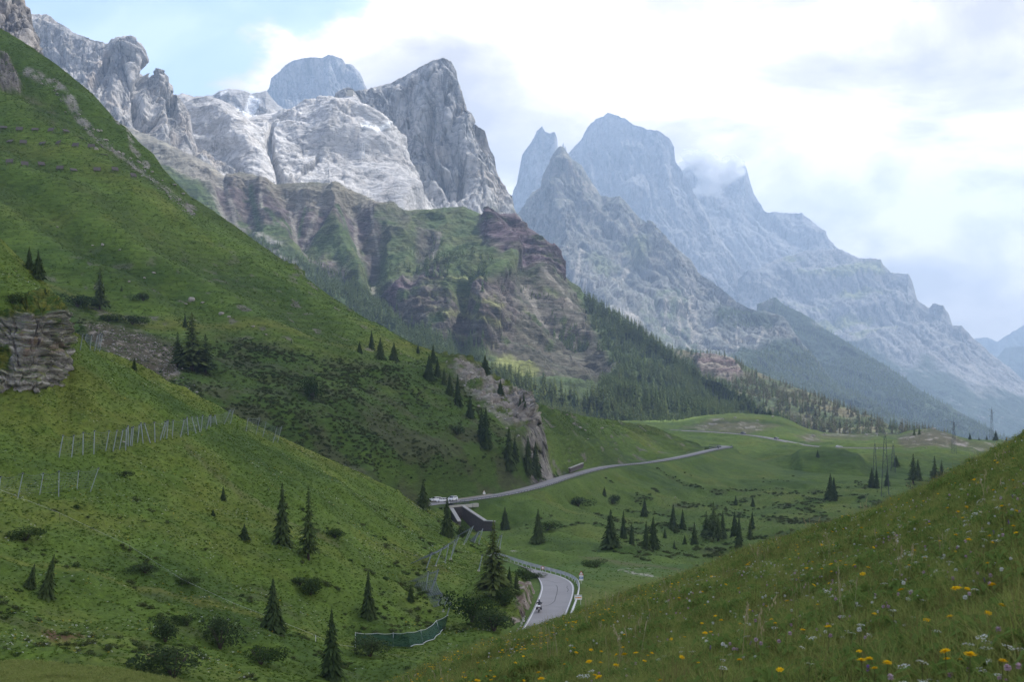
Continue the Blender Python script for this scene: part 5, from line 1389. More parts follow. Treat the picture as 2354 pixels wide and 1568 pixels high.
for u, paint, kind, lab, side, flip in ((1699, NAVY, 'suv', 'dark blue car driving on the upper road below the rocky hill', 1.4, 0), (1779, BLACKP, 'estate', 'black car on the upper road where it bends below the rock outcrop', 1.4, 0), (1931, WHITE, 'estate', 'white car far along the upper road in the green hollow', 1.2, 0)):
    k = at_road(R3_C, u); q = offset(R3_C, side)[k]
    make_car(lab, paint, (q[0], q[1], road_z(R3_C, q, .05)), road_dir(R3_C, k) + math.pi * flip, kind)

def make_motorbike(label, rider_label, loc, rz, scale=1.0):
    """front towards +X"""
    t = thing('motorcycle', label, 'motorcycle', loc, rz, 'motorcycles on the road', scale)
    for x in (-.76, .76):
        pts = [(x + .255 * math.cos(a), 0, .32 + .255 * math.sin(a)) for a in np.linspace(0, 2 * math.pi, 21)]
        w = MB().tube(pts, .075, 8, cap=False).build('wheel', TYRE, t, smooth=True)
        MB().disc((x, 0, .32), .19, .05, (0, 1, 0), 14).build('rim', ALLOY, w)
    fr = MB().tube([(-.76, .1, .34), (-.25, .12, .42), (.05, .1, .55)], .035).tube([(-.76, -.1, .34), (-.25, -.12, .42), (.05, -.1, .55)], .035)
    fr.build('swing_arm', BLK_PL, t)
    MB().tube([(.76, .09, .34), (.52, .09, .98)], .03).build('fork', ALLOY, t); MB().tube([(.76, -.09, .34), (.52, -.09, .98)], .03).build('fork', ALLOY, t)
    MB().prism([(-.3, .38), (.3, .36), (.42, .55), (.35, .72), (-.25, .72)], -.17, .17).build('engine', GALV_D, t, bevel=.03)
    MB().prism([(-.12, .74), (.42, .72), (.52, .95), (.30, 1.06), (-.02, .98)], -.19, .19).build('fuel_tank', BLACKP, t, bevel=.06)
    MB().prism([(-.88, .80), (-.72, .78), (-.05, .78), (-.10, .90), (-.45, .88), (-.80, .94)], -.15, .15).build('seat', BLK_PL, t, bevel=.04)
    for s_ in (-1, 1):
        MB().prism([(-.98, .42), (-.52, .40), (-.50, .74), (-.96, .80)], s_ * .22, s_ * .44).build('pannier', BLK_PL, t, bevel=.04)
        MB().tube([(.42, s_ * .02, 1.06), (.36, s_ * .25, 1.10), (.24, s_ * .38, 1.08)], .017).build('handlebar', BLK_PL, t)
        MB().tube([(.36, s_ * .28, 1.11), (.40, s_ * .36, 1.26)], .01).box((.41, s_ * .38, 1.29), (.015, .07, .045)).build('mirror', BLK_PL, t)
    MB().box((-.92, 0, .98), (.19, .24, .12)).build('top_case', PLATE, t, bevel=.05)
    MB().box((-.985, 0, .56), (.01, .09, .09)).build('number_plate', PLATE, t)
    MB().box((-.97, 0, .76), (.03, .10, .03)).build('tail_light', LAMP_R, t)
    MB().add([(.58, -.22, 1.0), (.58, .22, 1.0), (.44, .18, 1.38), (.44, -.18, 1.38), (.56, -.22, 1.0), (.56, .22, 1.0), (.42, .18, 1.38), (.42, -.18, 1.38)], [(0, 1, 2, 3), (7, 6, 5, 4), (0, 4, 5, 1), (1, 5, 6, 2), (2, 6, 7, 3), (3, 7, 4, 0)]).build('windscreen', GLASS_D, t)
    MB().prism([(.42, .78), (.70, .80), (.62, 1.02), (.46, 1.05)], -.2, .2).build('fairing', BLACKP, t, bevel=.05)
    MB().tube([(0, -.2, .38), (-.4, -.24, .40), (-.95, -.27, .52)], [.04, .05, .06], 8).build('exhaust', ALLOY, t)
    # rider
    p = thing('person', rider_label, 'person', loc, rz, None, scale)
    V_ = {}; E_ = []; verts = []; rad = []
    def nv(k, co, r): V_[k] = len(verts); verts.append(co); rad.append(r)
    def lk(a, b_): E_.append((V_[a], V_[b_]))
    nv('pel', (-.20, 0, .97), .15); nv('sp', (-.13, 0, 1.15), .15); nv('ch', (-.03, 0, 1.36), .17); nv('nk', (.05, 0, 1.52), .07); nv('hd', (.10, 0, 1.64), .085)
    lk('pel', 'sp'); lk('sp', 'ch'); lk('ch', 'nk'); lk('nk', 'hd')
    for s_, k in ((1, 'l'), (-1, 'r')):
        nv(k + 'sh', (-.01, s_ * .21, 1.43), .075); nv(k + 'el', (.09, s_ * .36, 1.20), .055); nv(k + 'wr', (.25, s_ * .36, 1.11), .042); nv(k + 'ha', (.33, s_ * .33, 1.10), .04)
        lk('ch', k + 'sh'); lk(k + 'sh', k + 'el'); lk(k + 'el', k + 'wr'); lk(k + 'wr', k + 'ha')
        nv(k + 'hp', (-.17, s_ * .12, .93), .105); nv(k + 'kn', (.22, s_ * .27, .80), .075); nv(k + 'an', (-.06, s_ * .25, .42), .05); nv(k + 'to', (.10, s_ * .26, .36), .04)
        lk('pel', k + 'hp'); lk(k + 'hp', k + 'kn'); lk(k + 'kn', k + 'an'); lk(k + 'an', k + 'to')
    me = bpy.data.meshes.new('body'); me.from_pydata(verts, E_, []); me.materials.append(LEATHER)
    o = bpy.data.objects.new('body', me); COL.objects.link(o); o.parent = p
    o.modifiers.new('skin', 'SKIN'); sm = o.modifiers.new('sub', 'SUBSURF'); sm.levels = 2; sm.render_levels = 2
    for i, sv in enumerate(me.skin_vertices[0].data): sv.radius = (rad[i], rad[i]); sv.use_root = (i == 0)
    bm = bmesh.new(); bmesh.ops.create_uvsphere(bm, u_segments=20, v_segments=14, radius=.155)
    for v in bm.verts:
        v.co.x *= 1.12; v.co.z *= 1.08
        if v.co.z < -.06: v.co.x *= .9
    me = bpy.data.meshes.new('helmet'); bm.to_mesh(me); bm.free(); me.materials.append(HELMET)
    me.polygons.foreach_set('use_smooth', [True] * len(me.polygons))
    hl = child('helmet', me, p, (.11, 0, 1.69))
    MB().box((.145, 0, .01), (.045, .10, .05)).build('visor', GLASS_D, hl, bevel=.03)
pm_ = r1pt(1239.5, 1407)
dirm = math.atan2((r1pt(1262, 1350) - r1pt(1239, 1407))[1], (r1pt(1256, 1350) - r1pt(1239, 1407))[0])
make_motorbike('black touring motorcycle with white top case on the lower road bend', 'rider in dark gear and helmet on the touring motorcycle on the lower road', (pm_[0], pm_[1], ZR1 + .004), dirm)
kk = at_road(R2_C[40:64], 1649) + 40
qq = R2_C[kk]
make_motorbike('small dark motorcycle coming round the distant hairpin', 'dark clad rider on the motorcycle at the distant hairpin', (qq[0], qq[1], qq[2] + .022), road_dir(R2_C, kk) + math.pi)

# ------------------------------------------------------------------ signs
def text_mesh(name, txt, size, mat, parent, loc):
    cu = bpy.data.curves.new(name, 'FONT'); cu.body = txt; cu.size = size; cu.align_x = 'CENTER'; cu.align_y = 'CENTER'; cu.extrude = .004
    tmp = bpy.data.objects.new(name, cu); COL.objects.link(tmp)
    dg = bpy.context.evaluated_depsgraph_get()
    me = bpy.data.meshes.new_from_object(tmp.evaluated_get(dg)); bpy.data.objects.remove(tmp)
    me.materials.clear(); me.materials.append(mat)
    o = child(name, me, parent, loc); o.rotation_euler = (math.radians(90), 0, 0)
    return o
def face_cam(p): return math.atan2(-p[0], p[1]) * -1 * -1
def sign_base(name, label, u, v, d, h, pole=True, layer='valley_floor'):
    p = P(u, v, d); z = zat(layer, p[0], p[1])
    t = thing(name, label, 'road sign', (p[0], p[1], z), math.atan2(-p[0], p[1]) , 'road signs')
    if pole: MB().tube([(0, .04, -.2), (0, .04, h)], .035, 8).build('pole', GALV, t)
    return t
def tri(r, y, z, th=.012):
    q = [(r * math.cos(a), z + r * math.sin(a)) for a in (math.radians(90), math.radians(210), math.radians(330))]
    return MB().prism(q, y, y + th)
t = sign_base('warning_sign', 'red triangle warning sign above a blue and white panel by the road bend', 1336, 1346, 247, 2.1)
tri(.50, 0, 1.78).build('triangle_border', SIGN_R, t); tri(.33, -.012, 1.77, .01).build('triangle_face', PLATE, t)
MB().box((0, -.016, 1.70), (.02, .004, .06)).box((0, -.016, 1.80), (.05, .004, .03)).build('symbol', SIGN_K, t)
MB().box((0, .005, 1.02), (.36, .012, .44)).build('panel', PLATE, t)
MB().box((0, -.012, 1.05), (.34, .004, .18)).build('blue_field', SIGN_B, t)
for s_ in (-1, 1): MB().box((s_ * .12, -.02, 1.05), (.07, .004, .07)).build('symbol', PLATE, t)
t = sign_base('notice_board', 'white notice board reading ATTENZIONE with an orange band behind the guard rail', 1329, 1387, 224, 1.5, False)
for s_ in (-1, 1): MB().tube([(s_ * .4, .04, -.2), (s_ * .4, .04, 1.45)], .03, 8).build('pole', GALV, t)
MB().box((0, 0, 1.15), (.60, .012, .38)).build('board', PLATE, t)
text_mesh('lettering', 'ATTENZIONE', .20, SIGN_K, t, (0, -.018, 1.38))
MB().prism([(-.52, 1.02), (-.40, 1.17), (-.15, 1.12), (.05, 1.19), (.36, 1.15), (.52, 1.20), (.52, 1.00), (.30, 1.02), (.0, .99), (-.25, 1.03)], -.022, -.014).build('orange_band', SIGN_O, t)
t = sign_base('round_sign', 'small round red ringed sign on a pole behind the road bend', 1247.5, 1315, 258, 1.45)
MB().disc((0, 0, 1.25), .30, .012, (0, 1, 0), 24).build('ring', SIGN_R, t); MB().disc((0, -.010, 1.25), .20, .012, (0, 1, 0), 24).build('face', PLATE, t)
t = sign_base('warning_sign', 'white triangle sign with lower plate on the grass verge past the parked cars', 1113, 1145, 497, 1.7, layer='barrier_slope')
tri(.5, 0, 1.75).build('triangle_border', SIGN_R, t); tri(.40, -.012, 1.74, .01).build('triangle_face', PLATE, t); MB().box((0, 0, 1.15), (.44, .012, .26)).build('panel', PLATE, t)

# white marker stones on the inner edge of the lower road
ms = offset(R1_IN, .5)
if np.linalg.norm(ms[8] - R1_C[8]) < np.linalg.norm(R1_IN[8] - R1_C[8]): ms = offset(R1_IN, -.5)
for i, pp in enumerate(resample(ms[3:20], 2.1)[:12]):
    b = MB().prism([(-.22, 0), (.22, 0), (.17, .24), (-.12, .30)], -.13, .13).build('marker_stone', COPING, None, bevel=.05)
    b.location = (pp[0] + RNG.uniform(-.15, .15), pp[1], ZR1 - .05); b.rotation_euler = (0, 0, RNG.uniform(0, 3)); b.scale = (RNG.uniform(.7, 1.2),) * 3
    tag(b, 'pale marker stone lined up on the cliff side of the lower road', 'stone', 'marker stones along the lower road')
# ------------------------------------------------------------------ timber snow barriers on the high slope
def make_barrier(label, u, v, state, size=1.0):
    p, n = on('barrier_slope', u, v + 4)
    rz = math.atan2(-n.x, n.y) + math.pi + RNG.uniform(-.35, .35)
    t = thing('snow_barrier', label, 'snow barrier', p, 0, 'timber snow barriers on the high slope', size)
    # local: X along the contour, Y uphill
    up = Vector((-n.x, -n.y, 0)).normalized() if (n.x or n.y) else Vector((0, 1, 0))
    t.rotation_euler = (0, 0, math.atan2(up.y, up.x) - math.pi / 2 + RNG.uniform(-.4, .4))
    w, h = 1.95, 2.6
    tilt = math.radians({'up': 52, 'low': 34, 'fallen': 12}[state])
    R = Matrix.Rotation(tilt, 3, 'X')
    z0 = .75 if state != 'fallen' else .25
    for k in range(6):
        MB().box(R @ Vector((RNG.uniform(-.06, .06), h * (k + .5) / 6, 0)) + Vector((0, -.5, z0)), (w, h / 14, .05), R).build('slat', WOOD, t)
    for s_ in (-1, 1):
        MB().box(R @ Vector((s_ * w * .86, h / 2, -.12)) + Vector((0, -.5, z0)), (.10, h / 2 + .1, .08), R).build('frame_beam', WOOD, t)
        top = R @ Vector((s_ * w * .7, h * .25, -.2)) + Vector((0, -.5, z0))
        MB().tube([(s_ * w * .7, -.75, -1.4), (top.x, top.y, top.z + .1)], .10, 6).build('leg', WOOD_L, t)
        if state != 'fallen':
            top = R @ Vector((s_ * w * .7, h * .8, -.2)) + Vector((0, -.5, z0))
            MB().tube([(s_ * w * .72, top.y + .1, -.2), tuple(top)], .09, 6).build('prop', WOOD, t)
B_ROWS = {'upper row': [(9, 292, 'low'), (46, 295, 'up'), (82, 297, 'low'), (117, 300, 'up'), (152, 302, 'low'), (188, 314, 'fallen')],
          'middle row': [(21, 323, 'low'), (55, 327, 'up'), (95, 330, 'low'), (132, 331, 'up'), (173, 333, 'up'), (210, 338, 'up'), (235, 337, 'up'), (240, 352, 'fallen')],
          'lower row': [(21, 372, 'up'), (58, 378, 'up'), (97, 378, 'up'), (137, 385, 'up'), (170, 389, 'low'), (223, 391, 'up'), (264, 391, 'up'), (308, 404, 'up')]}
ORD = ['', 'first', 'second', 'third', 'fourth', 'fifth', 'sixth', 'seventh', 'eighth']
for row, lst in B_ROWS.items():
    for i, (u, v, st) in enumerate(lst):
        k = len(lst) - i
        if st == 'fallen':
            lab = f'collapsed timber snow barrier ending the {row} beside the stony gully'
        elif (u, row) == (308, 'lower row'):
            lab = 'timber snow barrier ending the lower row, closest to the stony gully'
        else:
            lab = f'{ORD[k]} timber snow barrier of the {row}, counted from the stony gully'
        make_barrier(lab, u, v, st, .82)

# ------------------------------------------------------------------ steel snow nets
def net_between(mb, a0, a1, b0, b1, nu=8, nv=7, r=.012, sag=.35):
    """wire net between the post line a0-a1 (top, bottom) and b0-b1"""
    a0, a1, b0, b1 = map(Vector, (a0, a1, b0, b1))
    def pt(s, t):
        top = a0.lerp(b0, s); bot = a1.lerp(b1, s)
        p = top.lerp(bot, t)
        p.z -= sag * 4 * s * (1 - s) * (1 - t) 
        return p
    for i in range(nu + 1):
        mb.tube([pt(i / nu, j / 3) for j in range(4)], r, 3, False)
    for j in range(nv + 1):
        mb.tube([pt(i / 4, j / nv) for i in range(5)], r if j else r * 2.2, 3, False)
def snow_net(label, posts, layer, r_post=.066, net=True, toward=0.0, netdrop=1.0, back_net=0.0, wire=.012):
    """posts: list of (top u,v, bottom u,v)"""
    bl = []
    for tu, tv, bu, bv in posts:
        p, n = on(layer, bu, bv)
        d = p.y
        b = P(bu, bv, d); b = Vector(b); 
        b = Vector(p) if abs(b.z - p.z) > 3 else b
        top = Vector(P(tu, tv, d + toward))
        bl.append((top, b))
    base = bl[0][1].copy()
    t = thing('snow_net', label, 'snow net', base, 0, 'steel snow nets on the near slopes')
    for top, b in bl:
        ax = (top - b).normalized()
        o = MB().tube([b - base - ax * .5, top - base], r_post, 8).build('post', GALV_P, t)
        MB().box(top - base - ax * .05, (r_post * 1.7, r_post * 1.7, .09)).build('post_head', GALV_D, o)
        if r_post > .07: MB().box(b - base - Vector((0, 0, .08)), (.22, .22, .12)).build('footing', CONC, o)
    if net:
        for i, ((ta, ba), (tb, bb)) in enumerate(zip(bl[:-1], bl[1:])):
            if (ta - tb).length > 14: continue
            mb = MB()
            # the net hangs on the uphill side and runs out onto the turf
            off = Vector((-back_net, .6 * back_net, 0.15 * back_net))
            net_between(mb, ta - base, ba - base + off, tb - base, bb - base + off, nu=max(3, int((ta - tb).length / (.45 if wire < .014 else .24))), nv=8 if wire < .014 else 12, r=wire)
            mb.build('net', NET, t)
    return t
S6 = lambda l: [(113.5 + a * .1928, 922.8 + b * .1928, 113.5 + c * .1928, 922.8 + d * .1928) for a, b, c, d in l]
snow_net('long line of pale steel posts and wire net across the near green slope', S6([(165, 405, 115, 680), (295, 405, 265, 665), (405, 370, 400, 640), (540, 350, 530, 630), (715, 350, 670, 600), (810, 345, 760, 590), (880, 340, 835, 575), (920, 320, 910, 585), (940, 290, 940, 545), (985, 310, 965, 520), (1005, 300, 985, 525), (1075, 280, 1050, 500), (1093, 255, 1118, 500), (1133, 260, 1205, 500), (1253, 250, 1260, 485), (1385, 240, 1320, 470), (1410, 225, 1360, 430), (1418, 225, 1400, 440), (1480, 225, 1465, 430), (1610, 215, 1565, 425), (1643, 185, 1655, 400), (1697, 185, 1748, 380), (1760, 180, 1795, 360), (1830, 165, 1808, 350), (1912, 170, 1875, 335), (1925, 165, 1922, 305), (1975, 165, 2000, 305), (2165, 95, 2083, 275), (2198, 95, 2158, 270)]), 'near_slope', back_net=.4, wire=.008)
snow_net('short line of darker posts and sagging net below the long snow net', [(2, 1096, -2, 1130), (53, 1088, 41, 1146), (100, 1088, 91, 1140), (136, 1083, 135, 1143), (181, 1083, 177, 1126), (227, 1076, 208, 1131)], 'near_slope', r_post=.05, back_net=.6, wire=.008)
snow_net('cluster of steel net posts on the turf beside the near crag', [(191, 767, 184, 806), (199, 767, 192, 800), (211, 769, 207, 805), (224.5, 769, 218, 806), (231, 765, 224.5, 806), (235.5, 767, 229, 808)], 'near_slope', back_net=.3)
snow_net('grey net posts showing behind the brow of the near slope', [(571, 960, 566, 992), (598, 960, 588, 1000), (612, 970, 604, 1005), (637, 982, 628, 1017), (648, 980, 638, 1017)], 'near_slope', r_post=.05, back_net=.5)
snow_net('stepped row of steel snow nets above the bushes, climbing towards the bridge', [(993, 1271, 979, 1312), (1016.5, 1261, 1001, 1301.5), (1032, 1251, 1023, 1295), (1046, 1243, 1036, 1286), (1055, 1233, 1036, 1284), (1082, 1214, 1066, 1252), (1088, 1210, 1070, 1250)], 'near_slope', r_post=.075, back_net=3.2, wire=.017)
snow_net('steel snow nets stepping down to the green debris fence', [(985, 1314, 979, 1356), (1008, 1310, 991, 1356), (1001, 1335, 990, 1362), (1016, 1366, 1006, 1392), (1029, 1375, 1018, 1407), (1037, 1386, 1027, 1417)], 'near_slope', r_post=.075, back_net=3.4, wire=.017)
snow_net('far pair of snow net frames behind the tall larch near the bridge', [(1100, 1222, 1090, 1250), (1110, 1216, 1100, 1252), (1109, 1277, 1100.5, 1312), (1150, 1232, 1141, 1262), (1154, 1229, 1149, 1259)], 'near_slope', r_post=.08, back_net=1.2, wire=.014)

# green debris fence at the foot of the near slope
def green_fence():
    top = [(817, 1456), (868, 1457), (904, 1457), (938, 1455), (967, 1450), (987, 1443), (1003, 1428), (1030, 1415)]
    bot = [(817, 1484), (868, 1487), (904, 1487), (944, 1488), (973, 1481), (999, 1469), (1012, 1456), (1024, 1444)]
    pts = []
    for (a, b), (c, e) in zip(top, bot):
        p, _ = on('near_slope', c, e)
        pts.append((Vector(P(a, b, p.y - .3)), Vector(P(c, e, p.y - .6))))
    base = pts[0][1].copy()
    t = thing('debris_fence', 'green mesh debris fence curving along the foot of the near slope', 'fence', base)
    for i, ((ta, ba), (tb, bb)) in enumerate(zip(pts[:-1], pts[1:])):
        mb = MB(); n, m = 8, 6
        g = []
        for i2 in range(n + 1):
            for j in range(m + 1):
                s, q = i2 / n, j / m
                p = ta.lerp(tb, s).lerp(ba.lerp(bb, s), q) - base
                p.y += .16 * math.sin(7 * s + 4 * q + i) * math.sin(math.pi * q)
                p.z -= .12 * math.sin(math.pi * s) * (1 - q)
                g.append(p)
        g2 = [p + Vector((0, .012, 0)) for p in g]
        k = m + 1
        fs = [(a * k + b, a * k + b + 1, (a + 1) * k + b + 1, (a + 1) * k + b) for a in range(n) for b in range(m)]
        mb.add(g, fs); mb.add(g2, [f[::-1] for f in fs])
        o = mb.build('net_panel', GREEN_N, t, smooth=True)
        r_ = MB()
        r_.tube([ta.lerp(tb, s) - base + Vector((0, -.03, .02 - .12 * math.sin(math.pi * s))) for s in (0, .25, .5, .75, 1)], .03, 5)
        r_.build('rope', ROPE, o)
        if i >= 3: MB().tube([ba.lerp(bb, s) - base + Vector((0, -.05, .05 + .08 * math.sin(5 * s))) for s in (0, .25, .5, .75, 1)], .05, 5).build('rope', ROPE, o)
    for ta, ba in pts[::2]: MB().tube([ba - base - Vector((0, 0, .3)), ta - base + Vector((0, 0, .1))], .03, 6).build('post', GALV, t)
green_fence()
# light wire fence with one white post
wp, _ = on('near_slope', 727, 1476)
t = thing('wire_fence', 'thin pale wire fence with a white post along the terrace edge', 'fence', wp)
MB().tube([(0, 0, -.2), (0, 0, .75)], .035, 6).build('post', PLATE, t)
wl = [on('near_slope', *q)[0] + Vector((0, -.5, .7)) - wp for q in ((0, 1138), (140, 1192), (300, 1268), (420, 1345), (540, 1400), (640, 1440))] + [Vector((0, 0, .7))] + [on('near_slope', *q)[0] + Vector((0, -.5, .7)) - wp for q in ((780, 1495), (820, 1500))]
MB().tube(wl, .008, 4, False).build('wire', GALV, t)
for q in wl[1:-2:1]:
    MB().tube([q - Vector((0, -.5, .9)), q + Vector((0, 0, .05))], .025, 5).build('post', WOOD_L, t)

# ------------------------------------------------------------------ pylons
def make_pylon(label, u, v, d, h, w, layer, arms=True):
    p = P(u, v, d); z = zat(layer, p[0], p[1])
    t = thing('lattice_pylon', label, 'pylon', (p[0], p[1], z), RNG.uniform(-.3, .3) , 'lattice pylons in the valley')
    r = .09 if d > 900 else .075
    hw = lambda f: w * (1 - .82 * f) / 2
    for sx, sy in ((1, 1), (1, -1), (-1, 1), (-1, -1)):
        MB().tube([(sx * hw(0), sy * hw(0), -.5), (sx * hw(.95), sy * hw(.95), h * .95)], r, 4).build('leg', PYLON, t)
    n = 11
    for face in range(4):
        mb = MB()
        for k in range(n):
            f0, f1 = .95 * k / n, .95 * (k + 1) / n
            a, b = hw(f0), hw(f1); s_ = 1 if k % 2 else -1
            c = [((s_ * a, a), (-s_ * b, b)), ((s_ * a, -a), (-s_ * b, -b)), ((a, s_ * a), (b, -s_ * b)), ((-a, s_ * a), (-b, -s_ * b))][face]
            mb.tube([(*c[0], h * f0), (*c[1], h * f1)], r * .6, 3)
        mb.build('bracing', PYLON, t)
    MB().tube([(0, 0, h * .93), (0, 0, h * 1.04)], r, 5).build('peak', PYLON, t)
    if arms:
        for f, s_ in ((.96, -1), (.86, 1), (.76, -1)):
            o = MB().tube([(0, 0, h * f), (s_ * w * 1.0, 0, h * f + .25)], r * .8, 4).tube([(0, 0, h * (f - .035)), (s_ * w * 1.0, 0, h * f + .2)], r * .6, 4).build('cross_arm', PYLON, t)
            MB().tube([(s_ * w, 0, h * f + .2), (s_ * w * 1.04, 0, h * f - .75)], .10, 6).build('insulator', INSUL, o)
    return Vector((p[0], p[1], z))
py = [make_pylon('tall lattice pylon standing on the skyline beside a dark spruce', 2279.5, 1010, 1270, 28.5, 3.0, 'far_hill'),
      make_pylon('lattice pylon with three arms at the foot of the rocky knoll', 2192.5, 1046, 930, 21.5, 2.6, 'far_hill'),
      make_pylon('nearest and tallest lattice pylon, rising above two spruces in the hollow', 2034.5, 1122, 640, 28.5, 3.4, 'valley_floor'),
      make_pylon('slim lattice pylon without arms beside the tallest pylon', 2011, 1090, 765, 21.5, 2.3, 'far_hill', False),
      make_pylon('short tapering lattice mast next to a small round spruce', 2053, 1072, 815, 16.5, 2.6, 'far_hill', False)]
for (a, ha), (b, hb), nm in (((2, 27.5), (1, 20.5), 0), ((1, 20.5), (0, 27.0), 1), ((2, 24.5), (1, 18.3), 2), ((1, 18.3), (0, 24.5), 3)):
    A, B = py[a] + Vector((.0, 0, ha)), py[b] + Vector((0, 0, hb))
    mb = MB().tube([(A.lerp(B, s) - A) - Vector((0, 0, 9 * 4 * s * (1 - s))) for s in np.linspace(0, 1, 13)], .035, 4, False)
    o = mb.build('power_cable', GALV_D); o.location = A
    tag(o, 'thin power cable strung between the lattice pylons', 'cable', 'power cables')
for du in (-12, 0, 14):
    A = py[2] + Vector((du * .12, 0, 26)); B = Vector(P(2026 + du * 2.4, 1250, 150))
    mb = MB().tube([(A.lerp(B, s) - A) - Vector((0, 0, 12 * 4 * s * (1 - s))) for s in np.linspace(0, 1, 25)], .008, 4, False)
    o = mb.build('power_cable', GALV_D); o.location = A
    tag(o, 'pale power cable running down from the tallest pylon behind the meadow', 'cable', 'power cables')

# ------------------------------------------------------------------ boulders
def boulder_mesh(seed, flat=.55):
    bm = bmesh.new(); bmesh.ops.create_icosphere(bm, subdivisions=2, radius=1.0)
    co = np.array([v.co[:] for v in bm.verts])
    k = 1 + .35 * fbm(co * .9 + seed, 3)
    co = np.sign(co) * np.abs(co) ** .75 * k[:, None]
    for v, c in zip(bm.verts, co): v.co = (c[0], c[1] * .8, c[2] * flat)
    me = bpy.data.meshes.new('boulder'); bm.to_mesh(me); bm.free(); me.materials.append(BOULD if seed != 3 else BOULD)
    return me
BM = [boulder_mesh(s * 7.3, f) for s, f in ((1, .5), (2, .35), (3, .6), (4, .42), (5, .7))]
def boulder(layer, u, v, wpx, label, group=None, sink=.25):
    p, n = on(layer, u, v)
    o = bpy.data.objects.new('boulder', RNG.choice(BM)); COL.objects.link(o)
    s = wpx * p.y / F / 2
    o.location = p + n * (s * (.4 - sink)); o.scale = (s, s * RNG.uniform(.8, 1.1), s * RNG.uniform(.8, 1.1)); o.rotation_euler = (RNG.uniform(-.15, .15), RNG.uniform(-.25, .25), RNG.uniform(-.5, .5))
    tag(o, label, 'boulder', group)
    return o
b0 = boulder('barrier_slope', 242, 321, 18, 'large pale flat slab above the end of the middle barrier row'); b0.scale = (b0.scale.x, b0.scale.x * .8, b0.scale.x * .55)
for u, v, w in ((214, 297, 7), (226, 299, 9), (232, 300, 6), (222, 343, 10), (270, 352, 12), (281, 354, 8), (318, 372, 10), (330, 385, 9), (402, 425, 12), (420, 446, 11), (412, 458, 8), (428, 470, 9), (96, 192, 6), (75, 176, 5), (350, 395, 8), (372, 416, 8), (150, 258, 5), (300, 365, 7), (258, 346, 7), (390, 452, 7), (440, 487, 8), (128, 205, 6), (182, 262, 6)):
    boulder('barrier_slope', u, v, w, 'pale broken boulder in the stony gully down the high slope', 'boulders in the stony gully')
for u, v, w in ((132, 521, 7), (236, 565, 8), (275, 577, 7), (213, 565, 6), (440, 690, 16), (428, 700, 8), (510, 722, 12), (525, 728, 9), (582, 752, 8), (355, 628, 10), (466, 697, 9), (330, 640, 6), (610, 770, 6), (296, 648, 6)):
    boulder('barrier_slope', u, v, w, 'small pale rock lying on the open part of the high slope', 'rocks scattered on the open slope')
for u, v, w in ((1075, 838, 10), (1082, 858, 14), (1118, 868, 9), (1150, 915, 15), (1105, 905, 8), (1060, 872, 9), (1046, 850, 8), (1130, 885, 8), (1158, 900, 7), (1170, 952, 9), (1100, 935, 8), (1122, 925, 7), (1142, 960, 8), (1165, 985, 7)):
    boulder('barrier_slope', u, v, w, 'grey block on the scree beside the dark spruces above the cliff', 'blocks on the scree')
for u, v, w in ((1300, 953, 9), (1318, 975, 8), (1335, 984, 9), (1345, 990, 6), (1382, 985, 9), (1350, 1010, 6), (1268, 940, 7), (1405, 1005, 5)):
    boulder('barrier_slope', u, v, w, 'pale flat rock on the grass beside the cliff', 'flat rocks beside the cliff')
for u, v, w in ((285, 1018, 9), (292, 1020, 6)): boulder('near_slope', u, v, w, 'pale rock lying under the posts of the long snow net', 'rocks under the snow net')
for u, v, w in ((1605, 978, 5), (1622, 980, 6), (1660, 964, 6), (1690, 962, 7), (1740, 968, 6), (1775, 958, 7), (1870, 1003, 9), (1895, 1000, 8), (1990, 1000, 8), (2015, 998, 7), (2035, 997, 8), (2118, 993, 7), (2146, 986, 9), (2100, 1016, 6), (2160, 1025, 7), (2130, 1030, 6), (2085, 1012, 6)):
    boulder('far_hill', u, v, w, 'pale rock outcrop on the low hills along the upper road', 'rocks on the low hills')
for u, v, w in ((1552, 1144, 5), (1638, 1205, 4), (1595, 1208, 6)): boulder('valley_floor', u, v, w, 'pale rock among the spruces on the valley side', 'rocks in the valley')
# stony rubble: too many stones to tell apart
def rubble(name, layer, pl, count, smin, smax, seed):
    rs = np.random.RandomState(seed); L_ = LAYERS[layer]; b = L_.nback
    m = poly(L_.pu[b:], L_.pv[b:], pl, 3) > .5
    ii = np.argwhere(m); ii = ii[rs.choice(len(ii), count)]
    vs, fs = [], []
    for k, (r, c) in enumerate(ii):
        p = L_.pos[r + b, c] + rs.normal(0, .5, 3) * (1, 1, 0); s = rs.uniform(smin, smax) * (1 if rs.rand() < .85 else 2)
        q = [p + s * np.array(o) * rs.uniform(.6, 1.2, 3) for o in ((1, 0, 0), (-1, 0, 0), (0, 1, 0), (0, -1, 0), (0, 0, .7), (0, 0, -.5))]
        o = len(vs); vs += [tuple(x) for x in q]
        fs += [(o + a, o + b_, o + c_) for a, b_, c_ in ((0, 2, 4), (2, 1, 4), (1, 3, 4), (3, 0, 4), (2, 0, 5), (1, 2, 5), (3, 1, 5), (0, 3, 5))]
    me = bpy.data.meshes.new(name); me.from_pydata(vs, [], fs); me.materials.append(FIELDST)
    o = bpy.data.objects.new(name, me); COL.objects.link(o); o['kind'] = 'stuff'
rubble('rubble', 'barrier_slope', [(195, 745), (245, 742), (330, 770), (400, 800), (420, 850), (470, 930), (380, 890), (300, 850), (220, 800)], 900, .10, .32, 5)
rubble('scree', 'barrier_slope', [(1020, 828), (1110, 860), (1160, 890), (1215, 920), (1205, 980), (1190, 1010), (1150, 970), (1070, 890)], 900, .12, .4, 6)
rubble('scree', 'barrier_slope', [(70, 170), (135, 195), (235, 315), (335, 395), (450, 490), (440, 500), (320, 400), (220, 320), (120, 210)], 700, .12, .45, 7)
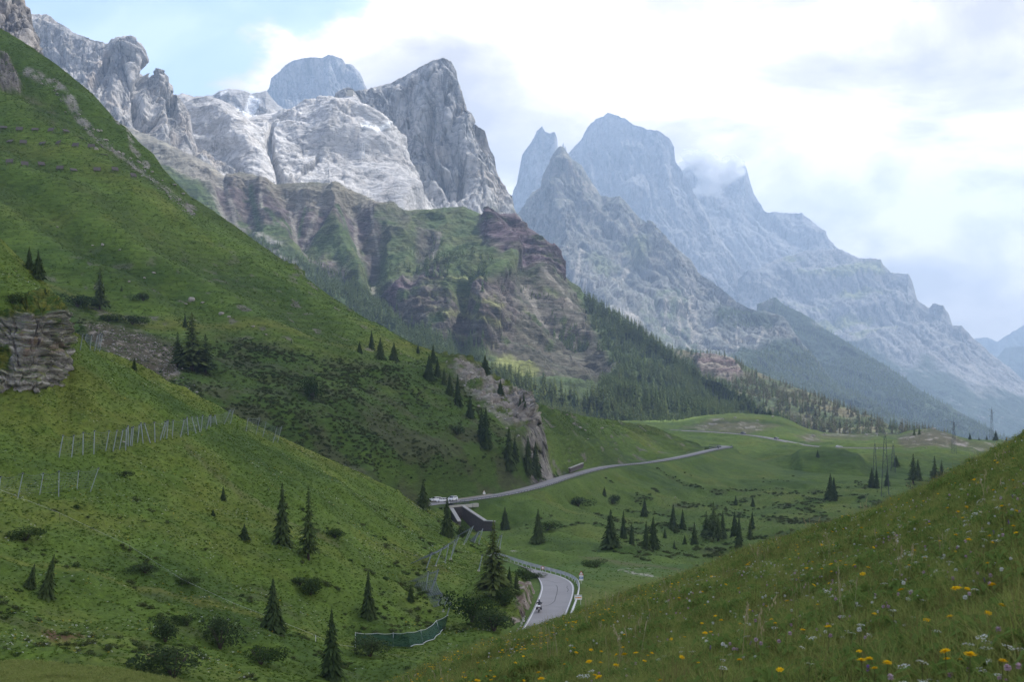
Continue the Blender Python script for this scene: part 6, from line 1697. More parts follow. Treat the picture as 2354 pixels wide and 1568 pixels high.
# small lift station and tower on the slab mountain
st_p, _ = on('pale_slab_mountain', 806, 219)
t = thing('lift_station', 'tiny square lift station on the ridge beside the great peak', 'building', st_p)
MB().box((0, 0, 4), (6, 5, 7)).build('wall', CONC, t); MB().box((0, 0, 11.5), (6.6, 5.6, .6)).build('roof', GALV_D, t)
lt, _ = on('pale_slab_mountain', 835, 372)
t = thing('lift_tower', 'slim cable car tower on the pale slabs below the snow patch', 'lift tower', lt)
for sx, sy in ((1, 1), (1, -1), (-1, 1), (-1, -1)): MB().tube([(sx * 4, sy * 4, -3), (sx * 1.2, sy * 1.2, 36)], .5, 4).build('leg', GALV, t)
MB().box((0, 0, 36), (6, .8, .6)).build('cross_arm', GALV, t)
# ------------------------------------------------------------------ foliage materials
def leaf_mat(name, c1, c2, trans=.35, nscale=.35, rough=.75):
    """leaf colour varies from clump to clump and from plant to plant"""
    m = bpy.data.materials.new(name); m.use_nodes = True
    nt = m.node_tree; nt.nodes.clear(); L = nt.links.new
    out = NODE(nt, 'ShaderNodeOutputMaterial')
    tc = NODE(nt, 'ShaderNodeTexCoord'); oi = NODE(nt, 'ShaderNodeObjectInfo')
    n = NODE(nt, 'ShaderNodeTexNoise'); n.inputs['Scale'].default_value = nscale; n.inputs['Detail'].default_value = 3
    L(tc.outputs['Object'], n.inputs['Vector'])
    mth = NODE(nt, 'ShaderNodeMath', operation='MULTIPLY_ADD'); mth.inputs[1].default_value = .5
    L(oi.outputs['Random'], mth.inputs[0])
    mr = NODE(nt, 'ShaderNodeMapRange'); mr.inputs['From Min'].default_value = .3; mr.inputs['From Max'].default_value = .7; mr.inputs['To Min'].default_value = -.1; mr.inputs['To Max'].default_value = .6
    L(n.outputs['Fac'], mr.inputs['Value']); L(mr.outputs['Result'], mth.inputs[2])
    mx = NODE(nt, 'ShaderNodeMix', data_type='RGBA')
    L(mth.outputs[0], mx.inputs['Factor'])
    mx.inputs['A'].default_value = (*c1, 1); mx.inputs['B'].default_value = (*c2, 1)
    d = NODE(nt, 'ShaderNodeBsdfDiffuse'); t = NODE(nt, 'ShaderNodeBsdfTranslucent')
    L(mx.outputs['Result'], d.inputs['Color']); L(mx.outputs['Result'], t.inputs['Color'])
    ms = NODE(nt, 'ShaderNodeMixShader'); ms.inputs['Fac'].default_value = trans
    L(d.outputs[0], ms.inputs[1]); L(t.outputs[0], ms.inputs[2]); L(ms.outputs[0], out.inputs['Surface'])
    MATS[name] = m
    return m
SPRUCE = leaf_mat('spruce_needles', (.038, .062, .023), (.082, .112, .038), .2, .5)
LARCH = leaf_mat('larch_needles', (.068, .104, .032), (.130, .160, .050), .35, .5)
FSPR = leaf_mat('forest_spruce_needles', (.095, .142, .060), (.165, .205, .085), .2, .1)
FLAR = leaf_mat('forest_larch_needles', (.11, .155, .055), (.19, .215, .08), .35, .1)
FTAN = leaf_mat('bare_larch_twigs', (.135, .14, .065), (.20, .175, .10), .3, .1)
WILLOW = leaf_mat('willow_leaves', (.038, .062, .024), (.075, .105, .042), .35, .6)
ALDER = leaf_mat('alder_leaves', (.030, .054, .016), (.062, .092, .026), .3, .6)
HEATHL = leaf_mat('heath_leaves', (.055, .078, .024), (.095, .105, .042), .25, .6)
BLADE = leaf_mat('grass_blades', (.19, .24, .048), (.34, .35, .12), .5, 3.0)
BLADE_Y = leaf_mat('dry_grass_blades', (.12, .13, .035), (.22, .19, .075), .4, 3.0)
BLADE_D = leaf_mat('herb_leaves', (.10, .165, .035), (.15, .21, .055), .4, 3.0)
TUFTG = leaf_mat('slope_turf', (.080, .142, .021), (.128, .178, .034), .35, .25)
PETY = leaf_mat('yellow_petals', (.72, .42, .008), (.80, .52, .02), .2, 5)
PETW = leaf_mat('white_petals', (.62, .63, .56), (.72, .72, .68), .3, 5)
PETP = leaf_mat('pink_clover', (.45, .30, .38), (.62, .50, .54), .3, 5)
PETV = leaf_mat('violet_petals', (.10, .03, .22), (.22, .10, .40), .3, 5)
STEM = leaf_mat('flower_stem', (.07, .10, .03), (.13, .12, .05), .3, 5)
STRAW = leaf_mat('seed_head', (.30, .25, .13), (.42, .36, .22), .3, 5)

def quad_mesh(name, quads, mat, smooth=False):
    q = np.asarray(quads, dtype=np.float32)
    n = q.shape[0]; k = q.shape[1]
    me = mesh_from_arrays(name, q.reshape(-1, 3), np.arange(n * k).reshape(n, k), None, smooth)
    me.materials.append(mat)
    return me
def spruce_crown(seed, levels=30, per=9, width=.17, gap=.05, droop=.35, sub=4, ragged=.25, tw=.028):
    """unit-height conifer: every branch a spray of short overlapping twigs"""
    rs = np.random.RandomState(seed); Q = []
    for k in range(levels):
        z = gap + (1 - gap) * (k + rs.uniform(-.3, .3)) / levels
        f = 1 - z
        R = width * (f ** .82) * rs.uniform(1 - ragged, 1 + ragged * .6) + .006
        nb = max(4, int(per * (.5 + .7 * f)))
        ph = rs.uniform(0, 6.28)
        for b in range(nb):
            if rs.rand() < .10: continue
            a = ph + 6.283 * (b + rs.uniform(-.35, .35)) / nb
            r = R * rs.uniform(.62, 1.1)
            ca, sa = math.cos(a), math.sin(a)
            for j in range(sub):
                t0, t1 = j / sub * .9, (j + 1.35) / sub
                w = (tw + tw * (1 - t0)) * (R / .17 + .35) * rs.uniform(.6, 1.4)
                z0 = z + .02 - droop * r * t0 ** 1.4 ; z1 = z + .02 - droop * r * min(t1, 1.1) ** 1.4 - rs.uniform(.0, .012)
                p0 = np.array((ca * r * t0, sa * r * t0, z0)); p1 = np.array((ca * r * t1, sa * r * t1, z1))
                side = np.array((-sa, ca, rs.uniform(-.6, .6))) * w
                dn = np.array((0, 0, -w * rs.uniform(.3, .9)))
                Q.append((p0 - side * .8, p1 - side * .35 + dn, p1 + side * .35 + dn, p0 + side * .8))
    Q.append(((-.01, 0, .96), (.01, 0, .96), (.003, 0, 1.03), (-.003, 0, 1.03)))
    Q.append(((0, -.01, .96), (0, .01, .96), (0, .003, 1.03), (0, -.003, 1.03)))
    return np.array(Q)
def trunk_mesh(r=.016, top=.9, lean=0.0):
    return MB().tube([(0, 0, -.05), (0, 0, .3), (lean * .3, 0, top)], [r * 1.25, r, r * .15], 7).mesh('trunk', BARK, True)
SPR = [quad_mesh('crown', spruce_crown(10 + i, 36, 13, w_, .05, .45, 5, .32, .016), SPRUCE) for i, w_ in enumerate((.215, .235, .19, .25, .225, .2))]
LAR = [quad_mesh('crown', spruce_crown(40 + i, 34, 10, w_, .12, .16, 5, .45, .0125), LARCH) for i, w_ in enumerate((.23, .2, .25, .215))]
TRK = trunk_mesh(); TRK_L = trunk_mesh(.019)
def tree(layer, u, v, hpx, kind, label, group, wid=1.0, lean=0.0, name=None):
    p, _ = on(layer, u, v)
    h = hpx * p.y / F
    t = thing(name or ('spruce_tree' if kind == 's' else 'larch_tree'), label, 'tree', p - Vector((0, 0, .1)), RNG.uniform(0, 6.28), group)
    t.scale = (h * wid, h * wid, h)
    if lean: t.rotation_euler = (0, lean, 0)
    child('trunk', TRK if kind == 's' else TRK_L, t); child('crown', RNG.choice(SPR if kind == 's' else LAR), t)
    return t
G1_ = 'conifers on the near slope'
NS, BS, VF, FH = 'near_slope', 'barrier_slope', 'valley_floor', 'far_hill'
for a in ((NS, 650, 1250, 138, 's', 'tall dark spruce beside a taller loose larch on the near slope', 1.0), (NS, 709, 1284, 168, 'l', 'loose grey green larch next to the tall dark spruce on the near slope', .85),
          (NS, 628, 1452, 122, 's', 'full dark spruce on the lower terrace near the rounded willows', 1.2), (NS, 763, 1562, 160, 's', 'large dark spruce rising from the gully in front of the green debris fence', 1.15),
          (NS, 847, 1422, 108, 's', 'lone slender spruce on the near slope above the green debris fence', .95), (NS, 945, 1386, 40, 's', 'small young spruce beside the foot of the steel snow nets', 1.1),
          (NS, 103, 1372, 98, 's', 'ragged leaning spruce on the terrace, the larger of two', 1.15), (NS, 68, 1352, 58, 's', 'ragged small spruce leaning beside a larger one on the terrace', 1.3),
          (NS, 513, 1150, 32, 's', 'young spruce standing alone below the end of the long snow net', 1.5), (NS, 563, 1238, 36, 's', 'small bushy spruce beside the tall spruce and larch', 1.7), (NS, 490, 1186, 18, 's', 'tiny low spruce above the small bushy spruce', 2.2),
          (NS, 1028, 1234, 92, 's', 'dark spruce in front of the small road bridge', 1.15), (NS, 972, 1168, 64, 's', 'broad dark spruce hiding the road beside the parked white cars', 1.55),
          (NS, 1135, 1372, 172, 'l', 'tall brownish larch towering over the bushes by the lower road', 1.25), (NS, 1172, 1372, 70, 's', 'dark spruce crowding the foot of the tall brownish larch', 1.1), (NS, 1188, 1366, 52, 's', 'small spruce on the rock bank of the lower road', 1.2),
          (NS, 68, 618, 52, 's', 'dark spruce on the brow above the near crag, the smaller of a pair', 1.3), (NS, 89, 640, 64, 's', 'dark spruce on the brow above the near crag, the larger of a pair', 1.25), (NS, 104, 702, 42, 's', 'stunted spruce clinging to the turf on top of the crag', 1.5), (NS, 308, 850, 30, 's', 'small dark spruce on the brow of the near slope', 1.4)):
    tree(a[0], a[1], a[2], a[3], a[4], a[5], G1_, a[6], lean=.22 if 'leaning' in a[5] else 0.0)
for a in ((BS, 230, 712, 98, 'l', 'solitary blue green larch below the open high slope', 1.1), (BS, 440, 852, 132, 'l', 'big dense larch among the dwarf shrubs in the hollow', 1.7), (BS, 425, 752, 30, 's', 'small dark spruce just above the big dense larch', 1.2), (BS, 408, 845, 80, 'l', 'shorter larch growing into the big dense larch', 1.6), (BS, 472, 858, 90, 'l', 'dark larch on the right flank of the big dense larch', 1.6),
          (BS, 826, 812, 28, 's', 'little spruce beside the group on the slope edge', 1.2), (BS, 280, 670, 14, 's', 'tiny dead spruce on the open slope', 1.4), (BS, 670, 790, 10, 's', 'tiny lone spruce on the open slope edge', 1.4), (BS, 1115, 860, 44, 's', 'dark spruce standing alone on the skyline above the scree', 1.4)):
    tree(a[0], a[1], a[2], a[3], a[4], a[5], 'conifers on the shrub slope', a[6])
for u, v, h, w, lab in ((855, 802, 42, 1.2, 'spruce standing topmost in the group of three on the open slope edge'), (876, 826, 50, 1.2, 'middle spruce of the group of three on the open slope edge'), (905, 832, 46, 1.3, 'spruce of the group of three on the slope edge, nearest the scree'), (960, 812, 22, 1.3, 'little spruce between the group of three and the scree'), (997, 834, 42, 1.3, 'spruce at the very top of the scree, against the forest'), (988, 872, 58, 1.2, 'slender spruce beside the scree, below the one at its top'), (1005, 868, 48, 1.1, 'spruce touching the upper left edge of the scree'), (1022, 885, 40, 1.1, 'shorter spruce in the row beside the upper scree'), (1035, 908, 52, 1.1, 'spruce halfway down the row beside the scree'), (1053, 932, 72, 1.0, 'tall narrow spruce in front of the middle of the scree'), (1082, 960, 50, 1.2, 'spruce below the tall narrow one at the scree'), (1118, 1030, 92, 1.1, 'big dark spruce at the lower left foot of the scree'), (1108, 1010, 70, 1.2, 'spruce growing into the big one at the foot of the scree'), (1170, 1078, 98, 1.1, 'tallest spruce in front of the grey cliff'), (1185, 1062, 60, 1.0, 'spruce half hidden behind the tallest one at the grey cliff'), (1213, 1090, 88, 1.1, 'spruce before the grey cliff, left of the one nearest the road'), (1230, 1103, 84, 1.05, 'spruce before the grey cliff, nearest the road'), (1196, 938, 26, 1.2, 'smaller of two little spruces on top of the grey cliff'), (1205, 936, 32, 1.1, 'larger of two little spruces on top of the grey cliff'), (1150, 908, 34, 1.3, 'bushy spruce on the grassy rim above the scree')):
    tree(BS, u, v, h, 's', lab, 'spruces along the scree and cliff', w)
for u, v, h, w, lab in ((1160, 1218, 53, 1.2, 'spruce beside the stone wing wall of the bridge'), (1237, 1249, 80, 1.1, 'lone tall spruce on the valley grass, next but one to the bridge'), (1405, 1263, 88, 1.35, 'broadest spruce on the valley floor, with a wide skirt'), (1433, 1243, 64, .9, 'slim spruce just behind the broadest valley spruce'), (1452, 1250, 50, .9, 'thin spruce between the broadest one and the dark pair'), (1502, 1264, 76, 1.15, 'taller spruce of the dark touching pair on the valley floor'), (1486, 1264, 66, 1.1, 'shorter spruce of the dark touching pair on the valley floor'), (1482, 1190, 44, 1.2, 'spruce on the slope above the dark touching pair'), (1547, 1222, 62, 1.0, 'dense spruce on the valley slope beside the dark pair'), (1568, 1216, 46, 1.0, 'faint spruce beside the dense one on the valley slope'), (1597, 1256, 54, 1.2, 'pointed spruce in the valley fold before the larch thicket'), (1576, 1258, 30, 1.2, 'low spruce beside the pointed one in the valley fold'), (1700, 1259, 72, .95, 'narrow dark spruce beside the larch thicket'), (1690, 1238, 62, .9, 'narrow spruce behind the one beside the larch thicket'), (1662, 1240, 66, .9, 'dark spruce inside the larch thicket'), (1730, 1216, 42, 1.0, 'spruce at the upper right end of the valley fold'), (1390, 1140, 22, 1.3, 'tiny spruce on the embankment just below the road'), (1690, 1160, 22, 1.3, 'tiny spruce on the scrub slope below the pasture, left one'), (1730, 1166, 26, 1.2, 'tiny thin spruce on the scrub slope below the pasture'), (2005, 1122, 46, 1.1, 'shorter spruce of the pair under the slim pylon'), (2014, 1123, 48, 1.0, 'taller spruce of the pair under the slim pylon'), (2038, 1118, 40, 1.0, 'single spruce at the foot of the tallest pylon'), (1528, 1238, 24, 1.3, 'very small spruce between the dark pair and the dense spruce'), (1550, 1268, 26, 1.4, 'small rounded spruce at the edge of the flat meadow')):
    tree(VF, u, v, h, 's', lab.replace(', left one', ''), 'spruces on the valley side', w)
for u, v, h, w, lab in ((1640, 1240, 86, 1.2, 'tallest larch of the thicket in the valley hollow'), (1625, 1236, 62, 1.2, 'lighter larch on the road side of the valley thicket'), (1652, 1246, 60, 1.3, 'low larch at the front of the valley thicket'), (1724, 1254, 60, 1.2, 'larch standing apart beyond the narrow dark spruces'), (2098, 1112, 68, 1.4, 'full larch below the short lattice mast'), (2150, 1090, 58, 1.3, 'brownish larch behind the meadow brow'), (2165, 1085, 50, 1.3, 'thin brownish larch deepest behind the meadow brow')):
    tree(VF, u, v, h, 'l', lab, 'larches in the valley hollow', w)
for a in ((VF, 1908, 1147, 58, 's', 'dark spruce pair partner standing by itself on the bright pasture, left one', 1.2), (VF, 1916, 1147, 50, 's', 'dark spruce overlapping its twin on the bright pasture', 1.2), (VF, 2110, 1106, 50, 's', 'spruce beside the soft larch below the pylons', 1.2)):
    tree(a[0], a[1], a[2], a[3], a[4], a[5].replace(' pair partner standing by itself on the bright pasture, left one', ' with a shorter twin on the bright pasture'), 'spruces on the pasture', a[6])
for a in ((2061, 1074, 26, 's', 'small round spruce next to the short lattice mast', 1.6), (1881, 1052, 18, 's', 'single small spruce on the dark green mound', 1.3), (2101, 1001, 24, 'l', 'thin bare larch on the rocky knoll', .7), (2112, 1001, 22, 'l', 'second thin larch on the rocky knoll, thicker crowned', .8), (2230, 1011, 16, 's', 'spruce on the skyline between the two distant pylons', 1.6), (2290, 1013, 24, 's', 'spruce on the skyline touching the tall distant pylon', 1.5), (2268, 1011, 12, 's', 'tiny spruce on the skyline beside the tall distant pylon', 1.5), (2250, 1012, 8, 's', 'lowest tiny spruce on the skyline near the tall distant pylon', 1.7), (2312, 1014, 10, 's', 'small skyline spruce right at the meadow edge', 1.6), (1769, 955, 12, 's', 'dark bushy spruce on top of the hill above the upper road', 2.2)):
    tree(FH, a[0], a[1], a[2], a[3], a[4], 'trees along the far skyline', a[5])

# ------------------------------------------------------------------ scattering of what nobody could count
def proto_collection(name, meshes):
    c = bpy.data.collections.new(name)
    for i, me in enumerate(meshes):
        c.objects.link(bpy.data.objects.new(f'{name}_{i:02d}', me))
    return c
def scatter(name, pts, scl, coll, tilt=0.0, seed=0, sz=None, parent_kind='stuff'):
    pts = np.asarray(pts, dtype=np.float32); n = len(pts)
    me = bpy.data.meshes.new(name); me.vertices.add(n); me.vertices.foreach_set('co', pts.ravel())
    sc = np.repeat(np.asarray(scl, dtype=np.float32)[:, None], 3, 1)
    if sz is not None: sc[:, 2] *= sz
    a = me.attributes.new('sc', 'FLOAT_VECTOR', 'POINT'); a.data.foreach_set('vector', sc.ravel())
    rs = np.random.RandomState(seed + 1)
    rot = np.stack([rs.normal(0, tilt + 1e-6, n), rs.normal(0, tilt + 1e-6, n), rs.uniform(0, 6.283, n)], -1).astype(np.float32)
    a = me.attributes.new('rot', 'FLOAT_VECTOR', 'POINT'); a.data.foreach_set('vector', rot.ravel())
    me.update()
    o = bpy.data.objects.new(name, me); COL.objects.link(o); o['kind'] = parent_kind
    ng = bpy.data.node_groups.new(name + '_nodes', 'GeometryNodeTree')
    ng.interface.new_socket('Geometry', in_out='INPUT', socket_type='NodeSocketGeometry')
    ng.interface.new_socket('Geometry', in_out='OUTPUT', socket_type='NodeSocketGeometry')
    gi = ng.nodes.new('NodeGroupInput'); go = ng.nodes.new('NodeGroupOutput')
    ip = ng.nodes.new('GeometryNodeInstanceOnPoints'); ci = ng.nodes.new('GeometryNodeCollectionInfo')
    ci.inputs['Collection'].default_value = coll; ci.inputs['Separate Children'].default_value = True; ci.inputs['Reset Children'].default_value = True
    ip.inputs['Pick Instance'].default_value = True
    def attr(nm):
        q = ng.nodes.new('GeometryNodeInputNamedAttribute'); q.data_type = 'FLOAT_VECTOR'; q.inputs['Name'].default_value = nm; return q
    s_, r_ = attr('sc'), attr('rot')
    e2r = ng.nodes.new('FunctionNodeEulerToRotation')
    L = ng.links.new
    L(gi.outputs[0], ip.inputs['Points']); L(ci.outputs[0], ip.inputs['Instance'])
    L(r_.outputs['Attribute'], e2r.inputs[0]); L(e2r.outputs[0], ip.inputs['Rotation']); L(s_.outputs['Attribute'], ip.inputs['Scale'])
    L(ip.outputs[0], go.inputs[0])
    o.modifiers.new('scatter', 'NODES').node_group = ng
    return o
def sample(layer, mask_fn, count, seed, jitter=1.0):
    """random points of a terrain sheet, even over its seen area, with probability mask_fn(u, v, pos)"""
    rs = np.random.RandomState(seed); L_ = LAYERS[layer]; b = L_.nback
    u, v, p = L_.pu[b:], L_.pv[b:], L_.pos[b:]
    w = mask_fn(u, v, p)
    ar = np.linalg.norm(np.cross(np.gradient(p, axis=1), np.gradient(p, axis=0)), axis=-1)
    vis = (u > -60) & (u < 2420) & (v < 1640)
    w = np.clip(w, 0, 1) * ar * vis
    w = w.ravel() / w.sum()
    idx = rs.choice(len(w), count, p=w)
    R, Cn = u.shape
    r, c = idx // Cn, idx % Cn
    r = np.clip(r, 0, R - 2); c = np.clip(c, 0, Cn - 2)
    f, g = rs.rand(count)[:, None], rs.rand(count)[:, None]
    q = (p[r, c] * (1 - f) + p[r, c + 1] * f) * (1 - g) + (p[r + 1, c] * (1 - f) + p[r + 1, c + 1] * f) * g
    return q, np.stack(PX(q), -1)

# ------------------------------------------------------------------ forests
def low_tree(seed, kind):
    wd = {'s': .19, 'l': .21, 't': .19}[kind]
    return quad_mesh('low_crown', spruce_crown(seed, 13, 6, wd, .08, .35 if kind == 's' else .15, 2, .35), {'s': FSPR, 'l': FLAR, 't': FTAN}[kind])
LOW = {k: [low_tree(100 + i + 17 * j, k) for i in range(5)] for j, k in enumerate('slt')}
PC_S = proto_collection('proto_spruce', LOW['s']); PC_L = proto_collection('proto_larch', LOW['l'] + LOW['s'][:1]); PC_T = proto_collection('proto_bare', LOW['t'] + LOW['l'][:2])
def dist_patch(p, s, thr, seed): return sstep(thr - .15, thr + .25, fbm(p / s + seed, 3))
ALLTREES = []
def forest(name, layer, mask, count, hmin, hmax, coll, seed):
    q, uv = sample(layer, mask, count, seed)
    rs = np.random.RandomState(seed); h = rs.uniform(hmin * .75, hmax * 1.12, count) * np.where(rs.rand(count) < .25, .55, 1)
    return q, h, uv
E_LEFT = [(470, 470), (560, 545), (640, 570), (720, 600), (800, 640), (880, 690), (930, 730), (1000, 770), (1060, 800), (1110, 830), (1110, 980), (700, 760), (560, 600), (440, 480)]
E_MID = [(1020, 850), (1110, 850), (1180, 870), (1260, 880), (1330, 910), (1440, 900), (1480, 1000), (1200, 1000), (1000, 900)]
E_RIGHT = [(1345, 682), (1425, 722), (1510, 776), (1615, 840), (1800, 940), (1800, 1040), (1400, 1010), (1380, 900), (1430, 850), (1370, 770)]
E_SPARSE = [(870, 560), (960, 540), (1080, 560), (1120, 600), (1110, 660), (1010, 650), (900, 620)]
fs_ = []
q, h, uv = forest('f', 'red_strata_mountain', lambda u, v, p: poly(u, v, E_LEFT, 12) * (.25 + .75 * dist_patch(p, 90., -.15, 2)), 2600, 11, 19, PC_S, 21); fs_.append(('s', q, h, uv))
q, h, uv = forest('f', 'red_strata_mountain', lambda u, v, p: poly(u, v, E_MID, 12) * (.3 + .7 * dist_patch(p, 60., -.2, 4)), 900, 14, 22, PC_L, 22); fs_.append(('l', q, h, uv))
q, h, uv = forest('f', 'red_strata_mountain', lambda u, v, p: poly(u, v, E_RIGHT, 12) * (.3 + .7 * dist_patch(p, 80., -.2, 6)), 2200, 12, 20, PC_S, 23); fs_.append(('s', q, h, uv))
q, h, uv = forest('f', 'red_strata_mountain', lambda u, v, p: poly(u, v, E_SPARSE, 12) * dist_patch(p, 50., .15, 8), 160, 9, 15, PC_S, 24); fs_.append(('s', q, h, uv))
q, h, uv = forest('f', 'red_strata_mountain', lambda u, v, p: poly(u, v, [(1200, 650), (1330, 720), (1420, 840), (1300, 800)], 20) * dist_patch(p, 50., .2, 9), 130, 8, 14, PC_S, 25); fs_.append(('s', q, h, uv))
q, h, uv = forest('f', 'red_strata_mountain', lambda u, v, p: poly(u, v, [(1040, 790), (1110, 770), (1110, 850), (1040, 850)], 10), 160, 12, 18, PC_S, 26); fs_.append(('s', q, h, uv))
q, h, uv = forest('f', 'red_strata_mountain', lambda u, v, p: sstep(1340, 1360, u) * (1 - sstep(6, 14, np.abs(v - 4 - np.interp(u, [a[0] for a in E_RIDGE], [a[1] for a in E_RIDGE])))), 420, 12, 20, PC_S, 33); fs_.append(('s', q, h, uv))
q, h, uv = forest('f', 'red_strata_mountain', lambda u, v, p: poly(u, v, E_RIGHT, 12) * dist_patch(p, 60., .1, 16), 700, 12, 19, PC_L, 34); fs_.append(('l', q, h, uv))
HILL_CL = [(1585, 815), (1685, 818), (1715, 868), (1680, 890), (1600, 868)]
q, h, uv = forest('f', 'wooded_hill', lambda u, v, p: (1 - poly(u, v, HILL_CL, 5)) * (.35 + .65 * dist_patch(p, 90., -.1, 3)) * sstep(1560, 1700, u + .6 * (v - 850)), 1900, 12, 21, PC_T, 27); fs_.append(('t', q, h, uv))
q, h, uv = forest('f', 'wooded_hill', lambda u, v, p: (1 - poly(u, v, HILL_CL, 5)) * (1 - sstep(1600, 1800, u + .6 * (v - 850))), 900, 13, 21, PC_S, 28); fs_.append(('s', q, h, uv))
q, h, uv = forest('f', 'rock_pyramid', lambda u, v, p: poly(u, v, [(1780, 800), (1830, 790), (1868, 816), (1918, 880), (2045, 950), (2160, 1010), (2160, 1060), (1800, 960), (1720, 880), (1700, 850)], 10) * (.4 + .6 * dist_patch(p, 120., -.1, 5)), 3000, 15, 24, PC_L, 29); fs_.append(('l', q, h, uv))
q, h, uv = forest('f', 'rock_pyramid', lambda u, v, p: poly(u, v, [(1440, 790), (1560, 800), (1700, 850), (1700, 900), (1450, 860)], 14) * dist_patch(p, 120., -.1, 6), 800, 14, 22, PC_S, 30); fs_.append(('s', q, h, uv))
q, h, uv = forest('f', 'rock_pyramid', lambda u, v, p: poly(u, v, [(1640, 700), (1720, 705), (1810, 735), (1760, 760), (1700, 750), (1650, 750)], 10) * dist_patch(p, 100., 0., 7), 350, 10, 16, PC_S, 31); fs_.append(('s', q, h, uv))
q, h, uv = forest('f', 'dark_wooded_slope', lambda u, v, p: dist_patch(p, 200., -.35, 6), 6500, 17, 26, PC_S, 32); fs_.append(('s', q, h, uv))
# the 190 forest trees that show largest stand as trees of their own, the rest is one mass each
allu = np.concatenate([f[3] for f in fs_]); alls = np.concatenate([f[2] * F / f[1][:, 1] for f in fs_])
# a tree hidden behind the nearer slopes is not picked
def hidden(uv):
    u, v = uv[:, 0], uv[:, 1]
    rid = np.interp(u, [a[0] for a in L2_RIDGE], [a[1] for a in L2_RIDGE]); rid = np.where(u > 1400, np.interp(u, [1400, 1500, 1620, 1700, 1790, 1850, 1900, 2100], [960, 966, 955, 950, 957, 984, 995, 990]), rid)
    return v > rid - 2
score = np.where(hidden(allu), -1, alls)
thr = np.sort(score)[-185]
LBL = {'s': ('dark_spruce', 'spruce_tree', 'blue green spruce standing out of the forest below the red layered mountain', 'forest spruces below the red mountain'),
       'l': ('pale_larch', 'larch_tree', 'pale larch standing out of the forest behind the scree brow', 'sunlit forest larches'),
       't': ('tan_larch', 'larch_tree', 'tan twigged larch in the sparse wood beside the banded cliff', 'tan larches on the wooded hill')}
LTRK = trunk_mesh(.014, .8)
k0 = 0
for kind, q, h, uv in fs_:
    m = len(q); sc_ = score[k0:k0 + m]; k0 += m
    pick = sc_ >= thr
    for p, hh in zip(q[pick], h[pick]):
        _, nm, lab, grp = LBL[kind]
        t = thing(nm, lab, 'tree', Vector(p) - Vector((0, 0, .5)), RNG.uniform(0, 6.28), grp)
        t.scale = (hh, hh, hh)
        child('trunk', LTRK, t); child('crown', RNG.choice(LOW[kind]), t)
    r = ~pick
    scatter('forest', q[r] - np.array((0, 0, .6)), h[r], {'s': PC_S, 'l': PC_L, 't': PC_T}[kind], .02, m)

# ------------------------------------------------------------------ bushes
def bush_mesh(seed, mat, n=900, lumps=7, leaf=.05):
    rs = np.random.RandomState(seed); Q = []
    cs = [(np.array((rs.normal(0, .28), rs.normal(0, .28), rs.uniform(.25, .7))), rs.uniform(.28, .45)) for _ in range(lumps)]
    for _ in range(n):
        c, r = cs[rs.randint(lumps)]
        d = rs.normal(size=3); d /= np.linalg.norm(d)
        p = c + d * r * rs.uniform(.55, 1.05) ** .5 * np.array((1, 1, .85))
        if p[2] < .02: p[2] = rs.uniform(.02, .2)
        a = rs.normal(size=3); a /= np.linalg.norm(a); b = np.cross(a, d); b /= np.linalg.norm(b) + 1e-9
        s = leaf * rs.uniform(.6, 1.5)
        Q.append((p - a * s, p - b * s * .5, p + a * s, p + b * s * .5))
    return quad_mesh('foliage', np.array(Q), mat)
BUSH = {'w': [bush_mesh(200 + i, WILLOW, 1500, 8, .042) for i in range(3)], 'a': [bush_mesh(220 + i, ALDER, 1500, 8, .042) for i in range(3)]}
BSTEM = MB()
for i in range(7):
    a = i * .9; BSTEM.tube([(0, 0, -.08), (.12 * math.cos(a), .12 * math.sin(a), .3), (.3 * math.cos(a), .3 * math.sin(a), .7)], [.022, .016, .008], 5)
BSTEM = BSTEM.mesh('stem', BARK)
def bush(layer, u, v, wpx, hpx, kind, label, group):
    p, _ = on(layer, u, v)
    t = thing('bush', label, 'bush', p, RNG.uniform(0, 6.28), group)
    k = p.y / F
    t.scale = (wpx * k * .72, wpx * k * .72, hpx * k * .95)
    child('stem', BSTEM, t); child('foliage', RNG.choice(BUSH[kind]), t)
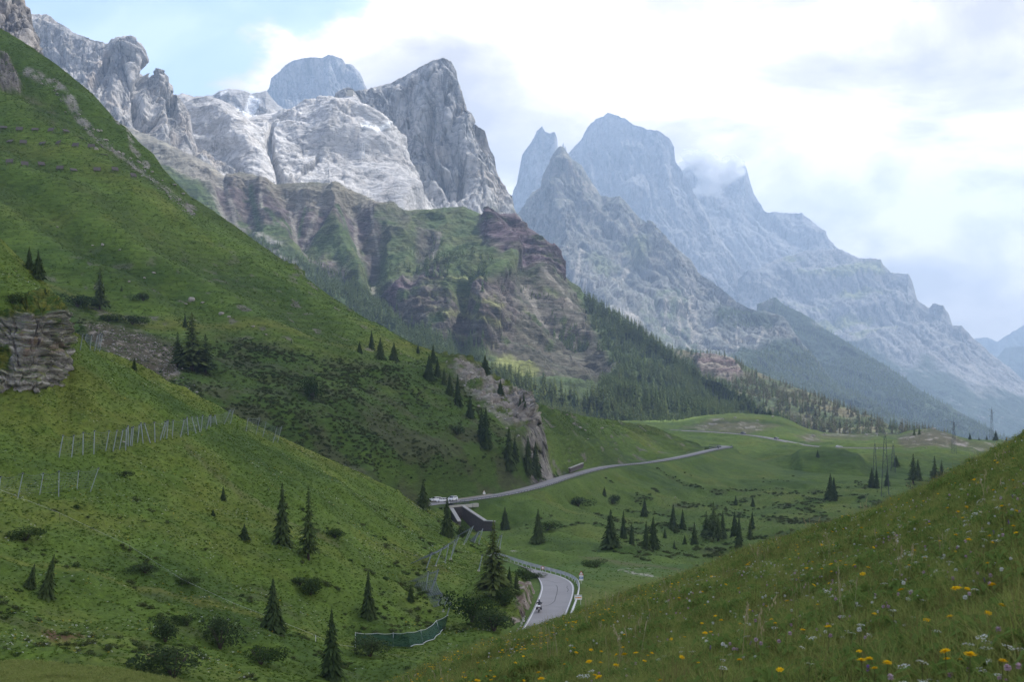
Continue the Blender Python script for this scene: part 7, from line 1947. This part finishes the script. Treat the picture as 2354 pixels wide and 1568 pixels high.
for a in ((NS, 380, 1478, 82, 62, 'w', 'rounded grey willow, left of a wider darker one, below the terrace'), (NS, 505, 1492, 118, 78, 'w', 'wide rounded dark willow beside the full spruce on the lower terrace'), (NS, 400, 1562, 165, 82, 'w', 'large loose willow at the bottom of the gully'), (NS, 1085, 1430, 105, 84, 'a', 'big spreading alder bush at the foot of the tall brownish larch'), (NS, 1135, 1452, 100, 52, 'w', 'low grey willow in front of the big alder bush'), (NS, 850, 1510, 100, 52, 'w', 'willow clump growing in front of the green debris fence'),
          (NS, 335, 1318, 80, 26, 'w', 'flat grey bush on the edge of the terrace'), (NS, 432, 1342, 60, 22, 'a', 'low dark bush beside the flat grey bush on the terrace'), (NS, 715, 1368, 72, 46, 'a', 'dark bush with white flowers below the grey green larch'), (NS, 770, 1238, 60, 24, 'a', 'low dark bush beside the grey green larch'), (NS, 1062, 1240, 40, 36, 'w', 'pale willow in front of the stone wing wall'), (NS, 690, 1345, 60, 22, 'w', 'pale bush just above the dark flowering bush'), (NS, 1210, 1335, 50, 34, 'a', 'dark bush on the brow above the lower road'), (NS, 1160, 1395, 60, 46, 'a', 'dark bush hanging over the rock bank of the lower road'),
          (NS, 30, 700, 60, 30, 'a', 'dark scrub on the crag below the spruce pair'), (NS, 60, 1242, 90, 34, 'a', 'dark scrub patch behind the terrace edge'), (NS, 285, 1095, 40, 14, 'w', 'small pale scrub below the long snow net'), (NS, 430, 1440, 60, 30, 'a', 'dark scrub between the two rounded willows'), (NS, 600, 1530, 110, 50, 'a', 'low dark scrub beside the large gully spruce'),
          (BS, 720, 918, 62, 58, 'a', 'rounded dark tree like bush standing clear in the shrub hollow'), (BS, 250, 740, 50, 20, 'a', 'dark scrub under the solitary larch'), (BS, 180, 705, 80, 34, 'a', 'dark scrub at the upper edge of the hollow behind the crag'), (BS, 330, 690, 40, 22, 'w', 'brownish scrub on the edge of the open slope'), (BS, 305, 745, 62, 26, 'a', 'dark green scrub above the bare stony patch'), (BS, 1050, 1000, 55, 24, 'w', 'pale scrub on the sunny rib of the shrub slope'),
          (VF, 1410, 1160, 34, 24, 'w', 'grey willow scrub on the embankment below the road'), (VF, 1330, 1165, 50, 26, 'w', 'grey scrub on the embankment above the valley spruces'), (VF, 1260, 1218, 60, 22, 'a', 'dark scrub beside the spruce below the bridge'), (VF, 1370, 1305, 60, 20, 'a', 'low dark scrub at the edge of the flat meadow'), (VF, 1230, 1330, 46, 14, 'a', 'low scrub behind the guard rail of the lower bend')):
    bush(a[0], a[1], a[2], a[3], a[4], a[5], a[6], 'bushes on the slopes')
BCOL = proto_collection('proto_scrub', [bush_mesh(240 + i, HEATHL, 260, 6, .09) for i in range(3)] + [bush_mesh(250, ALDER, 260, 6, .09)])
def hollow(u, v, p):
    line = np.interp(u, [-200, 120, 240, 330, 560, 680, 800, 960, 1060, 1200, 1700], [650, 695, 745, 780, 770, 795, 820, 830, 880, 1030, 1300])
    st = poly(u, v, [(190, 745), (240, 742), (330, 770), (400, 800), (420, 850), (380, 880), (300, 850), (220, 800)], 12)
    road = near_poly(p[..., 0].ravel(), p[..., 1].ravel(), R2_C)[0].reshape(u.shape)
    return sstep(0, 26, v - line) * (1 - .95 * st) * (.1 + dist_patch(p, 26., .0, 5)) * sstep(8, 12, road)
q, _ = sample(BS, hollow, 8500, 41)
rs_ = np.random.RandomState(4)
scatter('dwarf_scrub', q - np.array((0, 0, .15)), rs_.uniform(.5, 1.25, len(q)), BCOL, .1, 2, sz=.75)
def vscrub(u, v, p):
    a = poly(u, v, [(1350, 1130), (1500, 1085), (1700, 1120), (1900, 1110), (2150, 1120), (2100, 1230), (1800, 1260), (1650, 1290), (1400, 1290), (1180, 1250)], 30) * dist_patch(p, 20., .25, 33)
    b = poly(u, v, [(1380, 1265), (1620, 1270), (1640, 1285), (1400, 1282)], 8) * dist_patch(p, 9., .1, 3)
    road = np.minimum(near_poly(p[..., 0].ravel(), p[..., 1].ravel(), R2_C)[0], near_poly(p[..., 0].ravel(), p[..., 1].ravel(), R1_C)[0]).reshape(u.shape)
    return np.maximum(a, b) * sstep(6, 9, road)
q, _ = sample(VF, vscrub, 1900, 42)
scatter('dwarf_scrub', q - np.array((0, 0, .15)), rs_.uniform(.5, 1.5, len(q)), BCOL, .1, 3, sz=.7)
q, _ = sample(NS, lambda u, v, p: sstep(1120, 1330, v) * dist_patch(p, 9., .32, 31) * (1 - poly(u, v, [(1160, 1300), (1260, 1300), (1260, 1460), (1160, 1460)], 6)), 550, 43)
scatter('dwarf_scrub', q - np.array((0, 0, .1)), rs_.uniform(.3, .9, len(q)), BCOL, .1, 4, sz=.7)

# turf on the slopes: tussocks
def tussock(seed, n=26, mat=None, h=1.0, spread=.5):
    rs = np.random.RandomState(seed); Q = []
    for _ in range(n):
        a = rs.uniform(0, 6.283); r = rs.uniform(0, spread); x, y = r * math.cos(a), r * math.sin(a)
        l = h * rs.uniform(.5, 1.0); w = rs.uniform(.035, .07); ln = rs.uniform(.2, .7) * l; a2 = a + rs.normal(0, .6)
        s = np.array((-math.sin(a2), math.cos(a2), 0)) * w; d = np.array((math.cos(a2), math.sin(a2), 0))
        b = np.array((x, y, -.05)); m_ = b + d * ln * .35 + np.array((0, 0, l * .62)); t_ = b + d * ln + np.array((0, 0, l * .95))
        Q.append((b - s, b + s, m_ + s * .8, m_ - s * .8)); Q.append((m_ - s * .8, m_ + s * .8, t_ + s * .15, t_ - s * .15))
    return quad_mesh('tussock', np.array(Q), mat)
TCOL = proto_collection('proto_tussock', [tussock(300 + i, 24, TUFTG) for i in range(5)])
def off_rock(layer):
    def f(u, v, p):
        if layer == NS:
            return (1 - b_crag(u, v, p)) * (1 - b_bank(u, v, p)) * sstep(4.2, 5, near_poly(p[..., 0].ravel(), p[..., 1].ravel(), R1_C)[0].reshape(u.shape)) * (.6 + .4 * dist_patch(p, 6., -.1, 3))
        r = np.minimum(near_poly(p[..., 0].ravel(), p[..., 1].ravel(), R1_C)[0], near_poly(p[..., 0].ravel(), p[..., 1].ravel(), R2_C)[0]).reshape(u.shape)
        return sstep(5.0, 6.0, r) * (.35 + .65 * dist_patch(p, 8., -.1, 3))
    return f
q, _ = sample(NS, off_rock(NS), 38000, 44)
scatter('slope_grass', q, np.random.RandomState(5).uniform(.2, .45, len(q)), TCOL, .2, 5, sz=.36)
q, _ = sample(BS, lambda u, v, p: (1 - hollow(u, v, p)) * (v < 1000) * (1 - .9 * poly(u, v, [(1015, 820), (1110, 850), (1220, 915), (1310, 1090), (1230, 1090), (1140, 970)], 8)) * (.4 + .6 * dist_patch(p, 12., 0., 3)), 30000, 48)
scatter('slope_grass', q, np.random.RandomState(16).uniform(.45, 1.0, len(q)), TCOL, .2, 16, sz=.32)
q, _ = sample(VF, lambda u, v, p: off_rock(VF)(u, v, p) * (v > 1120), 26000, 45)
scatter('slope_grass', q, np.random.RandomState(6).uniform(.25, .5, len(q)), TCOL, .2, 6, sz=.36)
q, _ = sample('near_knoll', lambda u, v, p: np.ones(u.shape), 9000, 46)
TCOLY = proto_collection('proto_tussock_bright', [tussock(320 + i, 24, BLADE) for i in range(4)])
scatter('slope_grass', q, np.random.RandomState(7).uniform(.15, .35, len(q)), TCOLY, .2, 7, sz=.45)
# white and yellow specks of flowers on the near slope
def speck(mat, r):
    Q = []
    for i in range(5):
        a = i * 1.2566; c = np.array((.25 * math.cos(a), .25 * math.sin(a), 1.0 + .1 * (i % 2)))
        Q.append((c + (-r, 0, 0), c + (0, -r, .02), c + (r, 0, 0), c + (0, r, .05)))
    return quad_mesh('speck', np.array(Q), mat)
q, _ = sample(NS, lambda u, v, p: off_rock(NS)(u, v, p) * dist_patch(p, 9., .15, 7), 4200, 47)
scatter('slope_flowers', q, np.random.RandomState(8).uniform(.2, .36, len(q)), proto_collection('proto_speck', [speck(PETW, .12), speck(PETW, .10), speck(PETY, .08)]), .3, 8)

# ------------------------------------------------------------------ flower meadow
def blade_tuft(seed, n, mat, h, spread, w, lean=.5, seg=3):
    rs = np.random.RandomState(seed); Q = []
    for _ in range(n):
        a = rs.uniform(0, 6.283); r = spread * rs.rand() ** .5; b = np.array((r * math.cos(a), r * math.sin(a), -.02))
        l = h * rs.uniform(.45, 1.0); a2 = rs.uniform(0, 6.283); d = np.array((math.cos(a2), math.sin(a2), 0)); s = np.array((-d[1], d[0], 0)) * w * rs.uniform(.7, 1.3)
        ln = l * rs.uniform(.1, lean * 2)
        P_ = [b + d * ln * t ** 2 + np.array((0, 0, l * (t - .28 * t * t * min(1, ln / l)))) for t in np.linspace(0, 1, seg + 1)]
        W_ = [1, .85, .55, .06] if seg == 3 else [1, .7, .06]
        for k in range(seg): Q.append((P_[k] - s * W_[k], P_[k] + s * W_[k], P_[k + 1] + s * W_[k + 1], P_[k + 1] - s * W_[k + 1]))
    return np.array(Q)
def herb(seed, n=16):
    rs = np.random.RandomState(seed); Q = []
    for _ in range(n):
        a = rs.uniform(0, 6.283); d = np.array((math.cos(a), math.sin(a), 0)); s = np.array((-d[1], d[0], 0)) * rs.uniform(.008, .02)
        l = rs.uniform(.05, .12); z = rs.uniform(.02, .14); b = d * rs.uniform(0, .05) + np.array((0, 0, z))
        m_ = b + d * l * .5 + np.array((0, 0, .03)); t_ = b + d * l + np.array((0, 0, .0))
        Q.append((b - s * .3, b + s * .3, m_ + s, m_ - s)); Q.append((m_ - s, m_ + s, t_ + s * .1, t_ - s * .1))
    return np.array(Q)
GM = [quad_mesh('tuft', blade_tuft(400 + i, 46, BLADE, .24, .11, .0026, .55), BLADE) for i in range(4)] \
   + [quad_mesh('tuft', blade_tuft(410 + i, 30, BLADE_Y, .30, .10, .0019, .4), BLADE_Y) for i in range(1)] + [quad_mesh('tuft', herb(420 + i, 22), BLADE_D) for i in range(2)]
MCOL = proto_collection('proto_meadow', GM)
ML = LAYERS['meadow']
def meadow_pts(count, seed, y0, y1, u0=560, u1=2430, pw=1.0):
    rs = np.random.RandomState(seed)
    u = rs.uniform(u0, u1, count); y = (y0 ** pw + (y1 ** pw - y0 ** pw) * rs.rand(count)) ** (1 / pw)
    yy = ML.Y[:, 0]; us = ML.U[0]
    r = np.clip(np.searchsorted(yy, y) - 1, 0, len(yy) - 2); c = np.clip(np.searchsorted(us, u) - 1, 0, len(us) - 2)
    f = ((u - us[c]) / (us[c + 1] - us[c]))[:, None]; g = ((y - yy[r]) / (yy[r + 1] - yy[r]))[:, None]
    p = ML.pos
    return (p[r, c] * (1 - f) + p[r, c + 1] * f) * (1 - g) + (p[r + 1, c] * (1 - f) + p[r + 1, c + 1] * f) * g
q1 = meadow_pts(46000, 51, 2.2, 52.0)
n1 = fbm(q1 / 1.6 + 3, 3)
s1 = (.75 + .55 * np.clip(n1 + .4, 0, 1.2)) * (1 + np.clip(q1[:, 1] - 6, 0, 40) * .014) * np.random.RandomState(9).uniform(.7, 1.2, len(q1))
scatter('meadow_grass', q1, s1, MCOL, .12, 9)
# taller grass with seed heads along the brow and here and there
def seed_stalks(seed):
    rs = np.random.RandomState(seed); Q = []
    for _ in range(5):
        a = rs.uniform(0, 6.283); b = np.array((rs.normal(0, .05), rs.normal(0, .05), 0)); d = np.array((math.cos(a), math.sin(a), 0)) * rs.uniform(.02, .14); l = rs.uniform(.35, .55)
        s = np.array((-math.sin(a), math.cos(a), 0)) * .0018
        m_ = b + d * .3 + np.array((0, 0, l * .55)); t_ = b + d + np.array((0, 0, l))
        Q.append((b - s, b + s, m_ + s, m_ - s)); Q.append((m_ - s, m_ + s, t_ + s * .7, t_ - s * .7))
        for k in range(7):
            c = m_.copy() * 0 + t_ + (m_ - t_) * (.05 + .06 * k); r = .006 * (1 - abs(k - 3) / 6)
            o = np.array((rs.normal(0, .006), rs.normal(0, .006), 0)); Q.append((c + o + (-r, 0, 0), c + o + (0, -r * .4, -.014), c + o + (r, 0, 0), c + o + (0, r * .4, .014)))
    return quad_mesh('stalks', np.array(Q), STRAW)
SCOL = proto_collection('proto_stalks', [seed_stalks(430 + i) for i in range(4)])
q2 = meadow_pts(70, 52, 9, 46)
scatter('seed_grass', q2, np.random.RandomState(10).uniform(.7, 1.2, len(q2)), SCOL, .12, 10)

def flower_parts(kind, seed):
    rs = np.random.RandomState(seed)
    if kind == 'y':
        Q = []
        for ring, (n, r, z) in enumerate(((20, .019, 0), (16, .013, .003), (9, .007, .005))):
            for i in range(n):
                a = 6.283 * (i + rs.uniform(-.2, .2)) / n; d = np.array((math.cos(a), math.sin(a), 0)); s = np.array((-d[1], d[0], 0)) * .0028
                b = np.array((0, 0, z)); t_ = d * r * rs.uniform(.85, 1.1) + np.array((0, 0, z + rs.uniform(.0, .006)))
                Q.append((b - s * .4, b + s * .4, t_ + s, t_ - s))
        return np.array(Q), PETY
    if kind == 'c' or kind == 'w2':
        Q = []
        for i in range(70):
            z = rs.uniform(-.8, 1); a = rs.uniform(0, 6.283); r_ = math.sqrt(max(0, 1 - z * z)); d = np.array((r_ * math.cos(a), r_ * math.sin(a), z))
            s = np.cross(d, (0, 0, 1.)); s = s / (np.linalg.norm(s) + 1e-6) * .0022
            Q.append((d * .003 - s, d * .003 + s, d * .0125 + s, d * .0125 - s))
        return np.array(Q), (PETP if kind == 'c' else PETW)
    if kind == 'w':
        Q = []
        for i in range(34):
            r = .026 * rs.rand() ** .5; a = rs.uniform(0, 6.283); c = np.array((r * math.cos(a), r * math.sin(a), .006 * math.cos(r * 60) + rs.uniform(0, .004))); w = rs.uniform(.0022, .004)
            Q.append((c + (-w, 0, 0), c + (0, -w, .001), c + (w, 0, 0), c + (0, w, .001)))
        return np.array(Q), PETW
    Q = []
    for i in range(30):
        z = rs.uniform(-.018, .018); a = rs.uniform(0, 6.283); d = np.array((math.cos(a), math.sin(a), .3)); s = np.array((-d[1], d[0], 0)) * .003; c = np.array((0, 0, z))
        Q.append((c - s * .5, c + s * .5, c + d * .009 + s, c + d * .009 - s))
    return np.array(Q), PETV
FL = {k: [quad_mesh('flower_head', *flower_parts(k, 500 + i)) for i in range(3)] for k in ('y', 'c', 'w', 'w2', 'v')}
STM = MB().tube([(0, 0, -.04), (.004, .002, .5), (0, 0, 1.0)], [.0022, .0018, .0016], 5).mesh('stem', STEM)
STM2 = MB().tube([(0, 0, -.04), (.0, .0, .6), (0, 0, 1.0)], [.0022, .0018, .0016], 5)
for a in range(5): STM2.tube([(0, 0, .86), (.016 * math.cos(a * 1.26), .016 * math.sin(a * 1.26), 1.0)], .0010, 4)
STM2 = STM2.mesh('stem', STEM)
FLAB = {'y': ('yellow_flower', 'yellow hawkbit flower on a thin stem in the meadow', 'yellow meadow flowers'), 'c': ('clover', 'pale pink clover head in the meadow grass', 'pink clover heads'), 'w': ('white_umbel', 'flat white umbel flower in the meadow grass', 'white umbel flowers'), 'w2': ('white_clover', 'round white clover head in the meadow grass', 'white clover heads'), 'v': ('violet_flower', 'small violet flower spike in the meadow grass', 'violet meadow flowers')}
def ground_at(u, v, h):
    """meadow point under a flower head seen at (u, v), h metres above the turf"""
    p, _ = on('meadow', u, v)
    y = p.y
    for _ in range(12):
        c = np.argmin(np.abs(ML.U[0] - u)); r = np.clip(np.searchsorted(ML.Y[:, 0], y), 0, ML.Y.shape[0] - 1)
        z = ML.pos[r, c, 2] + h
        if z >= -1e-3: y *= .9; continue
        y = .5 * y + .5 * np.clip(z * F / (HV - v), 2.2, 60)
    c = np.argmin(np.abs(ML.U[0] - u)); r = np.clip(np.searchsorted(ML.Y[:, 0], y), 0, ML.Y.shape[0] - 1)
    return Vector(((u - CX) * y / F, y, ML.pos[r, c, 2]))
def flower(kind, p, h, s, tip=.15):
    nm, lab, grp = FLAB[kind]
    t = thing(nm, lab, 'flower', p, RNG.uniform(0, 6.28), grp)
    t.rotation_euler = (RNG.uniform(-.12, .12), RNG.uniform(-.12, .12), RNG.uniform(0, 6.28))
    st = child('stem', STM2 if kind == 'w' else STM, t); st.scale = (s, s, h)
    hd = child('flower_head', RNG.choice(FL[kind]), t, (0, 0, h)); hd.scale = (s, s, s); hd.rotation_euler = (RNG.uniform(-tip, tip), RNG.uniform(-tip, tip), 0)
for u, v, s in ((1995, 1522, 1.0), (2038, 1524, 1.0), (2003, 1541, .8), (2177, 1504, 1.1), (2219, 1509, 1.1), (2291, 1546, .9), (2330, 1107, 1.0), (2120, 1153, 1.0), (2221, 1167, 1.0), (2200, 1178, .9), (2187, 1183, .9), (2218, 1212, 1.0), (2312, 1168, 1.0), (2319, 1210, .9), (1909, 1450, 1.0), (1826, 1294, .9), (1826, 1301, .9), (1847, 1312, .8), (1861, 1309, .8), (1887, 1308, .7), (1925, 1293, .7), (2140, 1206, .7), (2280, 1297, .8), (1840, 1408, .6), (1892, 1445, .6), (1768, 1444, .6), (2085, 1350, .6), (2160, 1250, .7), (2345, 1225, .8), (2270, 1232, .7), (1612, 1262 + 60, .8), (1480, 1430, .8), (1560, 1475, .9), (1380, 1500, .9), (1700, 1520, .8), (1300, 1530, .9)):
    h = RNG.uniform(.26, .36); flower('y', ground_at(u, v, h), h, s * 1.15)
for u, v, s, k in ((2033, 1240, 1., 'c'), (2034, 1248, 1., 'c'), (2085, 1267, .9, 'w2'), (2093, 1271, .9, 'w2'), (1849, 1343, .9, 'c'), (2046, 1342, 1., 'c'), (2195, 1330, 1.1, 'c'), (2273, 1324, 1.1, 'c'), (2308, 1310, 1., 'w2'), (2225, 1367, 1., 'c'), (2270, 1368, 1., 'c'), (1821, 1408, 1.1, 'w2'), (1838, 1419, 1., 'c'), (1848, 1422, 1., 'w2'), (1926, 1418, .9, 'c'), (1656, 1468, 1., 'c'), (1633, 1474, 1., 'c'), (1740, 1478, 1.1, 'c'), (1757, 1484, 1., 'c'), (1984, 1467, .9, 'c'), (1973, 1542, 1.2, 'w2'), (2052, 1560, 1.2, 'c'), (2322, 1538, 1.2, 'c'), (2320, 1142, 1., 'v'), (2299, 1170, 1., 'c'), (2345, 1178, 1., 'c'), (2060, 1290, 1.1, 'v'), (2014, 1292, 1.2, 'v'), (2290, 1228, 1., 'v'), (2330, 1200, .9, 'v'), (1720, 1488, .8, 'v'), (1640, 1500, .8, 'v'), (2002, 1540, .9, 'v'), (2262, 1335, .9, 'v'),
                   (2002, 1305, 1., 'w'), (1958, 1337, 1., 'w'), (1936, 1332, .9, 'w'), (2287, 1228 + 20, 1.3, 'w'), (2292, 1262, 1.2, 'w'), (2310, 1150, 1., 'w'), (1888, 1260, 1.1, 'w2'), (1890, 1278, .9, 'w'), (2068, 1337, 1., 'w'), (2100, 1360, .9, 'w'), (2220, 1372, 1.2, 'w2'), (2245, 1378, 1., 'w'), (1690, 1418, 1., 'w2'), (1706, 1421, 1., 'w2'), (1766, 1434, .9, 'w'), (1784, 1437, .9, 'w'), (1948, 1460, 1., 'w'), (1985, 1440, .9, 'w'), (2060, 1478, 1., 'w'), (2150, 1455, 1., 'w'), (1590, 1520, 1., 'w'), (1660, 1540, 1., 'w'), (1850, 1530, 1., 'w'), (2120, 1530, 1.1, 'w'), (2250, 1500, 1.1, 'w')):
    h = RNG.uniform(.16, .30); flower(k, ground_at(u, v, h), h, s * (1.0 if k in 'cw2' else .9))
# the lesser flowers
def whole_flower(kind, i, h=.26):
    Q, m_ = flower_parts(kind, 600 + i)
    return quad_mesh('flower', Q * 1.3 + np.array((0, 0, h * 1.35)), m_)
YC = proto_collection('proto_yellow', [whole_flower('y', i) for i in range(3)])
WC = proto_collection('proto_white', [whole_flower('w', 1, .22), whole_flower('w2', 2, .18), whole_flower('c', 3, .2), whole_flower('w', 4, .24), whole_flower('c', 5, .22), whole_flower('w2', 6, .24)])
qy = meadow_pts(9000, 53, 15, 46); m_ = (fbm(qy / 3.2 + 9, 3) > .12) & (qy[:, 0] < .10 * qy[:, 1]); qy = qy[m_][:1500]
scatter('meadow_flowers', qy, np.random.RandomState(11).uniform(.45, .85, len(qy)), YC, .2, 11)
qy = meadow_pts(480, 56, 5, 40); scatter('meadow_flowers', qy, np.random.RandomState(21).uniform(.6, 1.0, len(qy)), YC, .2, 21)
qw = meadow_pts(7000, 54, 2.8, 42); m_ = fbm(qw / 2.6 + 21, 3) > -.05; qw = qw[m_][:3600]
scatter('meadow_flowers', qw, np.random.RandomState(12).uniform(.45, .9, len(qw)), WC, .25, 12)

# ------------------------------------------------------------------ scrap of cloud caught on the far peak
def wisp_cloud():
    rs = np.random.RandomState(77)
    m = bpy.data.materials.new('wisp_cloud_vapour'); m.use_nodes = True
    nt = m.node_tree; nt.nodes.clear(); L = nt.links.new
    out = NODE(nt, 'ShaderNodeOutputMaterial'); d = NODE(nt, 'ShaderNodeBsdfDiffuse'); d.inputs['Color'].default_value = (.95, .95, .96, 1)
    tl = NODE(nt, 'ShaderNodeBsdfTranslucent'); tl.inputs['Color'].default_value = (.95, .95, .96, 1)
    mm = NODE(nt, 'ShaderNodeMixShader'); mm.inputs['Fac'].default_value = .5
    tr = NODE(nt, 'ShaderNodeBsdfTransparent'); ms = NODE(nt, 'ShaderNodeMixShader'); ms.inputs['Fac'].default_value = .2
    L(d.outputs[0], mm.inputs[1]); L(tl.outputs[0], mm.inputs[2]); L(tr.outputs[0], ms.inputs[1]); L(mm.outputs[0], ms.inputs[2]); L(ms.outputs[0], out.inputs['Surface'])
    bm0 = bmesh.new(); bmesh.ops.create_icosphere(bm0, subdivisions=2, radius=1.0)
    co = np.array([v.co[:] for v in bm0.verts]); fa = np.array([[v.index for v in f.verts] for f in bm0.faces]); bm0.free()
    vs, fs = [], []
    blobs = [(1590, 370, 18), (1610, 365, 20), (1630, 375, 22), (1650, 390, 22), (1670, 385, 20), (1690, 380, 18), (1640, 420, 20), (1620, 435, 18), (1605, 440, 14), (1660, 415, 16), (1680, 405, 14), (1650, 440, 12), (1700, 395, 12), (1625, 400, 18), (1570, 380, 10)]
    k = 0
    for u, v, r in blobs:
        for _ in range(13):
            d_ = 9050 + rs.normal(0, 90); c = P(u + rs.normal(0, r * .5), v + rs.normal(0, r * .4), d_); s = r * d_ / F * rs.uniform(.3, .9)
            q = co * (1 + .3 * fbm(co * 1.5 + k, 2))[:, None] * s * np.array((1.2, 1, .8)) + c
            vs.append(q); fs.append(fa + k * len(co)); k += 1
    me = mesh_from_arrays('wisp_cloud', np.concatenate(vs), np.concatenate(fs)); me.materials.append(m)
    o = bpy.data.objects.new('wisp_cloud', me); COL.objects.link(o); o['kind'] = 'stuff'
wisp_cloud()
